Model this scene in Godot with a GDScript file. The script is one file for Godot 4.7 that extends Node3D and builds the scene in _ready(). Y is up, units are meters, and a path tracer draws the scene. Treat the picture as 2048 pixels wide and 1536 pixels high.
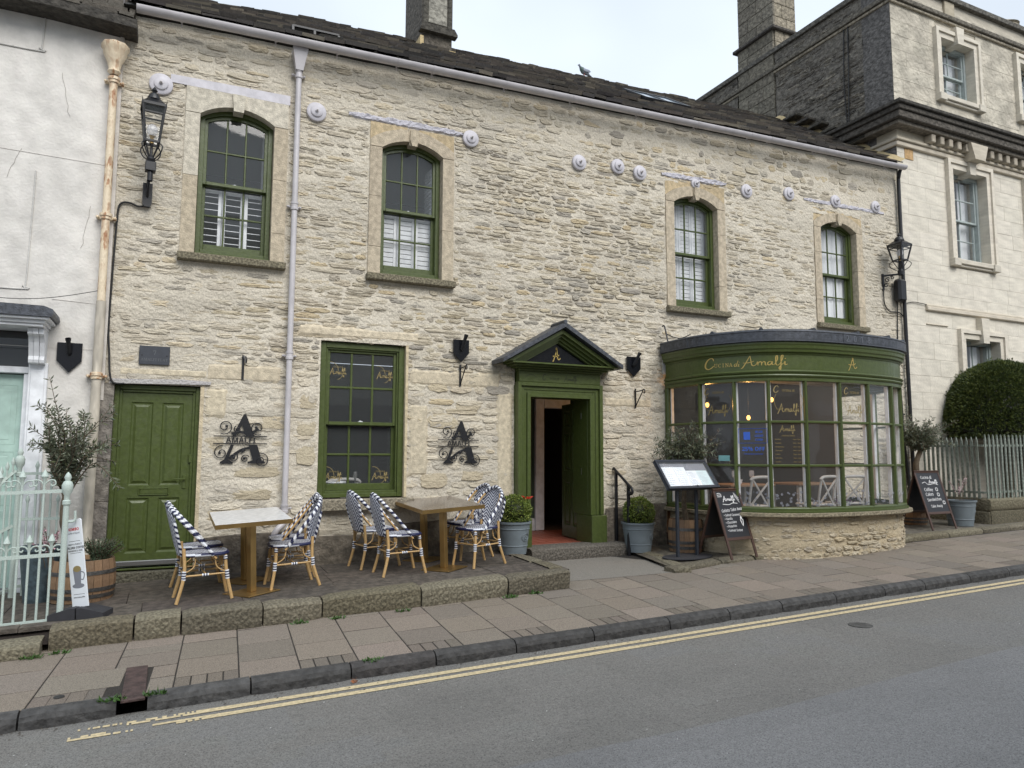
extends Node3D
# ---------------------------------------------------------------- helpers
var used := {}
var rng := RandomNumberGenerator.new()
var fn := FastNoiseLite.new()
var M := {}

func lin(r: float, g: float, b: float) -> Color:   # a base colour given as 0..255 sRGB, as a linear vertex colour
	return Color(r / 255.0, g / 255.0, b / 255.0).srgb_to_linear()

func rs(a: float, b: float) -> float:
	return rng.randf_range(a, b)

class MB:                                          # collects triangles; quads are given counter-clockwise as seen from outside
	var v := PackedVector3Array()
	var n := PackedVector3Array()
	var c := PackedColorArray()
	var t := PackedVector2Array()
	var col := Color(1, 1, 1)
	var xf := Transform3D()
	func tri(a: Vector3, b: Vector3, d: Vector3) -> void:
		a = xf * a
		b = xf * b
		d = xf * d
		var nn := (b - a).cross(d - a).normalized()
		v.append(a); v.append(d); v.append(b)
		for i in 3:
			n.append(nn); c.append(col); t.append(Vector2.ZERO)
	func quad(a: Vector3, b: Vector3, d: Vector3, e: Vector3) -> void:
		tri(a, b, d)
		tri(a, d, e)
	func triN(a: Vector3, b: Vector3, d: Vector3, na: Vector3, nb: Vector3, nd: Vector3, ta := Vector2.ZERO, tb := Vector2.ZERO, td := Vector2.ZERO) -> void:
		v.append(xf * a); v.append(xf * d); v.append(xf * b)
		n.append((xf.basis * na).normalized()); n.append((xf.basis * nd).normalized()); n.append((xf.basis * nb).normalized())
		t.append(ta); t.append(td); t.append(tb)
		for i in 3:
			c.append(col)
	func quadN(p: Array, q: Array, w := []) -> void:
		if w.is_empty():
			w = [Vector2.ZERO, Vector2.ZERO, Vector2.ZERO, Vector2.ZERO]
		triN(p[0], p[1], p[2], q[0], q[1], q[2], w[0], w[1], w[2])
		triN(p[0], p[2], p[3], q[0], q[2], q[3], w[0], w[2], w[3])
	func box(o: Vector3, s: Vector3, bev := 0.0) -> void:
		var h := s * 0.5
		var b := minf(bev, minf(h.x, minf(h.y, h.z)) * 0.8)
		for ax in 3:
			for sg in [-1.0, 1.0]:
				var u := Vector3.ZERO
				var w := Vector3.ZERO
				var m := Vector3.ZERO
				var a1 := (ax + 1) % 3
				var a2 := (ax + 2) % 3
				m[ax] = h[ax] * sg
				u[a1] = h[a1] - b
				w[a2] = h[a2] - b
				if sg > 0:
					quad(o + m - u - w, o + m + u - w, o + m + u + w, o + m - u + w)
				else:
					quad(o + m - u - w, o + m - u + w, o + m + u + w, o + m + u - w)
		if b <= 0.0:
			return
		for ax in 3:
			var a1 := (ax + 1) % 3
			var a2 := (ax + 2) % 3
			for s1 in [-1.0, 1.0]:
				for s2 in [-1.0, 1.0]:
					var e := Vector3.ZERO
					e[ax] = h[ax] - b
					var p := Vector3.ZERO
					p[a1] = h[a1] * s1
					p[a2] = (h[a2] - b) * s2
					var r := Vector3.ZERO
					r[a1] = (h[a1] - b) * s1
					r[a2] = h[a2] * s2
					if s1 * s2 > 0:
						quad(o + p + e, o + p - e, o + r - e, o + r + e)
					else:
						quad(o + p - e, o + p + e, o + r + e, o + r - e)
		for sx in [-1.0, 1.0]:
			for sy in [-1.0, 1.0]:
				for sz in [-1.0, 1.0]:
					var x := o + Vector3(h.x * sx, (h.y - b) * sy, (h.z - b) * sz)
					var y := o + Vector3((h.x - b) * sx, h.y * sy, (h.z - b) * sz)
					var z := o + Vector3((h.x - b) * sx, (h.y - b) * sy, h.z * sz)
					if sx * sy * sz > 0:
						tri(x, y, z)
					else:
						tri(x, z, y)
	func span(a: Vector3, b: Vector3, bev := 0.0) -> void:     # a box between two corners
		box((a + b) * 0.5, (b - a).abs(), bev)
	func bar(a: Vector3, b: Vector3, w: float, d: float, bev := 0.0, up := Vector3(0, 0, 1)) -> void:
		var y := (b - a).normalized()
		if absf(y.dot(up)) > 0.98:
			up = Vector3(1, 0, 0)
		var x := y.cross(up).normalized()
		var z := x.cross(y)
		var keep := xf
		xf = xf * Transform3D(Basis(x, y, z), (a + b) * 0.5)
		box(Vector3.ZERO, Vector3(w, a.distance_to(b), d), bev)
		xf = keep
	func tube(p: Array, r, sides := 8, caps := true, cols := [], turns := 0.0, closed := false) -> void:
		var k := p.size()
		var rings := []
		var nrm := []
		var ref := Vector3.ZERO
		for i in k:
			var d: Vector3
			if closed:
				d = (p[(i + 1) % k] - p[(i + k - 1) % k]).normalized()
			else:
				d = (p[mini(i + 1, k - 1)] - p[maxi(i - 1, 0)]).normalized()
			if ref == Vector3.ZERO:
				ref = d.cross(Vector3(0, 1, 0) if absf(d.y) < 0.9 else Vector3(1, 0, 0)).normalized()
			ref = (ref - d * ref.dot(d)).normalized()
			var o := d.cross(ref)
			var rr: float = r[i] if r is Array else r
			var ring := []
			var nn := []
			for j in sides:
				var a := TAU * j / sides
				var q := ref * cos(a) + o * sin(a)
				ring.append(p[i] + q * rr)
				nn.append(q)
			rings.append(ring)
			nrm.append(nn)
		for i in (k if closed else k - 1):
			var i2 := (i + 1) % k
			for j in sides:
				var j2 := (j + 1) % sides
				if not cols.is_empty():
					var f := i * turns / k + float(j) / sides
					col = cols[int(floor(fposmod(f, 1.0) * cols.size()))]
				quadN([rings[i][j], rings[i][j2], rings[i2][j2], rings[i2][j]], [nrm[i][j], nrm[i][j2], nrm[i2][j2], nrm[i2][j]])
		if caps and not closed:
			for j in sides:
				var j2 := (j + 1) % sides
				tri(p[0], rings[0][j2], rings[0][j])
				tri(p[k - 1], rings[k - 1][j], rings[k - 1][j2])
	func lathe(prof: Array, sides := 24, o := Vector3.ZERO, sharp := 0.75) -> void:   # Vector2(radius, height), going up for outward faces
		var k := prof.size()
		for i in k - 1:
			var a: Vector2 = prof[i]
			var b: Vector2 = prof[i + 1]
			var e := (b - a).normalized()
			var na := Vector2(e.y, -e.x)
			var nb := na
			if i > 0:
				var e0: Vector2 = (a - prof[i - 1]).normalized()
				if e0.dot(e) > sharp:
					na = (na + Vector2(e0.y, -e0.x)).normalized()
			if i < k - 2:
				var e2: Vector2 = (prof[i + 2] - b).normalized()
				if e2.dot(e) > sharp:
					nb = (nb + Vector2(e2.y, -e2.x)).normalized()
			for j in sides:
				var p := TAU * j / sides
				var q := TAU * (j + 1) / sides
				var cp := Vector3(cos(p), 0, -sin(p))
				var cq := Vector3(cos(q), 0, -sin(q))
				var up := Vector3(0, 1, 0)
				var P := [o + cp * a.x + up * a.y, o + cq * a.x + up * a.y, o + cq * b.x + up * b.y, o + cp * b.x + up * b.y]
				var N := [cp * na.x + up * na.y, cq * na.x + up * na.y, cq * nb.x + up * nb.y, cp * nb.x + up * nb.y]
				if a.x < 1e-5:
					triN(P[0], P[2], P[3], N[0], N[2], N[3])
				elif b.x < 1e-5:
					triN(P[0], P[1], P[2], N[0], N[1], N[2])
				else:
					quadN(P, N)
	func prism(poly: PackedVector2Array, z0: float, z1: float) -> void:   # an outline in x, y given depth z0..z1 (z1 in front)
		if Geometry2D.is_polygon_clockwise(poly):
			poly = poly.duplicate()
			poly.reverse()
		var ix := Geometry2D.triangulate_polygon(poly)
		for i in range(0, ix.size(), 3):
			var a := poly[ix[i]]
			var b := poly[ix[i + 1]]
			var d := poly[ix[i + 2]]
			if (b - a).cross(d - a) < 0:
				var q := b
				b = d
				d = q
			tri(Vector3(a.x, a.y, z1), Vector3(b.x, b.y, z1), Vector3(d.x, d.y, z1))
			tri(Vector3(a.x, a.y, z0), Vector3(d.x, d.y, z0), Vector3(b.x, b.y, z0))
		var k := poly.size()
		for i in k:
			var a := poly[i]
			var b := poly[(i + 1) % k]
			quad(Vector3(a.x, a.y, z0), Vector3(b.x, b.y, z0), Vector3(b.x, b.y, z1), Vector3(a.x, a.y, z1))
	func ball(o: Vector3, r: Vector3, nu := 12, nv := 8) -> void:
		for i in nv:
			for j in nu:
				var P := []
				var N := []
				for q in [[i, j], [i, j + 1], [i + 1, j + 1], [i + 1, j]]:
					var th: float = PI * q[0] / nv - PI / 2
					var ph: float = TAU * q[1] / nu
					var d := Vector3(cos(th) * cos(ph), sin(th), -cos(th) * sin(ph))
					P.append(o + d * r)
					N.append((d / r).normalized())
				quadN(P, N)
	func ribbon(p: Array, w, map: Callable) -> void:        # a flat painted stroke; p in the plane of the lettering
		for i in p.size() - 1:
			var a: Vector2 = p[i]
			var b: Vector2 = p[i + 1]
			var da: Vector2 = (p[mini(i + 1, p.size() - 1)] - p[maxi(i - 1, 0)]).normalized().orthogonal()
			var db: Vector2 = (p[mini(i + 2, p.size() - 1)] - p[i]).normalized().orthogonal()
			var wa: float = (w[i] if w is Array else w) * 0.5
			var wb: float = (w[i + 1] if w is Array else w) * 0.5
			var q := [a - da * wa, b - db * wb, b + db * wb, a + da * wa]
			quad(map.call(q[3]), map.call(q[2]), map.call(q[1]), map.call(q[0]))
			# (orthogonal() turns to the right of the stroke, so this order faces out)
	func mesh() -> ArrayMesh:
		var m := ArrayMesh.new()
		if v.is_empty():
			return m
		var a := []
		a.resize(Mesh.ARRAY_MAX)
		a[Mesh.ARRAY_VERTEX] = v
		a[Mesh.ARRAY_NORMAL] = n
		a[Mesh.ARRAY_COLOR] = c
		a[Mesh.ARRAY_TEX_UV] = t
		m.add_surface_from_arrays(Mesh.PRIMITIVE_TRIANGLES, a)
		return m

func mb(col := Color(1, 1, 1)) -> MB:
	var b := MB.new()
	b.col = col
	return b

func numbered(par: Node, called: String) -> String:
	var key := str(par.get_instance_id()) + called
	var k: int = used.get(key, 0)
	used[key] = k + 1
	return called if k == 0 else "%s_%03d" % [called, k]

func thing(called: String, label: String, category: String, at := Vector3.ZERO, turn := 0.0, group := "") -> Node3D:
	var o := Node3D.new()
	o.name = numbered(self, called)
	add_child(o, true)
	o.position = at
	o.rotation.y = turn
	tag(o, label, category, group)
	return o

func tag(o: Node, label: String, category: String, group := "") -> void:
	o.set_meta("label", label)
	o.set_meta("category", category)
	if group:
		o.set_meta("group", group)

func part(par: Node3D, called: String, what, mat: Material, xf := Transform3D()) -> MeshInstance3D:
	var o := MeshInstance3D.new()
	o.name = numbered(par, called)
	o.mesh = what.mesh() if what is MB else what
	o.material_override = mat
	o.transform = xf
	par.add_child(o, true)
	return o

func solo(called: String, what, mat: Material, label: String, category: String, at := Vector3.ZERO, group := "") -> MeshInstance3D:
	var o := part(self, called, what, mat, Transform3D(Basis(), at))
	tag(o, label, category, group)
	return o

func struct(called: String, what, mat: Material) -> MeshInstance3D:
	var o := part(self, called, what, mat)
	o.set_meta("kind", "structure")
	return o

func copy(o: Node3D, at: Vector3, turn: float, label: String) -> Node3D:
	var r: Node3D = o.duplicate()
	r.name = numbered(self, String(o.name).rstrip("_0123456789"))
	add_child(r, true)
	r.position = at
	r.rotation.y = turn
	r.set_meta("label", label)
	return r

func smooth(p: Array, step := 6, closed := false) -> Array:       # Catmull-Rom through 2D or 3D points
	var out := []
	var k := p.size()
	for i in (k if closed else k - 1):
		var a = p[(i + k - 1) % k] if closed else p[maxi(i - 1, 0)]
		var b = p[i]
		var c = p[(i + 1) % k]
		var d = p[(i + 2) % k] if closed else p[mini(i + 2, k - 1)]
		for s in step:
			var t := float(s) / step
			out.append(0.5 * ((2.0 * b) + (c - a) * t + (2.0 * a - 5.0 * b + 4.0 * c - d) * t * t + (3.0 * b - a - 3.0 * c + d) * t * t * t))
	if not closed:
		out.append(p[k - 1])
	return out

func text_mesh(s: String, h: float, font := "Droid Sans", depth := 0.002, weight := 400) -> TextMesh:
	var f := SystemFont.new()
	f.font_names = PackedStringArray([font])
	f.font_weight = weight
	var t := TextMesh.new()
	t.text = s
	t.font = f
	t.font_size = 64
	t.pixel_size = h / 46.0          # h is the height of a capital
	t.depth = depth
	t.curve_step = 4.0
	return t

# ---------------------------------------------------------------- materials
func noise_tex(kind: int, freq: float, oct: int, lo: float, hi: float, sd: int, size := 512, lo_col := Color(0, 0, 0, 0)) -> NoiseTexture2D:
	var f := FastNoiseLite.new()
	f.noise_type = kind as FastNoiseLite.NoiseType
	f.frequency = freq
	f.fractal_octaves = oct
	f.seed = sd
	var t := NoiseTexture2D.new()
	t.width = size
	t.height = size
	t.seamless = true
	t.noise = f
	var g := Gradient.new()
	g.set_color(0, Color(lo, lo, lo) if lo_col.a == 0 else lo_col)
	g.set_color(1, Color(hi, hi, hi))
	t.color_ramp = g
	return t

func nrm_tex(kind: int, freq: float, oct: int, strength: float, sd: int, size := 512) -> NoiseTexture2D:
	var t := noise_tex(kind, freq, oct, 0, 1, sd, size)
	t.color_ramp = null
	t.as_normal_map = true
	t.bump_strength = strength
	return t

func mat(key: String, r: float, g: float, b: float, rough := 0.8, o := {}) -> StandardMaterial3D:
	var m := StandardMaterial3D.new()
	m.resource_name = key
	m.albedo_color = Color(r / 255.0, g / 255.0, b / 255.0)
	m.roughness = rough
	m.metallic = o.get("metal", 0.0)
	m.metallic_specular = o.get("spec", 0.5)
	if o.has("tex"):
		m.albedo_texture = o.tex
	if o.has("nrm"):
		m.normal_enabled = true
		m.normal_texture = o.nrm
		m.normal_scale = o.get("ns", 1.0)
	if o.has("rtex"):
		m.roughness_texture = o.rtex
	if o.has("tri"):
		m.uv1_triplanar = true
		m.uv1_world_triplanar = o.get("world", true)
		m.uv1_scale = o.tri if o.tri is Vector3 else Vector3.ONE * o.tri
	m.vertex_color_use_as_albedo = o.get("vc", false)
	if o.has("alpha"):
		m.transparency = BaseMaterial3D.TRANSPARENCY_ALPHA
		m.albedo_color.a = o.alpha
	if o.has("glow"):
		m.emission_enabled = true
		m.emission = o.glow
		m.emission_energy_multiplier = o.get("ge", 1.0)
	if o.has("back"):
		m.backlight_enabled = true
		m.backlight = o.back
	if o.has("coat"):
		m.clearcoat_enabled = true
		m.clearcoat = o.coat
		m.clearcoat_roughness = 0.15
	M[key] = m
	return m

func pixels(w: int, h: int, f: Callable) -> ImageTexture:
	var im := Image.create(w, h, false, Image.FORMAT_RGB8)
	for y in h:
		for x in w:
			im.set_pixel(x, y, f.call(x, y))
	return ImageTexture.create_from_image(im)

func materials() -> void:
	var S := FastNoiseLite.TYPE_SIMPLEX
	var C := FastNoiseLite.TYPE_CELLULAR
	var P := FastNoiseLite.TYPE_PERLIN
	var grain := noise_tex(S, 0.045, 5, 0.84, 1.0, 3)
	var fine := noise_tex(S, 0.12, 4, 0.8, 1.0, 5)
	var soft := noise_tex(S, 0.008, 6, 0.88, 1.0, 7)
	var stain := noise_tex(S, 0.016, 6, 0.62, 1.0, 9)
	var nr := nrm_tex(S, 0.05, 5, 6.0, 11)
	var nf := nrm_tex(S, 0.15, 3, 5.0, 13)
	var nbig := nrm_tex(S, 0.02, 6, 9.0, 15)
	var ncell := nrm_tex(C, 0.12, 3, 3.0, 17)
	var wood := noise_tex(P, 0.02, 4, 0.8, 1.0, 19)
	mat("mortar", 255, 255, 255, 0.95, {"vc": true, "tex": grain, "nrm": nbig, "ns": 0.9, "tri": 1.4})
	mat("stone", 255, 255, 255, 0.93, {"vc": true, "tex": fine, "nrm": nbig, "ns": 1.0, "tri": 2.1})
	mat("dressed", 255, 255, 255, 0.9, {"vc": true, "tex": noise_tex(S, 0.014, 6, 0.78, 1.0, 47), "nrm": nr, "ns": 0.45, "tri": 1.3})
	mat("ashlar", 255, 255, 255, 0.9, {"vc": true, "tex": soft, "nrm": nr, "ns": 0.3, "tri": Vector3(0.45, 1.6, 0.45)})
	mat("ashlar_worn", 255, 255, 255, 0.92, {"vc": true, "tex": noise_tex(S, 0.012, 6, 0.74, 1.0, 41), "nrm": nr, "ns": 0.4, "tri": 0.25})
	mat("dark_stone", 255, 255, 255, 0.95, {"vc": true, "tex": stain, "nrm": nbig, "ns": 1.0, "tri": 0.9})
	mat("slate", 255, 255, 255, 0.85, {"vc": true, "tex": fine, "nrm": nbig, "ns": 0.8, "tri": 1.7})
	mat("render_white", 255, 255, 255, 0.9, {"vc": true, "tex": soft, "nrm": nr, "ns": 0.15, "tri": 0.7})
	mat("cement", 255, 255, 255, 0.92, {"vc": true, "tex": stain, "nrm": nr, "ns": 0.5, "tri": 0.8})
	var rust := noise_tex(S, 0.02, 5, 0.8, 1.0, 29, 256)
	rust.color_ramp.set_color(0, Color(0.58, 0.42, 0.33))
	rust.color_ramp.add_point(0.24, Color(0.74, 0.58, 0.47))
	rust.color_ramp.add_point(0.33, Color(0.96, 0.95, 0.93))
	var agg := pixels(512, 512, func(_x, _y):
		var a := 0.7 + 0.24 * rng.randf()
		if rng.randf() < 0.02:
			a = 1.0
		elif rng.randf() < 0.06:
			a = 0.46
		return Color(a, a, a))
	mat("asphalt", 143, 141, 137, 0.88, {"vc": true, "tex": agg, "nrm": ncell, "ns": 0.7, "tri": 0.42})
	mat("asphalt_new", 148, 147, 146, 0.88, {"vc": true, "tex": agg, "nrm": ncell, "ns": 0.6, "tri": 0.47})
	mat("slab", 255, 255, 255, 0.93, {"vc": true, "tex": agg, "nrm": nf, "ns": 0.5, "tri": 0.62})
	mat("flag", 255, 255, 255, 0.85, {"vc": true, "tex": stain, "nrm": nr, "ns": 0.6, "tri": 0.8})
	mat("kerb", 255, 255, 255, 0.8, {"vc": true, "tex": stain, "nrm": nbig, "ns": 0.7, "tri": 1.1})
	mat("old_stone", 255, 255, 255, 0.95, {"vc": true, "tex": noise_tex(S, 0.03, 6, 0.52, 1.0, 43), "nrm": nbig, "ns": 1.0, "tri": 1.5})
	mat("road_paint", 222, 203, 162, 0.85, {"tex": noise_tex(S, 0.05, 6, 0.78, 1.0, 53), "tri": 0.8})
	mat("green_paint", 77, 89, 43, 0.48, {"tex": noise_tex(S, 0.03, 6, 0.86, 1.0, 51), "rtex": stain, "nrm": nr, "ns": 0.06, "tri": 0.9, "spec": 0.5})
	mat("mint_paint", 178, 205, 194, 0.45, {"tex": soft, "tri": 1.1})
	mat("iron_mint", 198, 212, 204, 0.6, {"tex": grain, "nrm": nr, "ns": 0.3, "tri": 3.0})
	mat("fence_grey", 146, 155, 144, 0.6, {"tex": stain, "nrm": nr, "ns": 0.3, "tri": 2.0})
	mat("white_paint", 240, 242, 245, 0.45, {"tex": soft, "tri": 1.3})
	mat("grey_paint", 205, 202, 208, 0.55, {"tex": soft, "nrm": nr, "ns": 0.1, "tri": 1.3})
	mat("plastic_grey", 200, 196, 198, 0.42, {"tex": soft, "tri": 0.8})
	mat("flaky_paint", 255, 255, 255, 0.85, {"vc": true, "tex": fine, "nrm": nbig, "ns": 1.0, "tri": 2.2})
	mat("cream_pipe", 226, 210, 184, 0.55, {"tex": rust, "nrm": nr, "ns": 0.3, "tri": Vector3(2.0, 0.6, 2.0)})
	mat("black_iron", 26, 27, 31, 0.42, {"tex": soft, "nrm": nr, "ns": 0.1, "tri": 2.0})
	mat("black_gloss", 20, 21, 26, 0.22)
	mat("cable", 22, 22, 23, 0.6)
	mat("lead", 86, 90, 98, 0.5, {"tex": stain, "nrm": nr, "ns": 0.25, "tri": 1.4, "metal": 0.25})
	mat("lead_light", 98, 102, 110, 0.5)
	mat("slate_plate", 58, 62, 70, 0.5, {"tex": soft, "tri": 2.0})
	mat("slate_letter", 96, 99, 102, 0.6)
	mat("white_cream", 232, 222, 204, 0.55, {"tex": stain, "tri": Vector3(0.7, 0.2, 0.7)})
	mat("blue_pot", 92, 108, 116, 0.4, {"tex": stain, "tri": 2.0})
	mat("paper_blue", 212, 228, 230, 0.6)
	mat("print_pale", 176, 180, 190, 0.7)
	mat("sky_glass", 150, 165, 178, 0.06, {"spec": 0.8})
	mat("slab_dark", 96, 84, 76, 0.8)
	mat("glass", 230, 238, 238, 0.02, {"alpha": 0.05, "spec": 0.7})
	mat("frosted_bulb", 235, 235, 240, 0.15, {"alpha": 0.35})
	mat("gold", 188, 164, 96, 0.42, {"metal": 0.35})
	mat("gold_dim", 146, 130, 86, 0.5)
	mat("dark_letter", 38, 45, 24, 0.5)
	mat("brass", 184, 152, 98, 0.34, {"metal": 0.85, "tex": soft, "tri": 1.0})
	mat("steel", 150, 150, 148, 0.35, {"metal": 0.8})
	mat("bamboo", 212, 174, 118, 0.45, {"tex": wood, "tri": Vector3(14, 3, 14), "world": false})
	mat("cane", 255, 255, 255, 0.5, {"vc": true})
	mat("marble_white", 228, 228, 228, 0.25, {"tex": noise_tex(S, 0.01, 6, 0.86, 1.0, 31), "tri": 2.0})
	mat("marble_brown", 128, 116, 106, 0.16, {"tex": noise_tex(S, 0.02, 6, 0.66, 1.0, 33), "tri": 2.2})
	mat("pot_grey", 118, 128, 134, 0.55, {"tex": soft, "tri": 1.5})
	mat("terracotta", 196, 146, 118, 0.8, {"tex": soft, "tri": 4.0})
	mat("soil", 50, 42, 36, 1.0, {"tex": fine, "nrm": nbig, "tri": 3.0})
	mat("oak", 158, 126, 94, 0.75, {"tex": wood, "nrm": nr, "ns": 0.4, "tri": Vector3(10, 1.2, 10)})
	mat("oak_vc", 255, 255, 255, 0.75, {"vc": true, "tex": wood, "nrm": nr, "ns": 0.4, "tri": Vector3(10, 1.2, 10)})
	mat("hoop", 120, 118, 116, 0.5, {"metal": 0.6, "tex": stain, "tri": 3.0})
	mat("bark", 116, 102, 84, 0.95, {"tex": stain, "nrm": nbig, "ns": 1.2, "tri": Vector3(6, 2, 6)})
	mat("leaf", 255, 255, 255, 0.55, {"vc": true, "back": Color(0.12, 0.16, 0.05)})
	mat("petal", 255, 255, 255, 0.7, {"vc": true, "back": Color(0.3, 0.2, 0.22)})
	mat("brown_wood", 82, 58, 48, 0.5, {"tex": wood, "nrm": nr, "ns": 0.2, "tri": Vector3(9, 1.5, 9)})
	mat("chalkboard", 38, 40, 46, 0.6, {"tex": noise_tex(S, 0.015, 5, 0.8, 1.0, 37)  , "tri": 2.0})
	mat("chalk", 226, 226, 226, 0.95)
	mat("paper", 232, 236, 240, 0.6)
	mat("print_grey", 128, 130, 138, 0.7)
	mat("print_teal", 118, 176, 178, 0.7)
	mat("print_blue", 54, 96, 190, 0.6)
	mat("print_red", 196, 40, 44, 0.5)
	mat("print_black", 40, 40, 44, 0.6)
	mat("rubber", 54, 54, 58, 0.75, {"tex": soft, "nrm": nr, "ns": 0.2, "tri": 2.0})
	mat("menu_frame", 62, 66, 74, 0.4, {"metal": 0.4})
	mat("room_wall", 140, 138, 136, 0.9)
	mat("room_ceiling", 190, 188, 184, 0.9)
	mat("room_floor", 96, 78, 62, 0.6, {"tex": wood, "tri": 0.8})
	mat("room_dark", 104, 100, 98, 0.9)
	mat("tile_red", 150, 84, 66, 0.45, {"tex": soft, "nrm": nr, "ns": 0.15, "tri": 3.0})
	mat("lobby_green", 74, 88, 74, 0.6)
	mat("chair_white", 196, 194, 190, 0.6, {"tex": soft, "tri": 2.0})
	mat("curtain", 226, 228, 230, 0.9, {"back": Color(0.4, 0.4, 0.4)})
	mat("sash_blue", 172, 182, 180, 0.5, {"tex": soft, "tri": 1.3})
	mat("lamp_glow", 255, 196, 120, 0.4, {"glow": Color(1.0, 0.72, 0.36), "ge": 2.2})
	mat("purple_paint", 74, 34, 62, 0.4)
	mat("feather", 255, 255, 255, 0.8, {"vc": true})
	mat("leaf_litter", 150, 96, 60, 0.8)
	mat("speck", 200, 200, 196, 0.9)
	var chev := pixels(96, 96, func(x, y):
		var f := fposmod((y + absf(fposmod(x, 48.0) - 24.0) * 1.0) / 12.0, 1.0)
		var g := 0.9 + 0.1 * rng.randf()
		return Color(0.88, 0.89, 0.92) * g if f < 0.52 else Color(0.1, 0.13, 0.27) * g)
	mat("weave", 255, 255, 255, 0.5, {"tex": chev})

# ---------------------------------------------------------------- the place
func _ready() -> void:
	rng.seed = 4711
	fn.seed = 5
	fn.fractal_octaves = 4
	var cam := Camera3D.new()
	cam.position = Vector3(0, 1.6, 9.3)
	cam.rotation = Vector3(deg_to_rad(5.62265), deg_to_rad(-25.1463), deg_to_rad(0.18302))
	cam.fov = 55.82
	cam.near = 0.05
	cam.far = 900.0
	add_child(cam)
	cam.current = true
	var env := Environment.new()
	env.background_mode = Environment.BG_SKY
	env.sky = overcast()
	env.tonemap_mode = Environment.TONE_MAPPER_LINEAR
	env.tonemap_exposure = 1.86
	env.sdfgi_enabled = true
	env.ssao_enabled = true
	env.ssil_enabled = true
	var we := WorldEnvironment.new()
	we.environment = env
	add_child(we)
	var sun := DirectionalLight3D.new()
	sun.light_energy = 0.5
	sun.light_color = Color(1.0, 0.985, 0.965)
	sun.light_angular_distance = 40.0
	sun.shadow_enabled = true
	sun.rotation = Vector3(deg_to_rad(-43), deg_to_rad(10), 0)
	add_child(sun)
	materials()
	ground()
	restaurant()
	west_house()
	east_house()
	opposite()
	street_things()
	small_things()

func overcast() -> Sky:
	var w := 512
	var h := 256
	var f := FastNoiseLite.new()
	f.seed = 8
	f.frequency = 1.6
	f.fractal_octaves = 4
	var im := Image.create(w, h, false, Image.FORMAT_RGBF)
	for y in h:
		var el := PI * (0.5 - (y + 0.5) / h)
		for x in w:
			var az := TAU * (x + 0.5) / w
			var d := Vector3(cos(el) * cos(az), sin(el), cos(el) * sin(az))
			if el > 0:
				var k := (0.43 + 0.32 * sin(el)) * (1.0 + 0.22 * f.get_noise_3d(d.x * 1.2, d.y * 2.4, d.z * 1.2))
				im.set_pixel(x, y, Color(0.78 * k, 0.87 * k, 0.985 * k))
			else:
				im.set_pixel(x, y, Color(0.26, 0.26, 0.26))
	var p := PanoramaSkyMaterial.new()
	p.panorama = ImageTexture.create_from_image(im)
	var s := Sky.new()
	s.sky_material = p
	return s

const RISE := 0.027                                       # the street climbs to the right

func road_y(x: float, _z := 0.0) -> float:
	return -0.17 + RISE * x

func pave_y(x: float, z: float) -> float:
	return -0.03 + RISE * x - 0.025 * (z - 1.95)

func ter_y(x: float, z: float) -> float:
	return 0.19 + 0.03 * x - 0.015 * z

func ter2_y(x: float, z: float) -> float:
	return 0.20 + RISE * (x - 6.0) - 0.015 * (z - 1.0)

func ter3_y(x: float, z: float) -> float:
	return 0.37 + RISE * (x - 11.3) - 0.015 * (z - 1.0)

func worn_slab(b: MB, cs: Array, yf: Callable, top: float, thick: float, gap: float, wob := 0.0) -> void:   # a flag cut to the outline cs (x, z pairs), edges a little rounded
	var mid := Vector2.ZERO
	for q in cs:
		mid += q / float(cs.size())
	var k := cs.size()
	var lo := []
	var up := []
	var inn := []
	var tilt := Vector2(rs(-1, 1), rs(-1, 1)) * 0.004
	for q: Vector2 in cs:
		var d := mid - q
		var o := q + Vector2(signf(d.x), 1.7 * signf(d.y)) * gap * 0.72
		var o2 := o + d.normalized() * 0.008
		var y: float = yf.call(q.x, q.y) + top + (q - mid).dot(tilt) * 1.5 + rs(-wob, wob)
		lo.append(Vector3(o.x, y - thick, o.y))
		up.append(Vector3(o.x, y - 0.003, o.y))
		inn.append(Vector3(o2.x, y, o2.y))
	for i in k:
		var j := (i + 1) % k
		b.quad(lo[i], lo[j], up[j], up[i])
		b.quad(up[i], up[j], inn[j], inn[i])
	for i in range(1, k - 1):
		b.tri(inn[0], inn[i], inn[i + 1])

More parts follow.
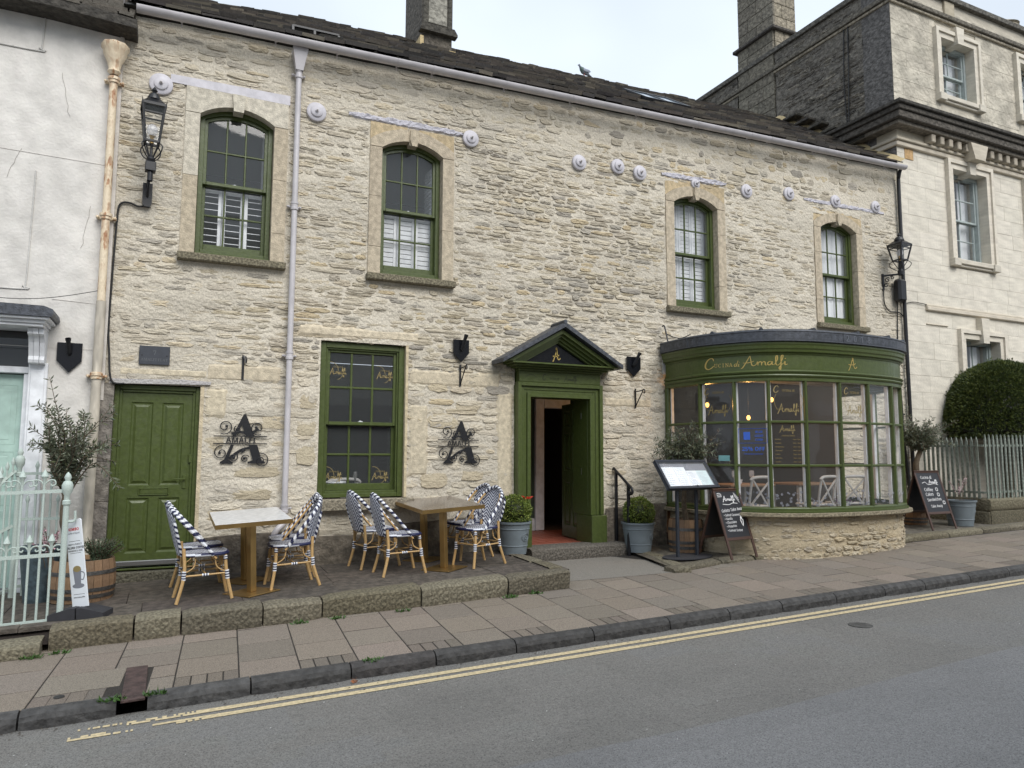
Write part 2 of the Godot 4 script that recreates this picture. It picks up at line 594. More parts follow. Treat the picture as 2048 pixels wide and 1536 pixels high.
func ground() -> void:
	# base of everything, out to the horizon
	var b := mb()
	var L := 320.0
	for i in 2:
		var za := -L if i == 0 else 3.52
		var zb := 3.52 if i == 0 else L
		var dy := -0.12 if i == 0 else 0.0
		for j in 16:
			var xa := -L + j * L / 8
			var xb := xa + L / 8
			b.quad(Vector3(xa, road_y(clampf(xa, -40, 60)) + dy, zb), Vector3(xb, road_y(clampf(xb, -40, 60)) + dy, zb), Vector3(xb, road_y(clampf(xb, -40, 60)) + dy, za), Vector3(xa, road_y(clampf(xa, -40, 60)) + dy, za))
	var road := struct("road", b, M.asphalt)
	# the surfacing near at hand, patched and worn, and the newer strip down the middle with an uneven edge
	for k in 2:
		b = mb()
		for i in 150:
			var xa := -12.0 + i * 0.2
			var xb := xa + 0.2
			var ea := 5.55 + 0.14 * fn.get_noise_1d(xa * 14.0) - 0.018 * xa
			var eb := 5.55 + 0.14 * fn.get_noise_1d(xb * 14.0) - 0.018 * xb
			for j in 14:
				var P := []
				for q in [[xa, ea, j + 1], [xb, eb, j + 1], [xb, eb, j], [xa, ea, j]]:
					var f: float = q[2] / 14.0
					var z: float = lerpf(3.5, q[1], f) if k == 0 else lerpf(q[1], 9.2, f)
					P.append(Vector3(q[0], road_y(q[0]) + 0.004, z))
				var c: Vector3 = (P[0] + P[2]) * 0.5
				var g := 0.97 + 0.16 * fn.get_noise_2d(c.x * 22, c.z * 60) + 0.12 * fn.get_noise_2d(c.x * 90, c.z * 90 + 200)
				b.col = Color(g, g, g) * (Color(1.0, 0.985, 0.96) if k == 0 else Color(1, 1, 1))
				b.quad(P[0], P[1], P[2], P[3])
		part(road, "worn_surface" if k == 0 else "resurfaced_strip", b, M.asphalt if k == 0 else M.asphalt_new)
	# double yellow lines, worn at the left end
	for li in 2:
		b = mb()
		var zc := 3.72 if li == 0 else 3.85
		var x := -0.5
		var st := 0.014
		while x < 24.0:
			var worn := clampf((0.8 - x) / 1.0, 0.0, 1.0) * (0.72 if li == 0 else 0.5)
			if worn <= 0.0:
				st = 0.05
			for h in 2:
				var a := zc - 0.035 + h * 0.035 + 0.005 * fn.get_noise_1d(x * 90.0 + li * 900)
				var c := zc + h * 0.035 + 0.005 * fn.get_noise_1d(x * 90.0 + 70 + li * 900)
				if worn <= 0.0 or 0.5 + 0.9 * fn.get_noise_2d(x * 110.0, h * 70 + li * 300.0) + rs(-0.25, 0.25) > worn * 0.85:
					b.quad(Vector3(x, road_y(x) + 0.008, c), Vector3(x + st, road_y(x + st) + 0.008, c), Vector3(x + st, road_y(x + st) + 0.008, a), Vector3(x, road_y(x) + 0.008, a))
			x += st
		part(road, "yellow_line", b, M.road_paint)
	# pavement: a bed and its slabs, three to a column, setts at the kerb
	b = mb(lin(66, 60, 53))
	b.quad(Vector3(-8, pave_y(-8, 3.42) - 0.005, 3.42), Vector3(24, pave_y(24, 3.42) - 0.005, 3.42), Vector3(24, pave_y(24, 0.0) - 0.005, 0.0), Vector3(-8, pave_y(-8, 0.0) - 0.005, 0.0))
	var pav := struct("pavement", b, M.slab)
	var py := pave_y
	var sk := -0.066
	for ci in range(-9, 42):
		var x0 := 1.08 + ci * 0.447
		var zs := [1.52, 2.0, 2.5, 3.0, 3.42] if ci % 2 else [1.52, 1.74, 2.22, 2.72, 3.17, 3.42]
		if ci == -3:
			zs = [1.52, 2.2, 2.42, 2.8, 3.1, 3.42]
		for k in zs.size() - 1:
			var za: float = zs[k]
			var zb: float = zs[k + 1]
			var sett: bool = zb > 3.3 and ci % 2 == 0 and ci != -3
			var m := 4 if sett else 1
			for s in m:
				var xa := x0 + 0.447 * s / m
				var xb := x0 + 0.447 * (s + 1) / m
				if ci == -3 and za > 2.7:
					xa = x0 + 0.27
				if ci == -4 and za > 2.7:
					xb = xa + (0.535 if m == 1 else 0.12)
				b = mb(lin(164, 152, 136).lerp([lin(156, 147, 135), lin(166, 153, 138), lin(160, 149, 137), lin(168, 154, 141)][rng.randi() % 4], rs(0.3, 1.0)) * rs(0.86, 1.06) * (0.8 if sett else 1.0))
				worn_slab(b, [Vector2(xa + sk * (za - 2.0), za), Vector2(xa + sk * (zb - 2.0), zb), Vector2(xb + sk * (zb - 2.0), zb), Vector2(xb + sk * (za - 2.0), za)], py, 0.0, 0.03, 0.0075, 0.0012)
				part(pav, "sett" if sett else "paving_slab", b, M.slab)
	# rusty iron channel across the pavement, open at the kerb
	b = mb(lin(92, 74, 70))
	b.xf = Transform3D(Basis(Vector3(0, 0, 1), atan(RISE)) * Basis(Vector3(1, 0, 0), 0.025), Vector3(-0.155, pave_y(-0.155, 3.15) - 0.004, 3.15))
	b.box(Vector3.ZERO, Vector3(0.15, 0.02, 0.78), 0.004)
	part(pav, "drain_cover", b, M.kerb)
	b = mb(lin(70, 70, 68))
	b.xf = Transform3D(Basis(), Vector3(-0.62, pave_y(-0.62, 3.25) + 0.002, 3.25))
	b.lathe([Vector2(0.035, 0), Vector2(0.033, 0.006), Vector2(0, 0.006)], 14)
	part(pav, "stopcock_lid", b, M.kerb)
	# kerb of separate stones
	b = mb(lin(60, 60, 60))
	b.span(Vector3(-8, -0.9, 3.43), Vector3(24, -0.42, 3.5))
	var kerb := struct("kerb", b, M.kerb)
	var kx := -7.4
	while kx < 22:
		var w := rs(0.66, 0.84)
		if kx < -0.25 and kx + w > -0.25:
			w = -0.25 - kx
		if absf(kx + 0.25) < 0.02:
			kx = -0.07
			continue
		b = mb(lin(92, 90, 88) * rs(0.75, 1.1))
		var seg := maxi(2, int(w / 0.09))
		var prev := []
		for i in seg + 1:
			var x: float = kx + 0.006 + (w - 0.012) * i / seg
			var e := 1.0 if i > 0 and i < seg else 0.0
			var j := 0.007 * fn.get_noise_2d(x * 160, 3.0) - 0.012 * (1 - e)
			var y := pave_y(x, 3.42) + 0.004
			var ring := [Vector3(x, y - 0.3, 3.41), Vector3(x, y + 0.002, 3.41), Vector3(x, y + 0.004 + j * 0.4, 3.475), Vector3(x, y - 0.014 + j, 3.52 + j), Vector3(x, y - 0.045 + j, 3.537 + j * 1.6), Vector3(x, y - 0.3, 3.54 + j)]
			if i > 0:
				for q in 5:
					b.quad(prev[q + 1], ring[q + 1], ring[q], prev[q])
			else:
				for q in range(1, 5):
					b.tri(ring[0], ring[q + 1], ring[q])
			if i == seg:
				for q in range(1, 5):
					b.tri(ring[0], ring[q], ring[q + 1])
			prev = ring
		part(kerb, "kerb_stone", b, M.kerb)
		kx += w
	terraces()

func rough_block(b: MB, fa: Vector3, fb: Vector3, depth: float, hgt: float, lump: float, sd: float) -> void:    # a weathered stone between two points of its top front edge, growing backwards and down
	var along := fb - fa
	var k := maxi(3, int(along.length() / 0.07))
	var prof := [Vector2(-depth, 0.0), Vector2(-depth * 0.55, 0.012), Vector2(-0.09, 0.008), Vector2(-0.025, 0.0), Vector2(-0.002, -0.022), Vector2(0.002, -hgt * 0.35), Vector2(0.0, -hgt * 0.62), Vector2(-0.012, -hgt * 0.85), Vector2(-0.03, -hgt), Vector2(-depth, -hgt)]
	var prev := []
	var back := along.cross(Vector3.UP).normalized()       # towards the street
	for i in k + 1:
		var ring := []
		var e := 0.0 if i > 0 and i < k else 1.0
		for q in prof.size():
			var p: Vector2 = prof[q]
			var o: Vector3 = fa + along * (float(i) / k) + back * p.x + Vector3.UP * p.y
			if q > 0 and q < 9:
				var nz := Vector3(fn.get_noise_3d(o.x * 90 + sd, o.y * 90, o.z * 90), fn.get_noise_3d(o.x * 70, o.y * 70 + 40 + sd, o.z * 70), fn.get_noise_3d(o.x * 95, o.y * 95, o.z * 95 + 90 + sd))
				o += (back * nz.x * 1.3 + Vector3.UP * nz.y * 0.7) * lump - back * e * 0.02 * (1.0 if q > 2 else 0.0) - Vector3.UP * e * (0.012 if q < 6 else 0.0)
			ring.append(o)
		if i > 0:
			for q in prof.size() - 1:
				b.quad(prev[q + 1], ring[q + 1], ring[q], prev[q])
		for q in range(1, prof.size() - 1):
			if i == 0:
				b.tri(ring[0], ring[q + 1], ring[q])
			elif i == k:
				b.tri(ring[0], ring[q], ring[q + 1])
		prev = ring

func terraces() -> void:
	var moss := [lin(142, 133, 110), lin(152, 144, 122), lin(132, 124, 106), lin(146, 138, 118)]
	# raised terrace in front of the left half
	var b := mb(lin(84, 78, 70))
	var tf := func(x, z): return Vector3(x, ter_y(x, z) - 0.03, z)
	b.quad(tf.call(-6, 1.78), tf.call(4.2, 1.7), tf.call(4.2, 0), tf.call(-6, 0))
	var ter := struct("terrace", b, M.flag)
	var ty := ter_y
	var rows := [[0.0, 0.62], [0.62, 1.22], [1.22, 1.8]]
	for r in rows.size():
		var x := -3.2 - r * 0.33
		while x < 4.25:
			var w := rs(0.62, 1.1)
			var x2 := minf(x + w, 4.27)
			if x2 - x > 0.12:
				b = mb(lin(110, 101, 92) * rs(0.74, 1.0))
				worn_slab(b, [Vector2(x, rows[r][0]), Vector2(x, rows[r][1]), Vector2(x2, rows[r][1]), Vector2(x2, rows[r][0])], ty, 0.0, 0.04, 0.004, 0.002)
				part(ter, "flagstone", b, M.flag)
			x += w
	var ex := [-0.86, -0.22, 0.16, 0.86, 1.42, 2.43, 3.43, 4.22]
	for i in ex.size() - 1:
		b = mb(moss[i % 4] * rs(0.9, 1.06))
		var xa: float = ex[i] + 0.008
		var xb: float = ex[i + 1] - 0.008
		var z := 2.0 - 0.012 * i + rs(-0.02, 0.02)
		rough_block(b, Vector3(xa, ter_y(xa, z) + rs(-0.008, 0.012), z + rs(-0.015, 0.015)), Vector3(xb, ter_y(xb, z) + rs(-0.008, 0.012), z), 0.28, 0.24, 0.042, i * 17.0)
		part(ter, "edge_stone", b, M.old_stone)
	for i in 3:                                               # the lower stones towards the left
		b = mb(moss[(i + 1) % 4])
		var xa := -0.9 - 0.72 * i
		rough_block(b, Vector3(xa - 0.7, ter_y(xa - 0.7, 2) - 0.08, 2.1), Vector3(xa, ter_y(xa, 2) - 0.08, 2.1), 0.34, 0.16, 0.03, i * 31.0 + 5)
		part(ter, "edge_stone", b, M.old_stone)
	for i in 3:                                               # right end, returning to the doorstep
		b = mb(moss[i] * 0.85)
		var za := 1.72 - i * 0.52
		rough_block(b, Vector3(4.27, ter_y(4.27, za) + 0.008, za), Vector3(4.29, ter_y(4.29, za - 0.5) + 0.008, za - 0.5), 0.22, 0.22, 0.02, i * 23.0)
		part(ter, "edge_stone", b, M.old_stone)
	# soil strip along the green railing
	b = mb()
	for i in 12:
		var xa := -2.9 + i * 0.17
		for j in 3:
			var P := []
			for q in [[0, 1], [1, 1], [1, 0], [0, 0]]:
				var x: float = xa + q[0] * 0.17
				var z: float = 1.66 + (j + q[1]) * 0.1
				P.append(Vector3(x, ter_y(x, z) - 0.035 - 0.03 * (j + q[1]) + 0.02 * fn.get_noise_2d(x * 300, z * 300), z))
			b.quad(P[0], P[1], P[2], P[3])
	part(ter, "soil", b, M.soil)
	# sloping concrete path to the door
	b = mb(lin(160, 154, 144))
	var pts := [Vector2(4.28, 0.2), Vector2(4.26, 1.55), Vector2(5.86, 1.72), Vector2(6.2, 0.2)]
	var py := func(x, z): return lerpf(0.155 + 0.01 * (x - 5), pave_y(x, 1.7) + 0.004, clampf((z - 0.3) / 1.35, 0, 1))
	for i in 8:
		for j in 8:
			var P := []
			for q in [[i, j + 1], [i + 1, j + 1], [i + 1, j], [i, j]]:
				var u: float = q[0] / 8.0
				var w: float = q[1] / 8.0
				var xz: Vector2 = (pts[0].lerp(pts[3], u)).lerp(pts[1].lerp(pts[2], u), w)
				P.append(Vector3(xz.x, py.call(xz.x, xz.y), xz.y))
			b.quad(P[0], P[1], P[2], P[3])
	struct("path", b, M.slab)
	# low platform between the path and the bay window
	b = mb(lin(120, 112, 98))
	var t2 := ter2_y
	var out2 := [Vector2(6.2, 0.0), Vector2(6.14, 0.78), Vector2(5.9, 1.5), Vector2(6.7, 1.36), Vector2(7.9, 1.38), Vector2(7.9, 0.0)]
	var o2 := out2.duplicate()
	worn_slab(b, o2, t2, -0.004, 0.3, 0.0)
	var plat := struct("platform", b, M.flag)
	var e2 := [[6.22, 0.1, 6.14, 0.8], [6.13, 0.82, 5.83, 1.76], [5.82, 1.78, 6.75, 1.56], [6.77, 1.56, 7.35, 1.55], [7.37, 1.55, 8.05, 1.58]]
	for i in e2.size():
		var q: Array = e2[i]
		b = mb(moss[i % 4] * 0.92)
		rough_block(b, Vector3(q[0], ter2_y(q[0], q[1]) + 0.006, q[1]), Vector3(q[2], ter2_y(q[2], q[3]) + 0.006, q[3]), 0.2, 0.16, 0.016, i * 11.0)
		part(plat, "edge_stone", b, M.old_stone)
	# platform beyond the bay window
	b = mb(lin(122, 116, 104))
	var t3 := ter3_y
	worn_slab(b, [Vector2(10.7, 0.0), Vector2(10.8, 1.3), Vector2(19, 1.3), Vector2(19, 0.0)], t3, 0.0, 0.4, 0.0)
	var pl3 := struct("raised_pavement", b, M.flag)
	var x := 10.6
	var i3 := 0
	while x < 18:
		var w := rs(0.7, 1.2)
		b = mb(moss[i3 % 4])
		rough_block(b, Vector3(x, ter3_y(x, 1.45) + 0.004, 1.47), Vector3(x + w - 0.015, ter3_y(x + w, 1.45) + 0.004, 1.47), 0.22, 0.14, 0.016, i3 * 13.0)
		part(pl3, "edge_stone", b, M.old_stone)
		x += w
		i3 += 1
	b = mb(moss[1])
	rough_block(b, Vector3(9.75, 0.33, 1.72), Vector3(10.65, 0.36, 1.5), 0.3, 0.1, 0.016, 77.0)
	part(pl3, "edge_stone", b, M.old_stone)

# ---------------------------------------------------------------- rubble walling
var pal_warm := []
var pal_dark := []

func rubble(par: Node3D, uv0: Vector2, uv1: Vector2, map: Callable, holes: Array, big: Callable, palette: Array, mortar: Color, weight: Callable, most: int, cell: Vector2, relief: float, mats: Array) -> void:
	# mortar bed: a lumpy sheet with openings, then every stone a lump of its own bedded in it
	var b := mb()
	var nu := int((uv1.x - uv0.x) / cell.x)
	var nv := int((uv1.y - uv0.y) / cell.y)
	var du := (uv1.x - uv0.x) / nu
	var dv := (uv1.y - uv0.y) / nv
	var us := PackedFloat32Array()
	var vs := PackedFloat32Array()
	for i in nu + 1:
		us.append(uv0.x + du * i)
	for j in nv + 1:
		vs.append(uv0.y + dv * j)
	for h: Rect2 in holes:                                   # grid lines are moved onto the edges of the openings
		for e in [h.position.x, h.end.x]:
			var i := int(round((e - uv0.x) / du))
			if i > 0 and i < nu:
				us[i] = e
		for e in [h.position.y, h.end.y]:
			var j := int(round((e - uv0.y) / dv))
			if j > 0 and j < nv:
				vs[j] = e
	var pts := []
	for j in nv + 1:
		var row := PackedVector3Array()
		for i in nu + 1:
			var u := us[i]
			var v := vs[j]
			var w := 0.015 * fn.get_noise_3d(u * 60, v * 170, 7.0) + 0.013 * fn.get_noise_3d(u * 200, v * 520, 60.0) + 0.012 * fn.get_noise_3d(u * 9, v * 9, 30.0)
			row.append(map.call(u, v, w * relief))
		pts.append(row)
	for j in nv:
		for i in nu:
			var m := Vector2((us[i] + us[i + 1]) * 0.5, (vs[j] + vs[j + 1]) * 0.5)
			var out := false
			for h: Rect2 in holes:
				if h.has_point(m):
					out = true
					break
			if out:
				continue
			b.col = mortar * (0.93 + 0.16 * fn.get_noise_2d(m.x * 40, m.y * 70 + 500) + 0.1 * fn.get_noise_2d(m.x * 6, m.y * 6))
			b.quad(pts[j][i], pts[j][i + 1], pts[j + 1][i + 1], pts[j + 1][i])
	part(par, "mortar", b, mats[0])
	# stones in wavering courses
	var list := []
	var v := uv0.y + 0.01
	while v < uv1.y - 0.03:
		var scale: Vector2 = big.call((uv0.x + uv1.x) * 0.5, v)
		var hgt := rs(0.05, 0.1) * scale.y
		var u := uv0.x + rs(-0.2, 0.0)
		while u < uv1.x:
			var sc: Vector2 = big.call(u, v)
			var w := rs(0.12, 0.4) * sc.x
			if rng.randf() < 0.08:
				w *= 1.5
			var hh := hgt * rs(0.72, 1.08)
			var yv := v + hgt * 0.5 + 0.035 * fn.get_noise_2d(u * 45, v * 20) + rs(-0.012, 0.012)
			var r := Rect2(u + 0.005, yv - hh * 0.5, w - 0.01, hh)
			u += w
			if rng.randf() < 0.05:
				continue
			if r.position.x < uv0.x + 0.005:
				r = Rect2(uv0.x + 0.005, r.position.y, r.end.x - uv0.x - 0.005, r.size.y)
			if r.end.x > uv1.x - 0.005:
				r.size.x = uv1.x - 0.005 - r.position.x
			if r.size.x < 0.06:
				continue
			for h: Rect2 in holes:
				if r.size.x > 0.0 and h.grow(0.01).intersects(r):
					if r.position.x < h.position.x and h.position.x - r.position.x > 0.08:
						r.size.x = h.position.x - 0.012 - r.position.x
					elif r.end.x > h.end.x and r.end.x - h.end.x > 0.08:
						r = Rect2(h.end.x + 0.012, r.position.y, r.end.x - h.end.x - 0.012, r.size.y)
					else:
						r.size.x = 0
					if h.grow(0.004).intersects(r):
						r.size.x = 0
			if r.size.x < 0.06 or r.end.y > uv1.y or r.position.y < uv0.y:
				continue
			list.append([r.get_area() * weight.call(r.get_center()), r])
		v += hgt * 0.9
	list.sort_custom(func(a, c): return a[0] > c[0])
	var rest := mb()
	for k in list.size():
		var r: Rect2 = list[k][1]
		var s := mb() if k < most else rest
		var cz := r.get_center()
		var pick: Color = palette[rng.randi() % palette.size()]
		s.col = mortar.lerp(pick, clampf(0.62 + 0.9 * fn.get_noise_2d(cz.x * 12 + 70, cz.y * 20), 0.12, 1.0)) * rs(0.88, 1.06)
		lump(s, r, map, relief)
		if k < most:
			part(par, "stone", s, mats[1])
	if not rest.v.is_empty():
		part(par, "stone", rest, mats[1]).set_meta("kind", "stuff")

func lump(s: MB, r: Rect2, map: Callable, relief: float, ex := 3.2) -> void:
	var k := 16 if r.size.x > 0.2 or ex > 5.0 else 12
	var m := r.get_center()
	var hi := rs(-0.002, 0.012) * relief
	var ta := rs(-0.02, 0.02)
	var tb := rs(-0.2, 0.03)
	var o := []
	var f := []
	var g := []
	for i in k:
		var a := TAU * (i + rs(-0.25, 0.25)) / k
		var q := Vector2(cos(a), sin(a))
		q = q / pow(pow(absf(q.x), ex) + pow(absf(q.y), ex), 1.0 / ex)
		q *= rs(0.82, 1.07)
		var h := r.size * 0.5
		var p := m + q * h
		o.append(map.call(p.x, p.y, -0.03 * relief))
		var p2 := m + q * Vector2(h.x - 0.007, h.y * 0.88)
		var w := hi + ta * (p2.x - m.x) + tb * (p2.y - m.y) + rs(-0.011, 0.003) * relief
		f.append(map.call(p2.x, p2.y, w))
		var p3 := m + q * Vector2(h.x * rs(0.42, 0.66), h.y * rs(0.3, 0.55)) + Vector2(rs(-0.01, 0.01), rs(-0.006, 0.006))
		g.append(map.call(p3.x, p3.y, hi + ta * (p3.x - m.x) + tb * (p3.y - m.y) + rs(-0.006, 0.007) * relief))
	var mid: Vector3 = map.call(m.x, m.y, hi + rs(0.0, 0.005) * relief)
	for i in k:
		var j := (i + 1) % k
		s.quad(o[i], o[j], f[j], f[i])
		s.quad(f[i], f[j], g[j], g[i])
		s.tri(mid, g[i], g[j])

# ---------------------------------------------------------------- the restaurant
func arch_pts(x0: float, x1: float, ys: float, yc: float, k := 12) -> Array:      # from right springing over the crown to the left one
	var hw := (x1 - x0) * 0.5
	var rise := maxf(yc - ys, 0.001)
	var rad := (hw * hw + rise * rise) / (2 * rise)
	var cy := yc - rad
	var a := asin(clampf(hw / rad, -1, 1))
	var out := []
	for i in k + 1:
		var t := a - 2 * a * i / k
		out.append(Vector2((x0 + x1) * 0.5 + rad * sin(t), cy + rad * cos(t)))
	return out

func sash_frame(b: MB, x0: float, x1: float, y0: float, ys: float, yc: float, w: float, wb: float, z0: float, z1: float) -> void:   # a frame; the head is an arch if yc > ys
	b.span(Vector3(x0, y0, z0), Vector3(x0 + w, ys, z1), 0.004)
	b.span(Vector3(x1 - w, y0, z0), Vector3(x1, ys, z1), 0.004)
	b.span(Vector3(x0 + w + 0.001, y0, z0 + 0.001), Vector3(x1 - w - 0.001, y0 + wb, z1 - 0.001), 0.004)
	if yc > ys + 0.005:
		var o := arch_pts(x0, x1, ys, yc)
		var i := arch_pts(x0 + w, x1 - w, ys - 0.01, yc - w)
		for k in o.size() - 1:
			b.prism(PackedVector2Array([o[k], o[k + 1], i[k + 1], i[k]]), z0, z1)
		b.span(Vector3(x0 + 0.001, ys - 0.02, z0 + 0.001), Vector3(x0 + w, ys + 0.01, z1 - 0.001))
		b.span(Vector3(x1 - w, ys - 0.02, z0 + 0.001), Vector3(x1 - 0.001, ys + 0.01, z1 - 0.001))
	else:
		b.span(Vector3(x0 + w + 0.001, ys - w, z0 + 0.001), Vector3(x1 - w - 0.001, ys, z1 - 0.001), 0.004)

func sash_window(par: Node3D, x0: float, x1: float, y0: float, ys: float, yc: float, zf: float, paint: Material, cols := 3, bar := 0.022, fw := 0.055) -> MeshInstance3D:
	# box frame, upper sash in front, lower sash behind, glazing bars and one pane to each light
	var b := mb()
	sash_frame(b, x0, x1, y0, ys, yc, fw, 0.055, zf - 0.14, zf)
	var win := part(par, "window", b, paint)
	var ym := y0 + (yc - y0) * 0.485
	for s in 2:
		var up := s == 0
		var zc := zf - 0.03 if up else zf - 0.085
		var a := ym - 0.02 if up else y0 + 0.056
		var xa := x0 + fw - 0.006
		var xb := x1 - fw + 0.006
		b = mb()
		if up:
			sash_frame(b, xa, xb, a, ys - fw * 0.4, yc - fw + 0.004, 0.045, 0.042, zc - 0.042, zc)
		else:
			sash_frame(b, xa, xb, a, ym + 0.02, 0.0, 0.045, 0.085, zc - 0.042, zc)
		part(win, "upper_sash" if up else "lower_sash", b, paint)
		var gx0 := xa + 0.045
		var gx1 := xb - 0.045
		var gy0 := a + (0.042 if up else 0.085)
		var gy1 := (yc - fw - 0.042) if up else ym - 0.024
		var arch := arch_pts(gx0, gx1, ys - fw * 0.4 - 0.012, yc - fw - 0.042) if up and yc > ys + 0.005 else []
		var top := func(x: float) -> float:
			if arch.is_empty():
				return gy1
			for q in arch.size() - 1:
				if x <= arch[q].x + 1e-5 and x >= arch[q + 1].x - 1e-5:
					return lerpf(arch[q + 1].y, arch[q].y, (x - arch[q + 1].x) / maxf(arch[q].x - arch[q + 1].x, 1e-6))
			return arch[0].y
		var gm := gy0 + (gy1 - gy0) * 0.5
		if up and not arch.is_empty():
			gm = gy0 + (gy1 - gy0) * 0.47
		for c in range(1, cols):
			var x := gx0 + (gx1 - gx0) * c / cols
			b = mb()
			b.span(Vector3(x - bar * 0.5, gy0 - 0.003, zc - 0.034), Vector3(x + bar * 0.5, float(top.call(x)) + 0.004, zc - 0.006), 0.005)
			part(win, "glazing_bar", b, paint)
		b = mb()
		b.span(Vector3(gx0 - 0.003, gm - bar * 0.5, zc - 0.035), Vector3(gx1 + 0.003, gm + bar * 0.5, zc - 0.007), 0.005)
		part(win, "glazing_bar", b, paint)
		for c in cols:
			for r in 2:
				var pa := gx0 + (gx1 - gx0) * c / cols
				var pb := gx0 + (gx1 - gx0) * (c + 1) / cols
				b = mb()
				var tilt := rs(-0.004, 0.004)
				for q in 4:
					var xa2 := lerpf(pa, pb, q / 4.0)
					var xb2 := lerpf(pa, pb, (q + 1) / 4.0)
					var lo := gy0 if r == 0 else gm
					var ha: float = gm if r == 0 else top.call(xa2)
					var hb: float = gm if r == 0 else top.call(xb2)
					b.quad(Vector3(xa2, lo, zc - 0.02), Vector3(xb2, lo, zc - 0.02), Vector3(xb2, hb, zc - 0.02 + tilt), Vector3(xa2, ha, zc - 0.02 + tilt))
				part(win, "pane", b, M.glass)
	# white sash fastener
	b = mb()
	b.ball(Vector3((x0 + x1) * 0.5, ym + 0.03, zf - 0.075), Vector3(0.02, 0.012, 0.012), 8, 6)
	b.bar(Vector3((x0 + x1) * 0.5 - 0.03, ym + 0.025, zf - 0.08), Vector3((x0 + x1) * 0.5 + 0.03, ym + 0.03, zf - 0.08), 0.01, 0.01)
	part(win, "fastener", b, M.white_paint)
	return win

func shutter(par: Node3D, x0: float, x1: float, y0: float, y1: float, z: float, open: float, step := 0.062) -> void:
	var b := mb()
	sash_frame(b, x0, x1, y0, y1, 0.0, 0.042, 0.05, z - 0.025, z)
	var sh := part(par, "shutter", b, M.white_paint)
	var k := int((y1 - y0 - 0.1) / step)
	var m := mb()
	m.xf = Transform3D(Basis(Vector3(1, 0, 0), open), Vector3.ZERO)
	m.box(Vector3.ZERO, Vector3(x1 - x0 - 0.086, 0.058, 0.008), 0.003)
	var me := m.mesh()
	for i in k:
		part(sh, "louvre", me, M.white_paint, Transform3D(Basis(), Vector3((x0 + x1) * 0.5, y0 + 0.05 + (y1 - y0 - 0.1) * (i + 0.5) / k, z - 0.012)))

func block(par: Node3D, called: String, poly: Array, z0: float, z1: float, col: Color, mt: Material) -> MeshInstance3D:
	var b := mb(col)
	b.prism(PackedVector2Array(poly), z0, z1)
	return part(par, called, b, mt)

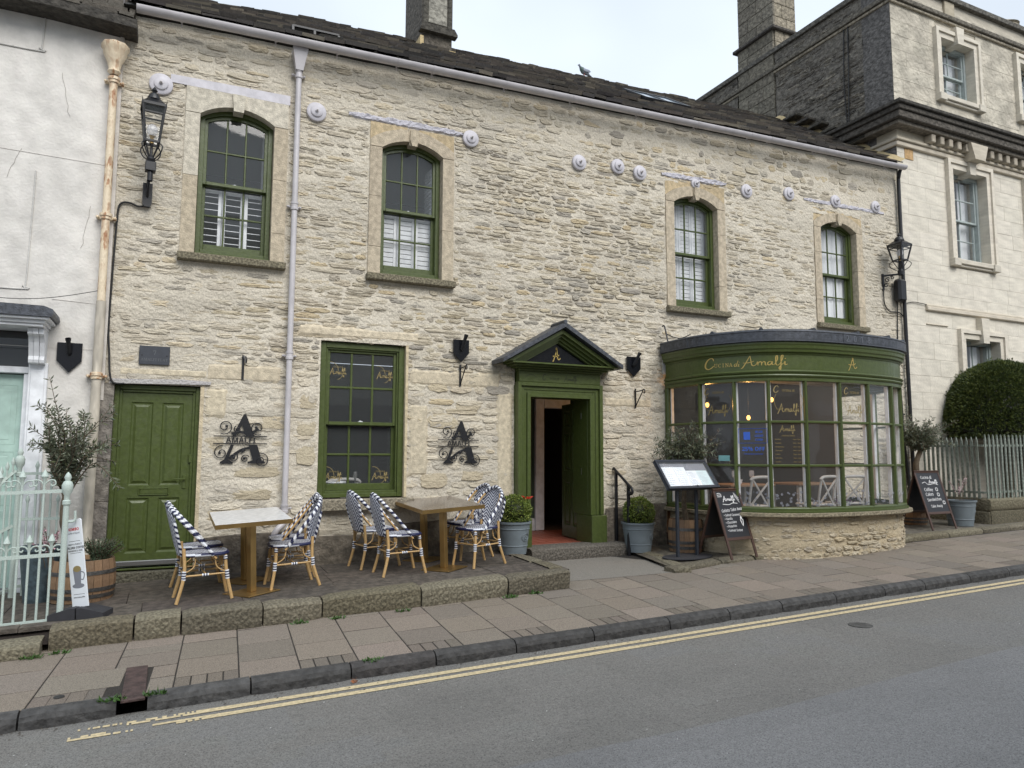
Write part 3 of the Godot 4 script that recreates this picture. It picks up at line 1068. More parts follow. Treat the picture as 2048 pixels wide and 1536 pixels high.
func upper_window(house: Node3D, x0: float, x1: float, kind: int) -> void:
	var y0 := 4.02
	var ys := 5.755 if kind < 3 else 5.79
	var yc := ys + 0.13
	var cream := lin(224, 216, 198)
	var tan := lin(206, 192, 168)
	var zf := 0.022
	var zb := -0.24
	var jw := 0.165
	var cs := [cream, tan, tan, tan]
	var base: Color = cs[kind]
	# jambs in two or three stones
	for s in 2:
		var xa := x0 - jw if s == 0 else x1 + 0.001
		var xb := x0 - 0.001 if s == 0 else x1 + jw
		var cuts: Array = [[4.0, 4.42, 5.3, ys - 0.02], [4.0, 4.36, 5.05, ys - 0.02], [4.0, 4.7, ys - 0.02]][(kind + s) % 3]
		if kind == 0 and s == 0:
			cuts = [4.0, 4.95, ys - 0.02]
		for q in cuts.size() - 1:
			var c := base.lerp(tan, rs(0, 1)) * rs(0.92, 1.05)
			if kind == 0:
				c = tan if q == 0 or s == 1 else cream
			block(house, "jamb_stone", [Vector2(xa, cuts[q] + 0.003), Vector2(xb, cuts[q] + 0.003), Vector2(xb, cuts[q + 1] - 0.003), Vector2(xa, cuts[q + 1] - 0.003)], zb, zf + rs(-0.003, 0.003), c * rs(0.95, 1.04), M.dressed)
	# arch in two halves
	var inner := arch_pts(x0, x1, ys - 0.016, yc)
	var h := inner.size() / 2
	for s in 2:
		var poly := []
		if kind == 0:
			poly = [Vector2(x1 + jw, ys - 0.016), Vector2(x1 + jw, 6.055), Vector2((x0 + x1) * 0.5 + 0.075, 6.055)] if s == 0 else [Vector2((x0 + x1) * 0.5 - 0.075, 6.055), Vector2(x0 - jw, 6.055), Vector2(x0 - jw, ys - 0.016)]
		else:
			var outer := arch_pts(x0 - jw, x1 + jw, ys + 0.08, yc + 0.165)
			poly.append(Vector2(x1 + jw, ys - 0.016) if s == 0 else Vector2((x0 + x1) * 0.5 - 0.06, yc + 0.165))
			for q in outer.size():
				if s == 0 and outer[q].x > (x0 + x1) * 0.5 + 0.06 or s == 1 and outer[q].x < (x0 + x1) * 0.5 - 0.06:
					poly.append(outer[q])
			if s == 0:
				poly.append(Vector2((x0 + x1) * 0.5 + 0.06, yc + 0.165))
			else:
				poly.append(Vector2(x0 - jw, ys - 0.016))
		var kx := 0.055
		var seg := []
		for q in inner:
			if s == 0 and q.x > (x0 + x1) * 0.5 + kx or s == 1 and q.x < (x0 + x1) * 0.5 - kx:
				seg.append(q)
		if s == 0:
			poly.append(Vector2((x0 + x1) * 0.5 + kx, yc - 0.002))
			seg.reverse()
			poly.append_array(seg)
		else:
			seg.reverse()
			poly.append_array(seg)
			poly.append(Vector2((x0 + x1) * 0.5 - kx, yc - 0.002))
		block(house, "arch_stone", poly, zb, zf + 0.004, (cream if kind == 0 else tan) * rs(0.92, 1.0), M.dressed)
	var cx := (x0 + x1) * 0.5
	var kt := 6.05 if kind == 0 else yc + 0.175
	var b := mb((cream if kind == 0 else tan) * 0.95)
	b.prism(PackedVector2Array([Vector2(cx - 0.058, yc - 0.055), Vector2(cx + 0.058, yc - 0.055), Vector2(cx + 0.078, kt), Vector2(cx - 0.078, kt)]), -0.2, 0.05 if kind == 0 else 0.03)
	if kind > 0:                                              # worn carved keystones
		b.prism(PackedVector2Array([Vector2(cx - 0.03, yc - 0.07), Vector2(cx + 0.03, yc - 0.07), Vector2(cx + 0.06, yc + 0.02), Vector2(cx + 0.05, kt - 0.03), Vector2(cx - 0.05, kt - 0.03), Vector2(cx - 0.06, yc + 0.02)]), 0.03, 0.062)
	part(house, "keystone", b, M.dressed)
	if kind > 0:                                              # ochre filling over the arch
		for s in [-1, 1]:
			var xo: float = x0 - jw if s < 0 else x1 + jw
			var outer := arch_pts(x0 - jw, x1 + jw, ys + 0.08, yc + 0.165)
			var poly := [Vector2(xo, 6.1 + (0.03 if kind > 1 else -0.02))]
			poly.append(Vector2(cx + 0.085 * s, 6.1 + (0.03 if kind > 1 else -0.02)))
			poly.append(Vector2(cx + 0.085 * s, yc + 0.168))
			var seg := []
			for q in outer:
				if (q.x - cx) * s > 0.09:
					seg.append(q + Vector2(0, 0.004))
			if s < 0:
				pass
			else:
				seg.reverse()
			poly.append_array(seg)
			block(house, "spandrel_stone", poly, -0.1, 0.008, lin(208, 188, 152) * rs(0.9, 1.02), M.dressed)
	# sill
	b = mb(lin(150, 142, 118))
	b.span(Vector3(x0 - jw - 0.02, 3.895, -0.24), Vector3(x1 + jw + 0.02, 3.985, 0.1), 0.01)
	part(house, "sill", b, M.old_stone)
	b = mb(lin(150, 142, 118))
	# timber sill of the window
	b = mb()
	b.span(Vector3(x0 + 0.002, 3.986, -0.2), Vector3(x1 - 0.002, 4.03, -0.03), 0.008)
	sash_window(house, x0 + 0.004, x1 - 0.004, 4.031, ys - 0.016, yc, -0.1, M.green_paint)
	part(house, "timber_sill", b, M.green_paint)
	# what hangs inside
	var zi := -0.265
	var w := (x1 - x0 - 0.08) / 3.0
	var xs := x0 + 0.04
	if kind == 0:
		for i in 3:
			shutter(house, xs + w * i, xs + w * (i + 1) - 0.004, 4.06, 4.9, zi, -1.25, 0.075)
		for s in 2:                                           # upper leaves folded back
			b = mb()
			b.span(Vector3(xs + 0.015 + s * (w * 3 - 0.06), 4.92, zi - 0.3), Vector3(xs + 0.045 + s * (w * 3 - 0.06), 5.75, zi))
			part(house, "shutter", b, M.white_paint)
	elif kind == 1:
		for i in 3:
			shutter(house, xs + w * i, xs + w * (i + 1) - 0.004, 4.06, 4.9, zi, 0.12)
		var sh := mb()
		sh.span(Vector3(x1 - 0.06, 4.92, zi - 0.34), Vector3(x1 - 0.03, 5.7, zi))
		part(house, "shutter", sh, M.white_paint)
		for i in 11:
			sh = mb()
			sh.xf = Transform3D(Basis(Vector3(0, 0, 1), 0.7), Vector3(x1 - 0.065, 4.97 + i * 0.064, zi - 0.17))
			sh.box(Vector3.ZERO, Vector3(0.05, 0.008, 0.26))
			part(house, "louvre", sh, M.white_paint)
	else:
		for i in 3:
			shutter(house, xs + w * i, xs + w * (i + 1) - 0.004, 4.06, 4.9, zi - 0.02, 0.1)
			shutter(house, xs + w * i, xs + w * (i + 1) - 0.004, 4.91, 5.86, zi - 0.02, 0.16 if kind == 2 else 0.06)
		if kind == 3:
			b = mb()
			for i in 24:
				var xa := x0 + 0.03 + (x1 - x0 - 0.06) * i / 24.0
				var xb := x0 + 0.03 + (x1 - x0 - 0.06) * (i + 1) / 24.0
				b.quad(Vector3(xa, 4.06, zi + 0.02 + 0.012 * sin(i * 1.9)), Vector3(xb, 4.06, zi + 0.02 + 0.012 * sin(i * 1.9 + 1.9)), Vector3(xb, 5.86, zi + 0.02 + 0.012 * sin(i * 1.9 + 1.9)), Vector3(xa, 5.86, zi + 0.02 + 0.012 * sin(i * 1.9)))
			part(house, "curtain", b, M.curtain)

func eave_y(x: float) -> float:
	return 6.885 + 0.0317 * x

func ridge_y(x: float) -> float:
	return 9.03 + 0.041 * x - maxf(0.0, 2.0 - x) * 0.055

func roof_pt(x: float, t: float, lift := 0.0) -> Vector3:         # t from 0 at the eaves to 1 at the ridge
	return Vector3(x, lerpf(eave_y(x), ridge_y(x), t) + lift * 0.83, lerpf(0.16, -3.0, t) + lift * 0.55)

func restaurant() -> void:
	pal_warm = [lin(212, 201, 179), lin(206, 194, 171), lin(216, 206, 185), lin(194, 184, 164), lin(186, 177, 160), lin(208, 197, 174), lin(172, 165, 153), lin(218, 207, 185), lin(202, 189, 162), lin(190, 180, 161), lin(208, 191, 158), lin(182, 175, 161), lin(210, 199, 176), lin(206, 195, 173)]
	pal_dark = [lin(138, 131, 120), lin(122, 117, 108), lin(158, 150, 135), lin(106, 102, 97), lin(188, 180, 164), lin(126, 120, 111), lin(144, 136, 123)]
	var house := thing("restaurant_building", "long two-storey cream rubble stone restaurant with green sash windows and bow window", "building")
	var wins := [[0.155, 1.02], [2.415, 3.28], [7.27, 8.17], [10.57, 11.49]]
	var holes := []
	for i in 4:
		var jw := 0.165
		holes.append(Rect2(wins[i][0] - jw, 3.9, wins[i][1] - wins[i][0] + 2 * jw, (6.055 if i == 0 else 6.02) - 3.9))
	holes.append(Rect2(-0.64, -0.2, 0.95, 2.6))                 # side door
	holes.append(Rect2(1.68, 0.9, 1.12, 2.155))                 # ground floor window
	holes.append(Rect2(4.41, -0.2, 1.43, 3.0))                  # doorway
	holes.append(Rect2(7.04, -0.2, 3.8, 3.44))                  # bow window
	var flat_map := func(u, v, w): return Vector3(u, v if v < 6.3 else 6.3 + (v - 6.3) * (1.0 + 0.0634 * u), w)
	var no_stone := holes.duplicate()
	var bands := [Rect2(-0.2, 6.03, 1.46, 0.15), Rect2(1.95, 6.08, 1.62, 0.08), Rect2(7.03, 6.14, 1.34, 0.1), Rect2(10.19, 6.2, 2.1, 0.12)]
	rubble(house, Vector2(-0.72, -0.3), Vector2(12.74, 6.82), flat_map, no_stone, func(_u, v): return Vector2(1.0, 1.0) if v > 2.6 else Vector2(1.25, 1.55), pal_warm, lin(224, 215, 197), func(m): return 1.0 / (80.0 + m.x * m.x), 270, Vector2(0.03, 0.0165), 1.0, [M.mortar, M.stone])
	# smooth lintels and patches of render
	for q in [[0.32, 2.44, 1.24, 2.72], [1.36, 3.06, 3.0, 3.28], [2.83, 2.5, 4.2, 2.78], [-0.6, 2.47, 0.4, 2.62], [2.82, 1.3, 3.15, 2.3], [0.32, 2.0, 0.62, 2.42], [4.1, 0.9, 4.4, 2.5], [5.86, 2.3, 6.8, 2.52]]:
		var b := mb(lin(222, 209, 183) * rs(0.94, 1.02))
		var nx := maxi(4, int((q[2] - q[0]) / 0.06))
		var ny := maxi(3, int((q[3] - q[1]) / 0.06))
		var P := []
		for j in ny + 1:
			var row := []
			for i in nx + 1:
				var ed: bool = i == 0 or j == 0 or i == nx or j == ny
				var x: float = lerpf(q[0], q[2], float(i) / nx) + (0.05 * fn.get_noise_2d(j * 40.0, q[0] * 100) if i == 0 or i == nx else 0.0)
				var y: float = lerpf(q[1], q[3], float(j) / ny) + (0.05 * fn.get_noise_2d(i * 40.0, q[1] * 100) if j == 0 or j == ny else 0.0)
				row.append(Vector3(x, y, -0.02 if ed else 0.014 + 0.01 * fn.get_noise_2d(x * 90, y * 90)))
			P.append(row)
		for j in ny:
			for i in nx:
				b.quad(P[j][i], P[j][i + 1], P[j + 1][i + 1], P[j + 1][i])
		part(house, "render_patch", b, M.dressed)
	# larger squared stones beside the doors
	for q in [[0.66, 1.05, 0.5, 0.15], [0.68, 1.32, 0.56, 0.13], [0.36, 1.62, 0.44, 0.2], [0.98, 1.9, 0.3, 0.18], [0.42, 0.8, 0.6, 0.16], [1.4, 1.45, 0.25, 0.27], [1.42, 2.15, 0.23, 0.24], [1.41, 1.83, 0.24, 0.2], [3.1, 1.95, 0.45, 0.24], [3.5, 2.2, 0.4, 0.16], [3.0, 1.15, 0.4, 0.22], [3.6, 1.25, 0.34, 0.15]]:
		var s := mb(lin(208, 195, 168) * rs(0.86, 1.0))
		lump(s, Rect2(q[0], q[1], q[2], q[3]), func(u, v, w): return Vector3(u, v, w + 0.008), 0.8, 9.0)
		part(house, "squared_stone", s, M.stone)
	# cement plinth
	for q in [[0.32, 1.72, 0], [1.72, 2.78, 1], [2.78, 4.39, 2], [5.9, 7.0, 3]]:
		var b := mb(lin(142, 132, 118) * [1.0, 0.92, 0.97, 1.04][q[2]])
		var k := int((q[1] - q[0]) / 0.08)
		for i in k:
			var xa: float = lerpf(q[0], q[1], float(i) / k)
			var xb: float = lerpf(q[0], q[1], float(i + 1) / k)
			var ya := 0.63 + 0.035 * xa + 0.03 * fn.get_noise_1d(xa * 70)
			var yb := 0.63 + 0.035 * xb + 0.03 * fn.get_noise_1d(xb * 70)
			if q[2] == 1:
				ya = 0.6
				yb = 0.6
			b.quad(Vector3(xa, -0.1, 0.034), Vector3(xb, -0.1, 0.034), Vector3(xb, yb - 0.012, 0.034), Vector3(xa, ya - 0.012, 0.034))
			b.quad(Vector3(xa, ya - 0.012, 0.034), Vector3(xb, yb - 0.012, 0.034), Vector3(xb, yb, -0.02), Vector3(xa, ya, -0.02))
		part(house, "plinth", b, M.cement)
	for i in 4:
		upper_window(house, wins[i][0], wins[i][1], i)
	# painted wall plates of the tie rods and the strips of old timber between
	var pl := [[-0.29, 6.0, 0.13], [1.53, 6.04, 0.125], [3.69, 6.1, 0.12], [5.48, 6.07, 0.12], [6.18, 6.13, 0.12], [6.6, 6.1, 0.12], [7.71, 6.1, 0.085], [8.82, 6.16, 0.12], [9.81, 6.27, 0.12], [10.97, 6.31, 0.12], [12.05, 6.37, 0.115]]
	for p in pl:
		var b := mb()
		var r: float = p[2]
		b.xf = Transform3D(Basis(Vector3(1, 0, 0), PI / 2), Vector3(p[0], p[1], 0.012))
		b.lathe([Vector2(r, -0.02), Vector2(r, 0.026), Vector2(r - 0.006, 0.032), Vector2(r * 0.62, 0.036), Vector2(r * 0.6, 0.052), Vector2(r * 0.56, 0.056), Vector2(r * 0.28, 0.058), Vector2(0, 0.058)], 28)
		var pm := part(house, "tie_plate", b, M.grey_paint)
		b = mb()
		b.xf = Transform3D(Basis(Vector3(1, 0, 0), PI / 2) , Vector3(p[0], p[1], 0.07))
		b.lathe([Vector2(0.022, 0), Vector2(0.022, 0.018), Vector2(0.012, 0.022), Vector2(0.011, 0.05), Vector2(0, 0.052)], 6)
		part(pm, "nut", b, M.plastic_grey)
	for i in 4:
		var q: Rect2 = bands[i]
		var b := mb(lin(206, 204, 212))
		if i == 0:
			b.prism(PackedVector2Array([Vector2(-0.19, 6.06), Vector2(1.2, 6.06), Vector2(1.2, 6.185), Vector2(-0.19, 6.16)]), -0.05, 0.02)
			part(house, "timber_strip", b, M.grey_paint)
			continue
		var k := int(q.size.x / 0.035)
		var prev := []
		for n in k + 1:
			var x := q.position.x + q.size.x * n / k
			var e := minf(1.0, minf(n, k - n) / 4.0)
			var mid := q.position.y + q.size.y * 0.5 + (0.04 * (float(n) / k - 0.5) if i > 1 else 0.03 * (float(n) / k))
			var hh := 0.062 * (0.45 + 0.55 * e) + 0.02 * fn.get_noise_1d(x * 130)
			var col := []
			for m in 5:
				col.append(Vector3(x + rs(-0.008, 0.008), mid - hh + hh * 2 * m / 4.0 + rs(-0.008, 0.008), -0.02 if m == 0 or m == 4 else 0.02 + rs(-0.01, 0.012)))
			if n > 0:
				for m in 4:
					b.quad(prev[m], col[m], col[m + 1], prev[m + 1])
			prev = col
		part(house, "timber_strip", b, M.flaky_paint)
	roof(house)
	gutters(house)
	side_door(house)
	low_window(house)
	doorway(house)
	bow_window(house)
	rooms(house)

func roof(house: Node3D) -> void:
	var b := mb(lin(60, 56, 52))
	for i in 14:
		var xa := -0.72 + i * 0.9615
		var xb := xa + 0.9615
		b.quad(roof_pt(xa, 0, -0.03), roof_pt(xb, 0, -0.03), roof_pt(xb, 1, -0.03), roof_pt(xa, 1, -0.03))
		b.quad(Vector3(xb, eave_y(xb) - 1.2, -7), Vector3(xa, eave_y(xa) - 1.2, -7), roof_pt(xa, 1, -0.03), roof_pt(xb, 1, -0.03))
		b.quad(roof_pt(xa, 0, -0.03), Vector3(xa, eave_y(xa) - 0.1, -0.25), Vector3(xb, eave_y(xb) - 0.1, -0.25), roof_pt(xb, 0, -0.03))
	part(house, "roof", b, M.slate)
	var rest := mb()
	var n := 0
	var t := 0.0
	var r := 0
	while t < 0.985:
		var ex := lerpf(0.088, 0.052, t)
		var x := -0.74 + rs(-0.2, 0)
		while x < 12.72:
			var w := rs(0.16, 0.4) * lerpf(1.15, 0.75, t)
			var xa := maxf(x + 0.006, -0.72)
			var xb := minf(x + w, 12.72)
			x += w
			if xb - xa < 0.08 or (xa > 7.5 and xb < 8.65 and t > 0.30 and t < 0.62 and false):
				continue
			var one: bool = r < 6 and n < 280
			var s := mb() if one else rest
			s.col = lin(88, 83, 78).lerp([lin(70, 67, 65), lin(108, 101, 91), lin(80, 78, 77), lin(94, 87, 80), lin(128, 121, 107)][rng.randi() % 5], rs(0.2, 1.0)) * rs(0.85, 1.4)
			var th := rs(0.022, 0.055)
			var la := rs(0.012, 0.04)
			var lb := la + rs(-0.008, 0.008)
			var j := rs(-0.006, 0.006)
			var t2 := t + ex * 1.35
			var A := roof_pt(xa, t + j * 0.5, la + th)
			var B := roof_pt(xb, t - j * 0.5 + rs(-0.003, 0.003), lb + th)
			var C := roof_pt(xb - rs(0, 0.03), t2, 0.006)
			var D := roof_pt(xa + rs(0, 0.03), t2, 0.006)
			var m := roof_pt(lerpf(xa, xb, rs(0.3, 0.7)), t + rs(-0.004, 0.003), (la + lb) * 0.5 + th + rs(-0.003, 0.004))
			var dn := Vector3(0, -th * 0.83, -th * 0.55)
			s.tri(A, m, D)
			s.tri(m, C, D)
			s.tri(m, B, C)
			s.quad(A + dn, m + dn, m, A)
			s.quad(m + dn, B + dn, B, m)
			s.quad(A + dn, A, D, D + dn)
			s.quad(B, B + dn, C + dn, C)
			if one:
				part(house, "roof_tile", s, M.slate)
				n += 1
		t += ex
		r += 1
	part(house, "roof_tile", rest, M.slate).set_meta("kind", "stuff")
	# ridge stones
	var x := -0.72
	while x < 12.6:
		var w := rs(0.42, 0.62)
		var s := mb(lin(98, 90, 78) * rs(0.6, 1.0))
		var a := roof_pt(x, 1, 0.02 + rs(-0.012, 0.012))
		var c := roof_pt(minf(x + w - 0.012, 12.7), 1, 0.02 + rs(-0.012, 0.012))
		var f := Vector3(0, -0.11, 0.2)
		var g := Vector3(0, -0.11, -0.2)
		var u := Vector3(0, -0.03, 0)
		s.quad(a + f, c + f, c, a)
		s.quad(c + g, a + g, a, c)
		s.quad(a + f + u, c + f + u, c + f, a + f)
		s.tri(a + f, a, a + g)
		s.tri(c, c + f, c + g)
		part(house, "ridge_stone", s, M.slate)
		x += w
	# chimney of the restaurant: weathered stone with a panelled face and a stone skirt
	var ch := mb(lin(112, 106, 96))
	ch.span(Vector3(3.68, 8.2, -3.36), Vector3(4.24, 11.4, -2.3), 0.02)
	var chim := part(house, "chimney", ch, M.dark_stone)
	ch = mb(lin(88, 84, 76))
	ch.prism(PackedVector2Array([Vector2(3.62, 9.0), Vector2(4.31, 9.0), Vector2(4.31, 9.04), Vector2(4.25, 9.13), Vector2(3.67, 9.13), Vector2(3.62, 9.04)]), -2.34, -2.2)
	part(chim, "weathering_course", ch, M.dark_stone)
	ch = mb(lin(176, 172, 160))
	ch.span(Vector3(3.79, 9.2, -2.305), Vector3(4.14, 9.78, -2.285), 0.01)
	part(chim, "pale_panel", ch, M.dark_stone)
	for q in [[3.69, 3.78, 9.14, 11.4], [4.15, 4.235, 9.14, 11.4]]:
		ch = mb(lin(96, 92, 84))
		ch.span(Vector3(q[0], q[2], -2.304), Vector3(q[1], q[3], -2.27), 0.008)
		part(chim, "corner_strip", ch, M.dark_stone)
	ch = mb(lin(214, 192, 146))
	ch.prism(PackedVector2Array([Vector2(3.64, 8.5), Vector2(4.29, 8.55), Vector2(4.27, 8.72), Vector2(3.9, 8.7), Vector2(3.66, 8.74)]), -2.3, -2.2)
	ch.prism(PackedVector2Array([Vector2(3.62, 8.3), Vector2(3.7, 8.3), Vector2(3.69, 8.9), Vector2(3.63, 8.9)]), -3.1, -2.24)
	part(chim, "mortar_flaunching", ch, M.dressed)
	# roof windows: the left one propped open, the right one shut
	var xw := 7.95
	var s := mb()
	for q in [[xw - 0.5, 0.36, xw - 0.44, 0.6], [xw + 0.44, 0.36, xw + 0.5, 0.6], [xw - 0.44, 0.36, xw + 0.44, 0.385], [xw - 0.44, 0.575, xw + 0.44, 0.6], [xw - 0.02, 0.385, xw + 0.02, 0.575]]:
		var A := roof_pt(q[0], q[1], 0.1)
		var B := roof_pt(q[2], q[1], 0.1)
		var C := roof_pt(q[2], q[3], 0.1)
		var D := roof_pt(q[0], q[3], 0.1)
		var dn := Vector3(0, -0.1, -0.06)
		s.quad(A, B, C, D)
		s.quad(A + dn, B + dn, B, A)
		s.quad(A + dn, A, D, D + dn)
		s.quad(B, B + dn, C + dn, C)
	var sk := part(house, "skylight", s, M.black_iron)
	for q in [[xw - 0.44, xw - 0.02], [xw + 0.02, xw + 0.44]]:
		s = mb()
		s.quad(roof_pt(q[0], 0.385, 0.085), roof_pt(q[1], 0.385, 0.085), roof_pt(q[1], 0.575, 0.085), roof_pt(q[0], 0.575, 0.085))
		part(sk, "pane", s, M.sky_glass)
	s = mb()
	var y0 := 7.24
	for q in [[1.24, 1.86, 0.11], [1.24, 1.86, 0.0]]:
		s.bar(Vector3(q[0], y0 + q[2], -0.3 - q[2] * 0.2), Vector3(q[1], y0 + q[2] + 0.016, -0.3 - q[2] * 0.2), 0.025, 0.03)
	for xx in [1.245, 1.53, 1.855]:
		s.bar(Vector3(xx, y0 - 0.03, -0.3), Vector3(xx, y0 + 0.115, -0.325), 0.03, 0.03)
		s.bar(Vector3(xx, y0 + 0.11, -0.33), Vector3(xx, y0 + 0.25, -0.75), 0.03, 0.03)
	var sk2 := part(house, "skylight", s, M.black_iron)
	s = mb()
	s.quad(Vector3(1.25, y0, -0.3), Vector3(1.85, y0 + 0.016, -0.3), Vector3(1.85, y0 + 0.2, -0.75), Vector3(1.25, y0 + 0.19, -0.75))
	part(sk2, "pane", s, M.sky_glass)

func gutters(house: Node3D) -> void:
	var gy := func(x): return 6.80 + 0.0317 * x
	var b := mb()
	var r := 0.07
	var K := 10
	for q in [[r, 1.0], [r - 0.006, -1.0]]:
		for i in K:
			var a := PI + PI * i / K
			var c := PI + PI * (i + 1) / K
			var xa := -0.58
			var xb := 12.66
			var na: Vector3 = Vector3(0, sin(a), -cos(a)) * q[1]
			var nc: Vector3 = Vector3(0, sin(c), -cos(c)) * q[1]
			var A := Vector3(xa, gy.call(xa) + q[0] * sin(a), 0.235 - q[0] * cos(a))
			var C := Vector3(xa, gy.call(xa) + q[0] * sin(c), 0.235 - q[0] * cos(c))
			var d := Vector3(xb - xa, gy.call(xb) - gy.call(xa), 0)
			b.quadN([C, C + d, A + d, A] if q[1] > 0 else [A, A + d, C + d, C], [nc, nc, na, na] if q[1] > 0 else [na, na, nc, nc])
	for x in [-0.58, 12.66]:
		for i in K:
			var a := PI + PI * i / K
			var c := PI + PI * (i + 1) / K
			b.tri(Vector3(x, gy.call(x), 0.235), Vector3(x, gy.call(x) + r * sin(a), 0.235 - r * cos(a)), Vector3(x, gy.call(x) + r * sin(c), 0.235 - r * cos(c)))
	var g := part(house, "gutter", b, M.plastic_grey)
	for x in [-0.1, 0.98, 1.75, 2.55, 3.05, 4.15, 5.25, 6.45, 7.6, 8.75, 9.2, 10.3, 11.2, 12.2]:
		b = mb()
		var P := []
		for i in K + 1:
			var a := PI + PI * i / K
			P.append(Vector3(x, gy.call(x) + (r + 0.004) * sin(a), 0.235 - (r + 0.004) * cos(a)))
		for i in K:
			b.bar(P[i], P[i + 1], 0.032, 0.004, 0.0, Vector3(0, P[i].y - gy.call(x), P[i].z - 0.235).normalized())
		b.span(Vector3(x - 0.008, gy.call(x) - 0.09, 0.13), Vector3(x + 0.008, gy.call(x) + 0.002, 0.163), 0.003)
		part(g, "gutter_bracket", b, M.plastic_grey)
	# rainwater pipe with its hopper
	b = mb()
	b.tube([Vector3(1.285, 6.5, 0.09), Vector3(1.285, 0.84, 0.09)], 0.036, 14)
	var p := part(house, "downpipe", b, M.plastic_grey)
	b = mb()
	b.xf = Transform3D(Basis(), Vector3(1.285, 6.5, 0.1))
	for q in [[0.045, 0.0, 0.09, 0.24], [0.094, 0.24, 0.094, 0.28]]:
		var k: float = q[0]
		var m: float = q[2]
		var c := [[-1, 1], [1, 1], [1, -0.7], [-1, -0.7]]
		for i in 4:
			var j := (i + 1) % 4
			b.quad(Vector3(c[i][0] * k, q[1], c[i][1] * k), Vector3(c[j][0] * k, q[1], c[j][1] * k), Vector3(c[j][0] * m, q[3], c[j][1] * m), Vector3(c[i][0] * m, q[3], c[i][1] * m))
	part(p, "hopper", b, M.plastic_grey)
	for y in [6.46, 4.72, 2.82, 0.95]:
		b = mb()
		b.xf = Transform3D(Basis(), Vector3(1.285, y, 0.09))
		b.lathe([Vector2(0.036, -0.05), Vector2(0.047, -0.05), Vector2(0.047, -0.02), Vector2(0.042, -0.015), Vector2(0.042, 0.02), Vector2(0.047, 0.025), Vector2(0.047, 0.05), Vector2(0.036, 0.05)], 14)
		b.span(Vector3(-0.085, -0.012, -0.07), Vector3(0.085, 0.012, -0.03), 0.004)
		for sx in [-0.075, 0.075]:
			b.ball(Vector3(sx, 0, -0.03), Vector3(0.014, 0.014, 0.012), 8, 6)
		part(p, "pipe_collar", b, M.plastic_grey)
	b = mb()
	b.tube(smooth([Vector3(1.285, 0.9, 0.09), Vector3(1.28, 0.78, 0.1), Vector3(1.2, 0.7, 0.13), Vector3(1.16, 0.6, 0.13), Vector3(1.16, 0.3, 0.12), Vector3(1.16, 0.2, 0.12)], 5), 0.037, 14)
	part(p, "pipe_shoe", b, M.plastic_grey)
	# dark pipe on the right hand corner
	b = mb()
	b.tube(smooth([Vector3(12.66, 7.2, 0.16), Vector3(12.66, 7.05, 0.1), Vector3(12.68, 6.6, 0.07), Vector3(12.68, 3.0, 0.07), Vector3(12.7, 0.5, 0.07)], 5), 0.035, 10)
	part(house, "corner_pipe", b, M.black_iron)

func panel(b: MB, x0: float, x1: float, y0: float, y1: float, z: float) -> void:      # raised and fielded: moulding, sunk flat, raised middle
	var st := [[0.0, 0.0], [0.012, -0.012], [0.02, -0.014], [0.03, -0.014], [0.055, 0.0]]
	for i in st.size() - 1:
		var a: Array = st[i]
		var c: Array = st[i + 1]
		var o := [Vector3(x0 + a[0], y0 + a[0], z + a[1]), Vector3(x1 - a[0], y0 + a[0], z + a[1]), Vector3(x1 - a[0], y1 - a[0], z + a[1]), Vector3(x0 + a[0], y1 - a[0], z + a[1])]
		var n := [Vector3(x0 + c[0], y0 + c[0], z + c[1]), Vector3(x1 - c[0], y0 + c[0], z + c[1]), Vector3(x1 - c[0], y1 - c[0], z + c[1]), Vector3(x0 + c[0], y1 - c[0], z + c[1])]
		for k in 4:
			var j := (k + 1) % 4
			b.quad(o[k], o[j], n[j], n[k])
		if i == st.size() - 2:
			b.quad(n[0], n[1], n[2], n[3])

func panelled_door(b: MB, x0: float, x1: float, y0: float, y1: float, z: float, rows: Array, stile: float) -> void:    # a slab whose face is stiles, rails and sunk panels
	var xm := (x0 + x1) * 0.5
	b.span(Vector3(x0, y0, z - 0.045), Vector3(x1, y1, z - 0.02))
	var xs := [[x0 + stile, xm - stile * 0.5], [xm + stile * 0.5, x1 - stile]]
	b.span(Vector3(x0, y0, z - 0.02), Vector3(x0 + stile, y1, z))
	b.span(Vector3(x1 - stile, y0, z - 0.02), Vector3(x1, y1, z))
	b.span(Vector3(xm - stile * 0.5, rows[0][0], z - 0.02), Vector3(xm + stile * 0.5, rows[rows.size() - 1][1], z - 0.0005))
	var y := y0
	for r in rows:
		b.span(Vector3(x0 + stile, y, z - 0.02), Vector3(x1 - stile, r[0], z))
		y = r[1]
	b.span(Vector3(x0 + stile, y, z - 0.02), Vector3(x1 - stile, y1, z))

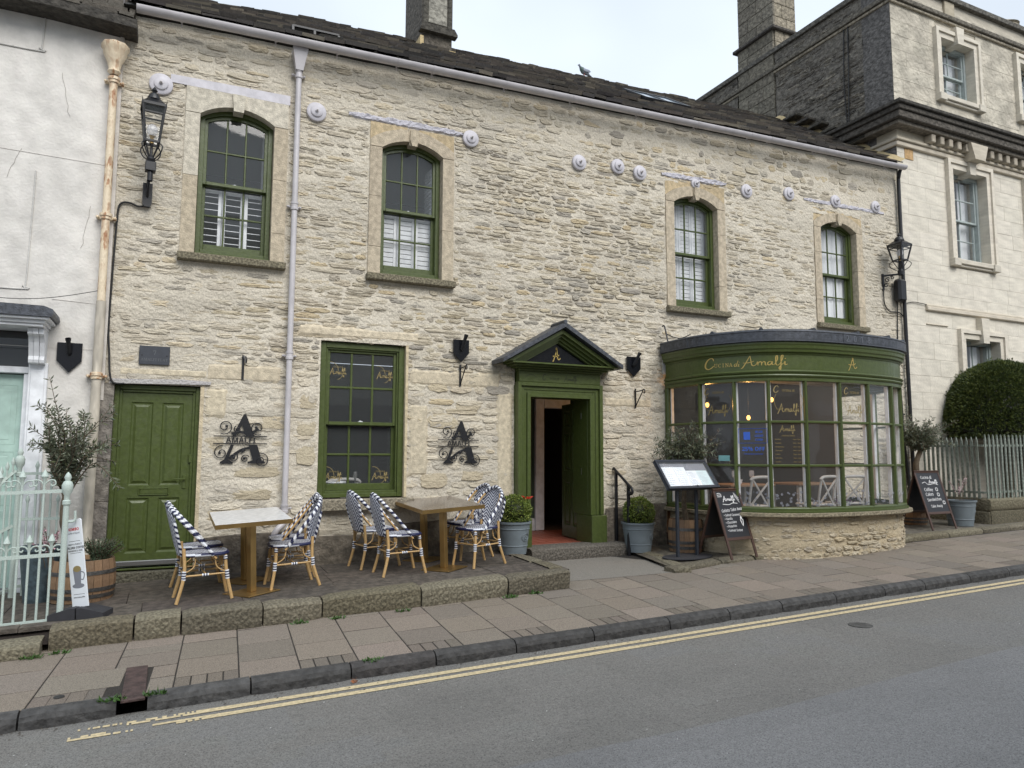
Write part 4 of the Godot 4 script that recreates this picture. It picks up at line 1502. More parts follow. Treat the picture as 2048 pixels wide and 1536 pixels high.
func side_door(house: Node3D) -> void:
	# green flat door at the left end
	block(house, "lintel", [Vector2(-0.66, 2.395), Vector2(0.4, 2.42), Vector2(0.41, 2.455), Vector2(0.1, 2.47), Vector2(-0.3, 2.455), Vector2(-0.64, 2.45)], -0.25, 0.035, lin(196, 192, 190), M.flaky_paint)
	for s in 2:
		for k in 5:
			var y := 0.2 + k * 0.44
			if s == 0:
				block(house, "jamb_stone", [Vector2(-0.735, y + 0.003), Vector2(-0.6, y + 0.003), Vector2(-0.6, y + 0.437), Vector2(-0.735, y + 0.437)], -0.2, 0.04 + rs(0, 0.006), lin(150, 143, 134) * rs(0.92, 1.04), M.cement)
	block(house, "jamb_stone", [Vector2(0.295, 0.2), Vector2(0.335, 0.2), Vector2(0.335, 2.4), Vector2(0.295, 2.395)], -0.2, 0.012, lin(214, 198, 168), M.dressed)
	var b := mb()
	sash_frame(b, -0.6, 0.3, 0.3, 2.392, 0.0, 0.05, 0.02, -0.16, -0.05)
	sash_frame(b, -0.55, 0.25, 0.31, 2.342, 0.0, 0.03, 0.01, -0.17, -0.075)
	var d := part(house, "door_frame", b, M.green_paint)
	b = mb()
	var z := -0.1
	panelled_door(b, -0.52, 0.22, 0.335, 2.31, z, [[0.48, 1.1], [1.24, 2.2]], 0.095)
	var leaf := part(house, "side_door", b, M.green_paint)
	for q in [[-0.425, -0.198, 0.48, 1.1], [-0.102, 0.125, 0.48, 1.1], [-0.425, -0.198, 1.24, 2.2], [-0.102, 0.125, 1.24, 2.2]]:
		b = mb()
		panel(b, q[0], q[1], q[2], q[3], z)
		part(leaf, "panel", b, M.green_paint)
	b = mb()
	sash_frame(b, -0.31, 0.01, 1.13, 1.215, 0.0, 0.014, 0.014, z, z + 0.014)
	b.span(Vector3(-0.29, 1.146, z), Vector3(-0.01, 1.2, z + 0.008), 0.003)
	part(leaf, "letter_plate", b, M.green_paint)
	b = mb()
	b.span(Vector3(0.145, 1.2, z), Vector3(0.185, 1.36, z + 0.01), 0.004)
	b.bar(Vector3(0.165, 1.31, z + 0.035), Vector3(0.05, 1.315, z + 0.04), 0.016, 0.012, 0.004)
	b.bar(Vector3(0.165, 1.31, z), Vector3(0.165, 1.31, z + 0.045), 0.018, 0.018, 0.004)
	part(leaf, "handle", b, M.green_paint)
	b = mb()
	b.span(Vector3(0.2, 1.5, z), Vector3(0.235, 1.6, z + 0.03), 0.006)
	part(leaf, "latch", b, M.green_paint)
	b = mb()
	b.span(Vector3(-0.52, 0.34, z), Vector3(0.22, 0.40, z + 0.035), 0.008)
	part(leaf, "weather_bar", b, M.steel)
	b = mb(lin(126, 122, 104))
	b.span(Vector3(-0.62, 0.14, -0.2), Vector3(0.32, 0.285, 0.03), 0.01)
	part(house, "door_sill", b, M.old_stone)

func low_window(house: Node3D) -> void:
	var b := mb()
	sash_frame(b, 1.685, 2.795, 1.06, 3.05, 0.0, 0.075, 0.05, -0.16, -0.05)
	part(house, "window_frame", b, M.green_paint)
	var w := sash_window(house, 1.762, 2.718, 1.09, 2.975, 2.975, -0.07, M.green_paint, 3, 0.028, 0.02)
	block(house, "jamb_stone", [Vector2(2.796, 1.05), Vector2(2.83, 1.05), Vector2(2.83, 3.06), Vector2(2.796, 3.055)], -0.2, 0.014, lin(222, 206, 172), M.dressed)
	b = mb(lin(178, 168, 146))
	b.span(Vector3(1.6, 0.9, -0.2), Vector3(2.92, 1.045, 0.11), 0.012)
	part(house, "sill", b, M.old_stone)
	# gilt names on four of the panes
	for q in [[1.93, 2.62], [2.55, 2.6], [1.92, 1.27], [2.53, 1.27]]:
		var o := Vector3(q[0], q[1], -0.07 - 0.03 - 0.018 if q[1] > 2 else -0.07 - 0.085 - 0.018)
		b = mb()
		script_amalfi(b, func(p): return o + Vector3(p.x * 0.036 - 0.115, p.y * 0.036 + 0.02, 0.002), 0.22)
		for s in [1, -1]:
			var arc := []
			for k in 12:
				var a: float = (1.75 - 0.16 * k) if s > 0 else (-1.35 + 0.14 * k)
				arc.append(Vector2(cos(a) * 3.4 + (3.0 if s < 0 else 0.6), sin(a) * 4.2 + 1.6))
			b.ribbon(smooth(arc, 2), 0.2, func(p): return o + Vector3(p.x * 0.036 * 0.8 - 0.115, p.y * 0.036 * 0.75 + 0.02, 0.002))
		part(w, "gilt_lettering", b, M.gold_dim)
		var tm := text_mesh("CUCINA di", 0.018, "Droid Serif", 0.001)
		part(w, "gilt_lettering", tm, M.gold_dim, Transform3D(Basis(), o + Vector3(0, 0.115, 0.002)))

func script_amalfi(b: MB, map: Callable, w: float) -> void:
	var st := [
		[Vector2(-0.1, -0.5), Vector2(0.15, -0.35), Vector2(0.6, 0.7), Vector2(1.2, 2.35)],
		[Vector2(1.2, 2.35), Vector2(1.3, 1.2), Vector2(1.42, 0.2), Vector2(1.7, 0.0), Vector2(2.05, 0.35)],
		[Vector2(0.2, 0.75), Vector2(0.8, 0.72), Vector2(1.35, 0.85), Vector2(1.7, 1.1)],
		[Vector2(2.05, 0.35), Vector2(2.2, 0.9), Vector2(2.22, 0.02)],
		[Vector2(2.22, 0.4), Vector2(2.5, 0.9), Vector2(2.68, 0.7), Vector2(2.7, 0.02)],
		[Vector2(2.7, 0.4), Vector2(2.98, 0.9), Vector2(3.16, 0.7), Vector2(3.2, 0.08), Vector2(3.45, 0.15)],
		[Vector2(4.1, 0.78), Vector2(3.8, 0.9), Vector2(3.5, 0.55), Vector2(3.6, 0.08), Vector2(3.9, 0.25), Vector2(4.12, 0.85), Vector2(4.1, 0.15), Vector2(4.4, 0.2)],
		[Vector2(4.4, 0.2), Vector2(4.8, 1.3), Vector2(4.82, 2.2), Vector2(4.62, 1.9), Vector2(4.6, 0.3), Vector2(4.85, 0.02), Vector2(5.1, 0.3)],
		[Vector2(5.1, 0.3), Vector2(5.5, 1.4), Vector2(5.6, 2.3), Vector2(5.36, 2.1), Vector2(5.3, 0.6), Vector2(5.2, -0.95), Vector2(5.0, -0.6), Vector2(5.35, 0.1), Vector2(5.75, 0.6)],
		[Vector2(5.75, 0.6), Vector2(5.85, 0.9), Vector2(5.85, 0.12), Vector2(6.2, 0.3)],
		[Vector2(5.86, 1.45), Vector2(5.96, 1.62)]]
	for s in st:
		var p := smooth(s, 5)
		var ws := []
		for i in p.size():
			ws.append(w * (0.6 + 0.6 * sin(PI * i / (p.size() - 1.0))))
		b.ribbon(p, ws, map)

func script_c(b: MB, map: Callable, w: float) -> void:
	var p := smooth([Vector2(1.38, 1.65), Vector2(1.3, 2.1), Vector2(0.95, 2.3), Vector2(0.45, 1.8), Vector2(0.12, 0.9), Vector2(0.18, 0.1), Vector2(0.6, -0.2), Vector2(1.05, 0.05), Vector2(1.4, 0.5)], 5)
	var ws := []
	for i in p.size():
		ws.append(w * (0.85 + 0.75 * sin(PI * i / (p.size() - 1.0))))
	b.ribbon(p, ws, map)

func script_a(b: MB, map: Callable, w: float) -> void:
	for s in [[Vector2(0.0, -0.5), Vector2(0.25, -0.3), Vector2(0.65, 0.8), Vector2(1.2, 2.4)], [Vector2(1.2, 2.4), Vector2(1.25, 1.2), Vector2(1.4, 0.25), Vector2(1.7, 0.0), Vector2(2.1, 0.35)], [Vector2(0.1, 0.75), Vector2(0.8, 0.72), Vector2(1.4, 0.85), Vector2(1.75, 1.1)], [Vector2(1.2, 2.4), Vector2(1.0, 2.7), Vector2(1.1, 1.6)]]:
		b.ribbon(smooth(s, 5), w, map)

func doorway(house: Node3D) -> void:
	var gp: Material = M.green_paint
	var b: MB
	# pilasters in stepped mouldings
	for s in [-1.0, 1.0]:
		b = mb()
		var xi := 4.61 if s < 0 else 5.59
		for q in [[0.0, 0.055, 0.03, 0.115], [0.055, 0.1, 0.03, 0.09], [0.1, 0.155, 0.03, 0.1], [0.155, 0.21, 0.03, 0.135], [0.0, 0.03, -0.4, 0.03]]:
			var xa: float = xi + s * q[0]
			var xb: float = xi + s * q[1]
			b.span(Vector3(minf(xa, xb), 0.735, q[2]), Vector3(maxf(xa, xb), 2.43 + q[1], q[3]), 0.004)
		b.span(Vector3(minf(xi + s * 0.212, xi + s * 0.21 - s * 0.02), 0.735, -0.02), Vector3(maxf(xi + s * 0.212, xi + s * 0.19), 2.6, 0.02))
		var pil := part(house, "pilaster", b, gp)
		b = mb()
		var xo: float = xi + s * 0.255
		b.span(Vector3(minf(xi - s * 0.004, xo), 0.3, -0.3), Vector3(maxf(xi - s * 0.004, xo), 0.73, 0.15), 0.008)
		part(pil, "plinth_block", b, gp)
	# head of the opening
	b = mb()
	for q in [[0.0, 0.055, 0.115], [0.055, 0.1, 0.09], [0.1, 0.155, 0.1], [0.155, 0.21, 0.135]]:
		b.span(Vector3(4.61 - q[0], 2.43 + q[0], -0.2), Vector3(5.59 + q[0], 2.43 + q[1], q[2] - 0.002), 0.004)
	part(house, "door_head", b, gp)
	b = mb()
	b.span(Vector3(4.43, 2.645, -0.05), Vector3(5.77, 2.80, 0.11), 0.004)
	var fr := part(house, "frieze", b, gp)
	# faint lettering of the frieze
	b = mb()
	var o := Vector3(4.8, 2.685, 0.1125)
	script_c(b, func(p): return o + Vector3(p.x * 0.036, p.y * 0.036, 0), 0.22)
	script_amalfi(b, func(p): return o + Vector3(0.35 + p.x * 0.036, p.y * 0.032, 0), 0.2)
	for q in [[-0.28, 1], [0.72, -1]]:
		var arc := []
		for k in 10:
			arc.append(Vector2(k * 0.7, 1.6 * sin(k * 0.34 if q[1] > 0 else PI - k * 0.34)))
		b.ribbon(arc, 0.16, func(p): return o + Vector3(q[0] + p.x * 0.03, 0.02 + p.y * 0.03, 0))
	part(fr, "lettering", b, M.dark_letter)
	part(fr, "lettering", text_mesh("UCINA di", 0.026, "Droid Serif", 0.001), M.dark_letter, Transform3D(Basis(), o + Vector3(0.19, 0.022, 0.0005)))
	# cornice
	b = mb()
	for q in [[2.80, 2.83, 0.14, 0.02], [2.83, 2.855, 0.2, 0.08], [2.855, 2.88, 0.27, 0.15], [2.88, 2.905, 0.32, 0.2]]:
		b.span(Vector3(4.43 - q[3], q[0], -0.03), Vector3(5.77 + q[3], q[1], q[2]), 0.006)
	part(house, "cornice", b, gp)
	# pediment: rakes, tympanum with the gilt letter, lead covering
	var apex := Vector2(5.02, 3.40)
	var le := Vector2(4.14, 2.905)
	var re := Vector2(5.90, 2.905)
	apex.x = 5.02
	b = mb()
	var tri_in := func(d): return [le + Vector2(d * 2.1, 0), re - Vector2(d * 2.1, 0), apex - Vector2(0, d * 1.18)]
	var lay := [[0.0, 0.05, 0.32], [0.05, 0.085, 0.27], [0.085, 0.12, 0.22], [0.12, 0.15, 0.18]]
	for q in lay:
		var A: Array = tri_in.call(q[0])
		var B: Array = tri_in.call(q[1])
		b.prism(PackedVector2Array([A[0], B[0], B[2], A[2]]), -0.03, q[2])
		b.prism(PackedVector2Array([A[2], B[2], B[1], A[1]]), -0.03, q[2])
	var ped := part(house, "pediment", b, gp)
	b = mb()
	b.prism(PackedVector2Array(tri_in.call(0.15)), 0.0, 0.13)
	part(ped, "tympanum", b, M.black_gloss)
	b = mb()
	script_a(b, func(p): return Vector3(4.95 + p.x * 0.062, 2.985 + p.y * 0.062, 0.133), 0.24)
	part(ped, "gilt_letter", b, M.gold)
	for s in 2:
		b = mb()
		var e: Vector2 = le - Vector2(0.09, 0.035) if s == 0 else re + Vector2(0.09, -0.035)
		var top := apex + Vector2(0, 0.025)
		var n := Vector2(0, 0.07)
		b.prism(PackedVector2Array([e, top, top + n, e + n * 0.8]), -0.03, 0.4)
		part(ped, "lead_sheet", b, M.lead)
	b = mb()
	b.tube([Vector3(apex.x, apex.y + 0.1, -0.02), Vector3(apex.x, apex.y + 0.1, 0.405)], 0.03, 10)
	part(ped, "lead_roll", b, M.lead)
	# step
	b = mb(lin(128, 122, 112))
	rough_block(b, Vector3(4.53, 0.325, 0.33), Vector3(6.13, 0.335, 0.33), 0.45, 0.22, 0.006, 3.0)
	part(house, "doorstep", b, M.old_stone)
	# lobby: tiles, left wall with skirting and inner frame, the door folded back on the right
	var fl := mb()
	fl.span(Vector3(4.3, 0.1, -5.0), Vector3(6.9, 0.315, -0.45))
	var flo := part(house, "lobby_floor", fl, M.slab_dark)
	for i in 15:
		for j in 11:
			var t := mb()
			t.span(Vector3(4.34 + i * 0.155, 0.3, -0.12 - (j + 1) * 0.155), Vector3(4.34 + i * 0.155 + 0.15, 0.33 + rs(-0.0015, 0.0015), -0.12 - j * 0.155 - 0.005), 0.003)
			part(flo, "floor_tile", t, M.tile_red)
	b = mb()
	b.span(Vector3(4.4, 0.32, -1.95), Vector3(5.66, 2.9, -1.85))
	var lw := part(house, "lobby_wall", b, M.lobby_green)
	b = mb()
	b.span(Vector3(4.5, 0.332, -1.85), Vector3(5.659, 0.54, -1.825), 0.004)
	part(lw, "skirting", b, M.white_paint)
	b = mb()
	b.span(Vector3(5.661, 0.332, -1.98), Vector3(5.83, 2.7, -1.80), 0.01)
	b.span(Vector3(5.831, 2.42, -1.98), Vector3(6.8, 2.7, -1.80), 0.01)
	part(lw, "inner_frame", b, M.white_paint)
	b = mb()
	b.span(Vector3(4.31, 2.7, -1.95), Vector3(6.89, 2.8, -0.2))
	part(house, "lobby_ceiling", b, M.room_ceiling)
	b = mb()
	b.span(Vector3(5.86, 0.32, -0.95), Vector3(5.93, 2.7, -0.2))
	part(house, "lobby_wall", b, M.lobby_green)
	b = mb()
	panelled_door(b, 0.0, 0.76, 0.0, 2.06, 0.0, [[0.18, 0.84], [1.02, 1.6], [1.7, 1.95]], 0.1)
	var dx := Transform3D(Basis(Vector3(-0.119, 0, 0.993), Vector3(0, 1, 0), Vector3(-0.993, 0, -0.119)), Vector3(5.69, 0.345, -0.93))
	var leaf := part(house, "front_door", b, gp, dx)
	for q in [[0.1, 0.33, 0.18, 0.84], [0.43, 0.66, 0.18, 0.84], [0.1, 0.33, 1.02, 1.6], [0.43, 0.66, 1.02, 1.6], [0.1, 0.33, 1.7, 1.95], [0.43, 0.66, 1.7, 1.95]]:
		var p := mb()
		panel(p, q[0], q[1], q[2], q[3], 0.0)
		part(leaf, "panel", p, gp)
	for y in [0.3, 1.02, 1.85]:
		var p := mb()
		p.span(Vector3(0.735, y - 0.05, -0.01), Vector3(0.79, y + 0.05, 0.008), 0.003)
		part(leaf, "hinge", p, M.steel)

func plan() -> Array:                                            # where the posts of the bow window stand, from left to right
	var l := [Vector2(7.04, 0.05), Vector2(7.06, 0.80), Vector2(7.27, 1.29), Vector2(7.57, 1.65), Vector2(8.05, 1.86), Vector2(8.64, 1.93)]
	var r := []
	for i in 6:
		r.append(Vector2(17.86 - l[5 - i].x, l[5 - i].y))
	return l + r

func bow_window(house: Node3D) -> void:
	var P := plan()
	var K := 6
	var fine := smooth(P, K)
	var cen := Vector2(8.93, 0.2)
	var nrm := func(i: int, pts: Array) -> Vector2:
		var d: Vector2 = (pts[mini(i + 1, pts.size() - 1)] - pts[maxi(i - 1, 0)]).normalized()
		return Vector2(-d.y, d.x) if Vector2(-d.y, d.x).dot(pts[i] - cen) > 0 else Vector2(d.y, -d.x)
	var gp: Material = M.green_paint
	var sweep := func(b: MB, prof: Array, sm := false) -> void:      # a moulding carried round the bow; prof = (out, height) pairs from top back, over the front, to the bottom
		var prev := []
		for i in fine.size():
			var n: Vector2 = nrm.call(i, fine)
			var ring := []
			for q: Vector2 in prof:
				var xz: Vector2 = fine[i] + n * q.x
				ring.append(Vector3(xz.x, q.y, xz.y))
			if i > 0:
				for k in prof.size() - 1:
					b.quad(prev[k + 1], ring[k + 1], ring[k], prev[k])
			prev = ring
	# walling below the sill
	var len := [0.0]
	for i in range(1, fine.size()):
		len.append(len[i - 1] + fine[i].distance_to(fine[i - 1]))
	var at := func(u: float, w: float) -> Vector2:
		var i := 1
		while i < fine.size() - 1 and len[i] < u:
			i += 1
		var f: float = clampf((u - len[i - 1]) / maxf(len[i] - len[i - 1], 1e-5), -0.2, 1.2)
		var na: Vector2 = nrm.call(i - 1, fine)
		var nb: Vector2 = nrm.call(i, fine)
		return fine[i - 1].lerp(fine[i], f) + na.lerp(nb, f) * w
	var total: float = len[len.size() - 1]
	var cmap := func(u, v, w):
		var q: Vector2 = at.call(u, w - 0.03)
		return Vector3(q.x, v, q.y)
	rubble(house, Vector2(0.0, -0.05), Vector2(total, 0.765), cmap, [], func(_u, _v): return Vector2(0.8, 1.15), pal_warm, lin(206, 190, 160), func(_m): return 1.0, 0, Vector2(0.035, 0.02), 1.4, [M.mortar, M.stone])
	var b := mb(lin(176, 164, 138))
	sweep.call(b, [Vector2(-0.2, 0.825), Vector2(0.06, 0.822), Vector2(0.1, 0.815), Vector2(0.105, 0.775), Vector2(0.09, 0.76), Vector2(-0.05, 0.76)])
	part(house, "bow_sill", b, M.old_stone)
	# green frame: bottom rail, fascia with mouldings above and below
	b = mb()
	sweep.call(b, [Vector2(-0.06, 0.90), Vector2(0.02, 0.895), Vector2(0.03, 0.88), Vector2(0.03, 0.85), Vector2(0.055, 0.845), Vector2(0.055, 0.824), Vector2(-0.06, 0.824)])
	var bow := part(house, "bow_window", b, gp)
	b = mb()
	sweep.call(b, [Vector2(-0.06, 3.194), Vector2(0.1, 3.194), Vector2(0.1, 3.17), Vector2(0.09, 3.15), Vector2(0.085, 3.11), Vector2(0.07, 3.09), Vector2(0.065, 3.06), Vector2(0.035, 3.045), Vector2(0.03, 3.025), Vector2(0.022, 3.02),
		Vector2(0.022, 2.81), Vector2(0.05, 2.80), Vector2(0.062, 2.785), Vector2(0.05, 2.765), Vector2(0.035, 2.755), Vector2(0.05, 2.745), Vector2(0.056, 2.73), Vector2(0.045, 2.71), Vector2(0.03, 2.70), Vector2(0.03, 2.655), Vector2(-0.06, 2.65)])
	part(bow, "fascia", b, gp)
	# lead edge and roof
	b = mb()
	sweep.call(b, [Vector2(-0.3, 3.40), Vector2(0.09, 3.378), Vector2(0.125, 3.36), Vector2(0.13, 3.345), Vector2(0.122, 3.338), Vector2(0.122, 3.215), Vector2(0.13, 3.207), Vector2(0.115, 3.198), Vector2(0.0, 3.198)])
	var ld := part(bow, "lead_roof", b, M.lead)
	b = mb()
	for i in range(1, fine.size()):
		var q := [fine[i - 1] + nrm.call(i - 1, fine) * -0.28, fine[i] + nrm.call(i, fine) * -0.28]
		b.tri(Vector3(q[0].x, 3.4, q[0].y), Vector3(q[1].x, 3.4, q[1].y), Vector3(8.93, 3.55, 0.0))
	part(ld, "lead_sheet", b, M.lead)
	for i in [9, 17, 25, 33, 40, 46]:
		b = mb()
		var n: Vector2 = nrm.call(i, fine)
		var o: Vector2 = fine[i] + n * 0.1
		var d := Vector2(-n.y, n.x)
		b.prism(PackedVector2Array([Vector2(-0.035, 0), Vector2(0.035, 0), Vector2(0.012, 0.035), Vector2(-0.012, 0.035)]), -0.5, 0.02)
		part(ld, "lead_roll", b, M.lead, Transform3D(Basis(Vector3(n.y, 0, -n.x), Vector3(0, 1, 0), Vector3(n.x, 0, n.y)), Vector3(o.x, 3.365, o.y)))
	for i in [5, 30]:
		b = mb()
		var n: Vector2 = nrm.call(i, fine)
		var o: Vector2 = fine[i] + n * 0.124
		b.span(Vector3(-0.01, 3.21, -0.01), Vector3(0.01, 3.34, 0.003), 0.002)
		part(ld, "lead_seam", b, M.lead, Transform3D(Basis(Vector3(n.y, 0, -n.x), Vector3(0, 1, 0), Vector3(n.x, 0, n.y)), Vector3(o.x, 0, o.y)))
	# posts, transoms and panes
	var face := func(i: int) -> Transform3D:                       # frame of bay i: x along the pane, z out
		var a: Vector2 = P[i]
		var c: Vector2 = P[i + 1]
		var d := (c - a).normalized()
		var n := Vector2(-d.y, d.x)
		if n.dot(a - cen) < 0:
			n = -n
		var m := (a + c) * 0.5
		return Transform3D(Basis(Vector3(d.x, 0, d.y), Vector3(0, 1, 0), Vector3(n.x, 0, n.y)), Vector3(m.x, 0, m.y))
	for i in P.size():
		var n: Vector2 = nrm.call(i, P)
		var xf := Transform3D(Basis(Vector3(n.y, 0, -n.x), Vector3(0, 1, 0), Vector3(n.x, 0, n.y)), Vector3(P[i].x, 0, P[i].y))
		b = mb()
		var hw := 0.024 if i > 0 and i < 11 else 0.045
		b.prism(PackedVector2Array([Vector2(-hw, -0.03), Vector2(hw, -0.03), Vector2(hw, 0.005), Vector2(hw * 0.5, 0.026), Vector2(-hw * 0.5, 0.026), Vector2(-hw, 0.005)]), 0.89, 2.66)
		part(bow, "post", b, gp, xf * Transform3D(Basis(Vector3(-1, 0, 0), Vector3(0, 0, 1), Vector3(0, 1, 0)), Vector3.ZERO))
		b = mb()
		b.span(Vector3(-hw - 0.012, 0.9, -0.085), Vector3(hw + 0.012, 2.65, -0.032), 0.004)
		part(bow, "inner_post", b, M.white_paint, xf)
	var rows := [0.9, 1.47, 2.08, 2.655]
	for i in P.size() - 1:
		var xf: Transform3D = face.call(i)
		var hw: float = P[i].distance_to(P[i + 1]) * 0.5
		for y in [1.47, 2.08]:
			b = mb()
			b.span(Vector3(-hw, y - 0.018, -0.03), Vector3(hw, y + 0.018, 0.016), 0.008)
			part(bow, "transom", b, gp, xf)
		for r in 3:
			b = mb()
			var tw := rs(-0.006, 0.006)
			b.quad(Vector3(-hw, rows[r], -0.008 + tw), Vector3(hw, rows[r], -0.008 - tw), Vector3(hw, rows[r + 1], -0.008), Vector3(-hw, rows[r + 1], -0.008 + tw))
			part(bow, "pane", b, M.glass, xf)
	# gilt names on the fascia
	b = mb()
	var un := func(i: float) -> float: return lerpf(len[int(i) * K], len[mini(int(i) + 1, 11) * K], i - int(i))
	var s0: float = un.call(1.22)
	var s1: float = un.call(3.56)
	var sc := (s1 - s0) / 11.6
	var wrap := func(du: float, k: float) -> Callable:
		return func(p):
			var q: Vector2 = at.call(s0 + du * sc + p.x * k, 0.0255)
			return Vector3(q.x, 2.872 + p.y * k * 0.62, q.y)
	script_c(b, wrap.call(0.0, sc), 0.15)
	script_amalfi(b, wrap.call(5.3, sc * 0.97), 0.13)
	for st in [[Vector2(4.75, 0.75), Vector2(4.5, 0.8), Vector2(4.3, 0.35), Vector2(4.45, 0.02), Vector2(4.75, 0.6), Vector2(5.0, 1.7), Vector2(4.75, 0.3), Vector2(4.85, 0.03)], [Vector2(5.15, 0.75), Vector2(5.05, 0.05), Vector2(5.2, 0.1)], [Vector2(5.2, 1.2), Vector2(5.25, 1.3)]]:
		b.ribbon(smooth(st, 4), 0.13, wrap.call(0.95, sc * 0.78))
	part(bow, "gilt_lettering", b, M.gold)
	var k := 0
	for ch in "UCINA":
		var u: float = s0 + (1.7 + k * 0.53) * sc
		var q: Vector2 = at.call(u, 0.0245)
		var q2: Vector2 = at.call(u + 0.01, 0.0245)
		var d := (q2 - q).normalized()
		part(bow, "gilt_lettering", text_mesh(ch, sc * 0.52, "Droid Serif", 0.001), M.gold, Transform3D(Basis(Vector3(d.x, 0, d.y), Vector3(0, 1, 0), Vector3(-d.y, 0, d.x)), Vector3(q.x, 2.872 + sc * 0.3, q.y)))
		k += 1
	b = mb()
	var sa: float = un.call(5.28)
	script_a(b, func(p):
		var q: Vector2 = at.call(sa + p.x * 0.085, 0.0255)
		return Vector3(q.x, 2.87 + p.y * 0.066, q.y), 0.15)
	part(bow, "gilt_lettering", b, M.gold)
	k = 0
	for ch in "2018":
		var u: float = un.call(5.12) + k * 0.14
		var q: Vector2 = at.call(u, 0.1225)
		var q2: Vector2 = at.call(u + 0.01, 0.1225)
		var d := (q2 - q).normalized()
		part(bow, "raised_numeral", text_mesh(ch, 0.09, "Droid Sans", 0.006), M.lead_light, Transform3D(Basis(Vector3(d.x, 0, d.y), Vector3(0, 1, 0), Vector3(-d.y, 0, d.x)), Vector3(q.x, 3.277, q.y)))
		k += 1
	# lettering and stickers on the panes
	for i in [1, 3, 5]:
		var xf: Transform3D = face.call(i)
		b = mb()
		script_c(b, func(p): return Vector3(p.x * 0.05 - 0.19, 2.5 + p.y * 0.038, -0.004), 0.2)
		script_amalfi(b, func(p): return Vector3(p.x * 0.05 - 0.14, 2.22 + p.y * 0.05, -0.004), 0.18)
		for s in [1, -1]:
			var arc := []
			for a in 9:
				arc.append(Vector2(s * (3.2 + 0.9 * sin(a * 0.35)), 1.0 + a * 0.55))
			b.ribbon(arc, 0.12, func(p): return Vector3(p.x * 0.05 + 0.02, 2.2 + p.y * 0.05, -0.004))
		part(bow, "gilt_lettering", b, M.gold_dim, xf)
		part(bow, "gilt_lettering", text_mesh("UCINA di", 0.03, "Droid Serif", 0.001), M.gold_dim, xf * Transform3D(Basis(), Vector3(0.02, 2.52, -0.004)))
	var xb: Transform3D = face.call(2)
	b = mb()
	sash_frame(b, -0.19, 0.2, 1.78, 1.99, 0.0, 0.007, 0.007, -0.005, -0.003)
	b.span(Vector3(-0.12, 1.83, -0.005), Vector3(-0.03, 1.94, -0.003), 0.001)
	part(bow, "window_sticker", b, M.print_blue, xb)
	var ln := [["BLUE", 0.09, 1.94, 0.03], ["LIGHT", 0.09, 1.885, 0.03], ["CARD", 0.09, 1.83, 0.03], ["25% OFF", 0.01, 1.70, 0.055], ["FOR OUR BLUE LIGHT CARD", 0.01, 1.63, 0.014]]
	for q in ln:
		part(bow, "window_sticker", text_mesh(q[0], q[3], "Droid Sans", 0.001, 700), M.print_blue, xb * Transform3D(Basis(), Vector3(q[1], q[2], -0.004)))
	xb = face.call(3)
	b = mb()
	script_amalfi(b, func(p): return Vector3(p.x * 0.036 - 0.12, 1.95 + p.y * 0.036, -0.004), 0.17)
	part(bow, "gilt_lettering", b, M.gold_dim, xb)
	part(bow, "opening_hours", text_mesh("OPENING TIMES", 0.017, "Droid Serif", 0.001), M.gold_dim, xb * Transform3D(Basis(), Vector3(0.0, 1.885, -0.004)))
	var days := ["Monday", "Tuesday", "Wednesday", "Thursday", "Friday", "Saturday", "Sunday"]
	for i in 7:
		var tm := text_mesh(days[i], 0.016, "Droid Serif", 0.001)
		tm.horizontal_alignment = HORIZONTAL_ALIGNMENT_LEFT
		part(bow, "opening_hours", tm, M.gold_dim, xb * Transform3D(Basis(), Vector3(-0.19, 1.835 - i * 0.052, -0.004)))
		part(bow, "opening_hours", text_mesh("9am - 5pm", 0.016, "Droid Serif", 0.001), M.gold_dim, xb * Transform3D(Basis(), Vector3(0.12, 1.835 - i * 0.052, -0.004)))
	b = mb()
	b.span(Vector3(0.0, 1.53, -0.02), Vector3(0.17, 1.61, -0.016))
	part(bow, "window_sticker", b, M.print_teal, face.call(1))
	# white frosted flowers along the bottom panes
	for i in [2, 3, 4, 5, 6, 7]:
		b = mb()
		var hw: float = P[i].distance_to(P[i + 1]) * 0.5
		for j in 26:
			var o := Vector2(rs(-hw + 0.04, hw - 0.04), 0.92 + 0.2 * pow(rng.randf(), 1.6))
			var rr := rs(0.008, 0.02)
			for a in 5:
				var t := TAU * a / 5 + o.x * 40
				var c := o + Vector2(cos(t), sin(t)) * rr
				var e := Vector2(-sin(t), cos(t)) * rr * 0.5
				b.tri(Vector3(o.x, o.y, -0.005), Vector3(c.x - e.x, c.y - e.y, -0.005), Vector3(c.x + e.x, c.y + e.y, -0.005))
		part(bow, "frosted_flowers", b, M.print_grey, face.call(i)).set_meta("kind", "stuff")
	# what stands on the lead: an old lamp hook
	b = mb()
	b.tube(smooth([Vector3(6.96, 3.36, 0.2), Vector3(6.96, 3.62, 0.12), Vector3(6.97, 3.64, 0.05)], 4), 0.012, 6)
	b.tube(smooth([Vector3(6.97, 3.5, 0.15), Vector3(7.1, 3.42, 0.3), Vector3(7.2, 3.47, 0.45)], 4), 0.008, 6)
	part(house, "iron_hook", b, M.black_iron)

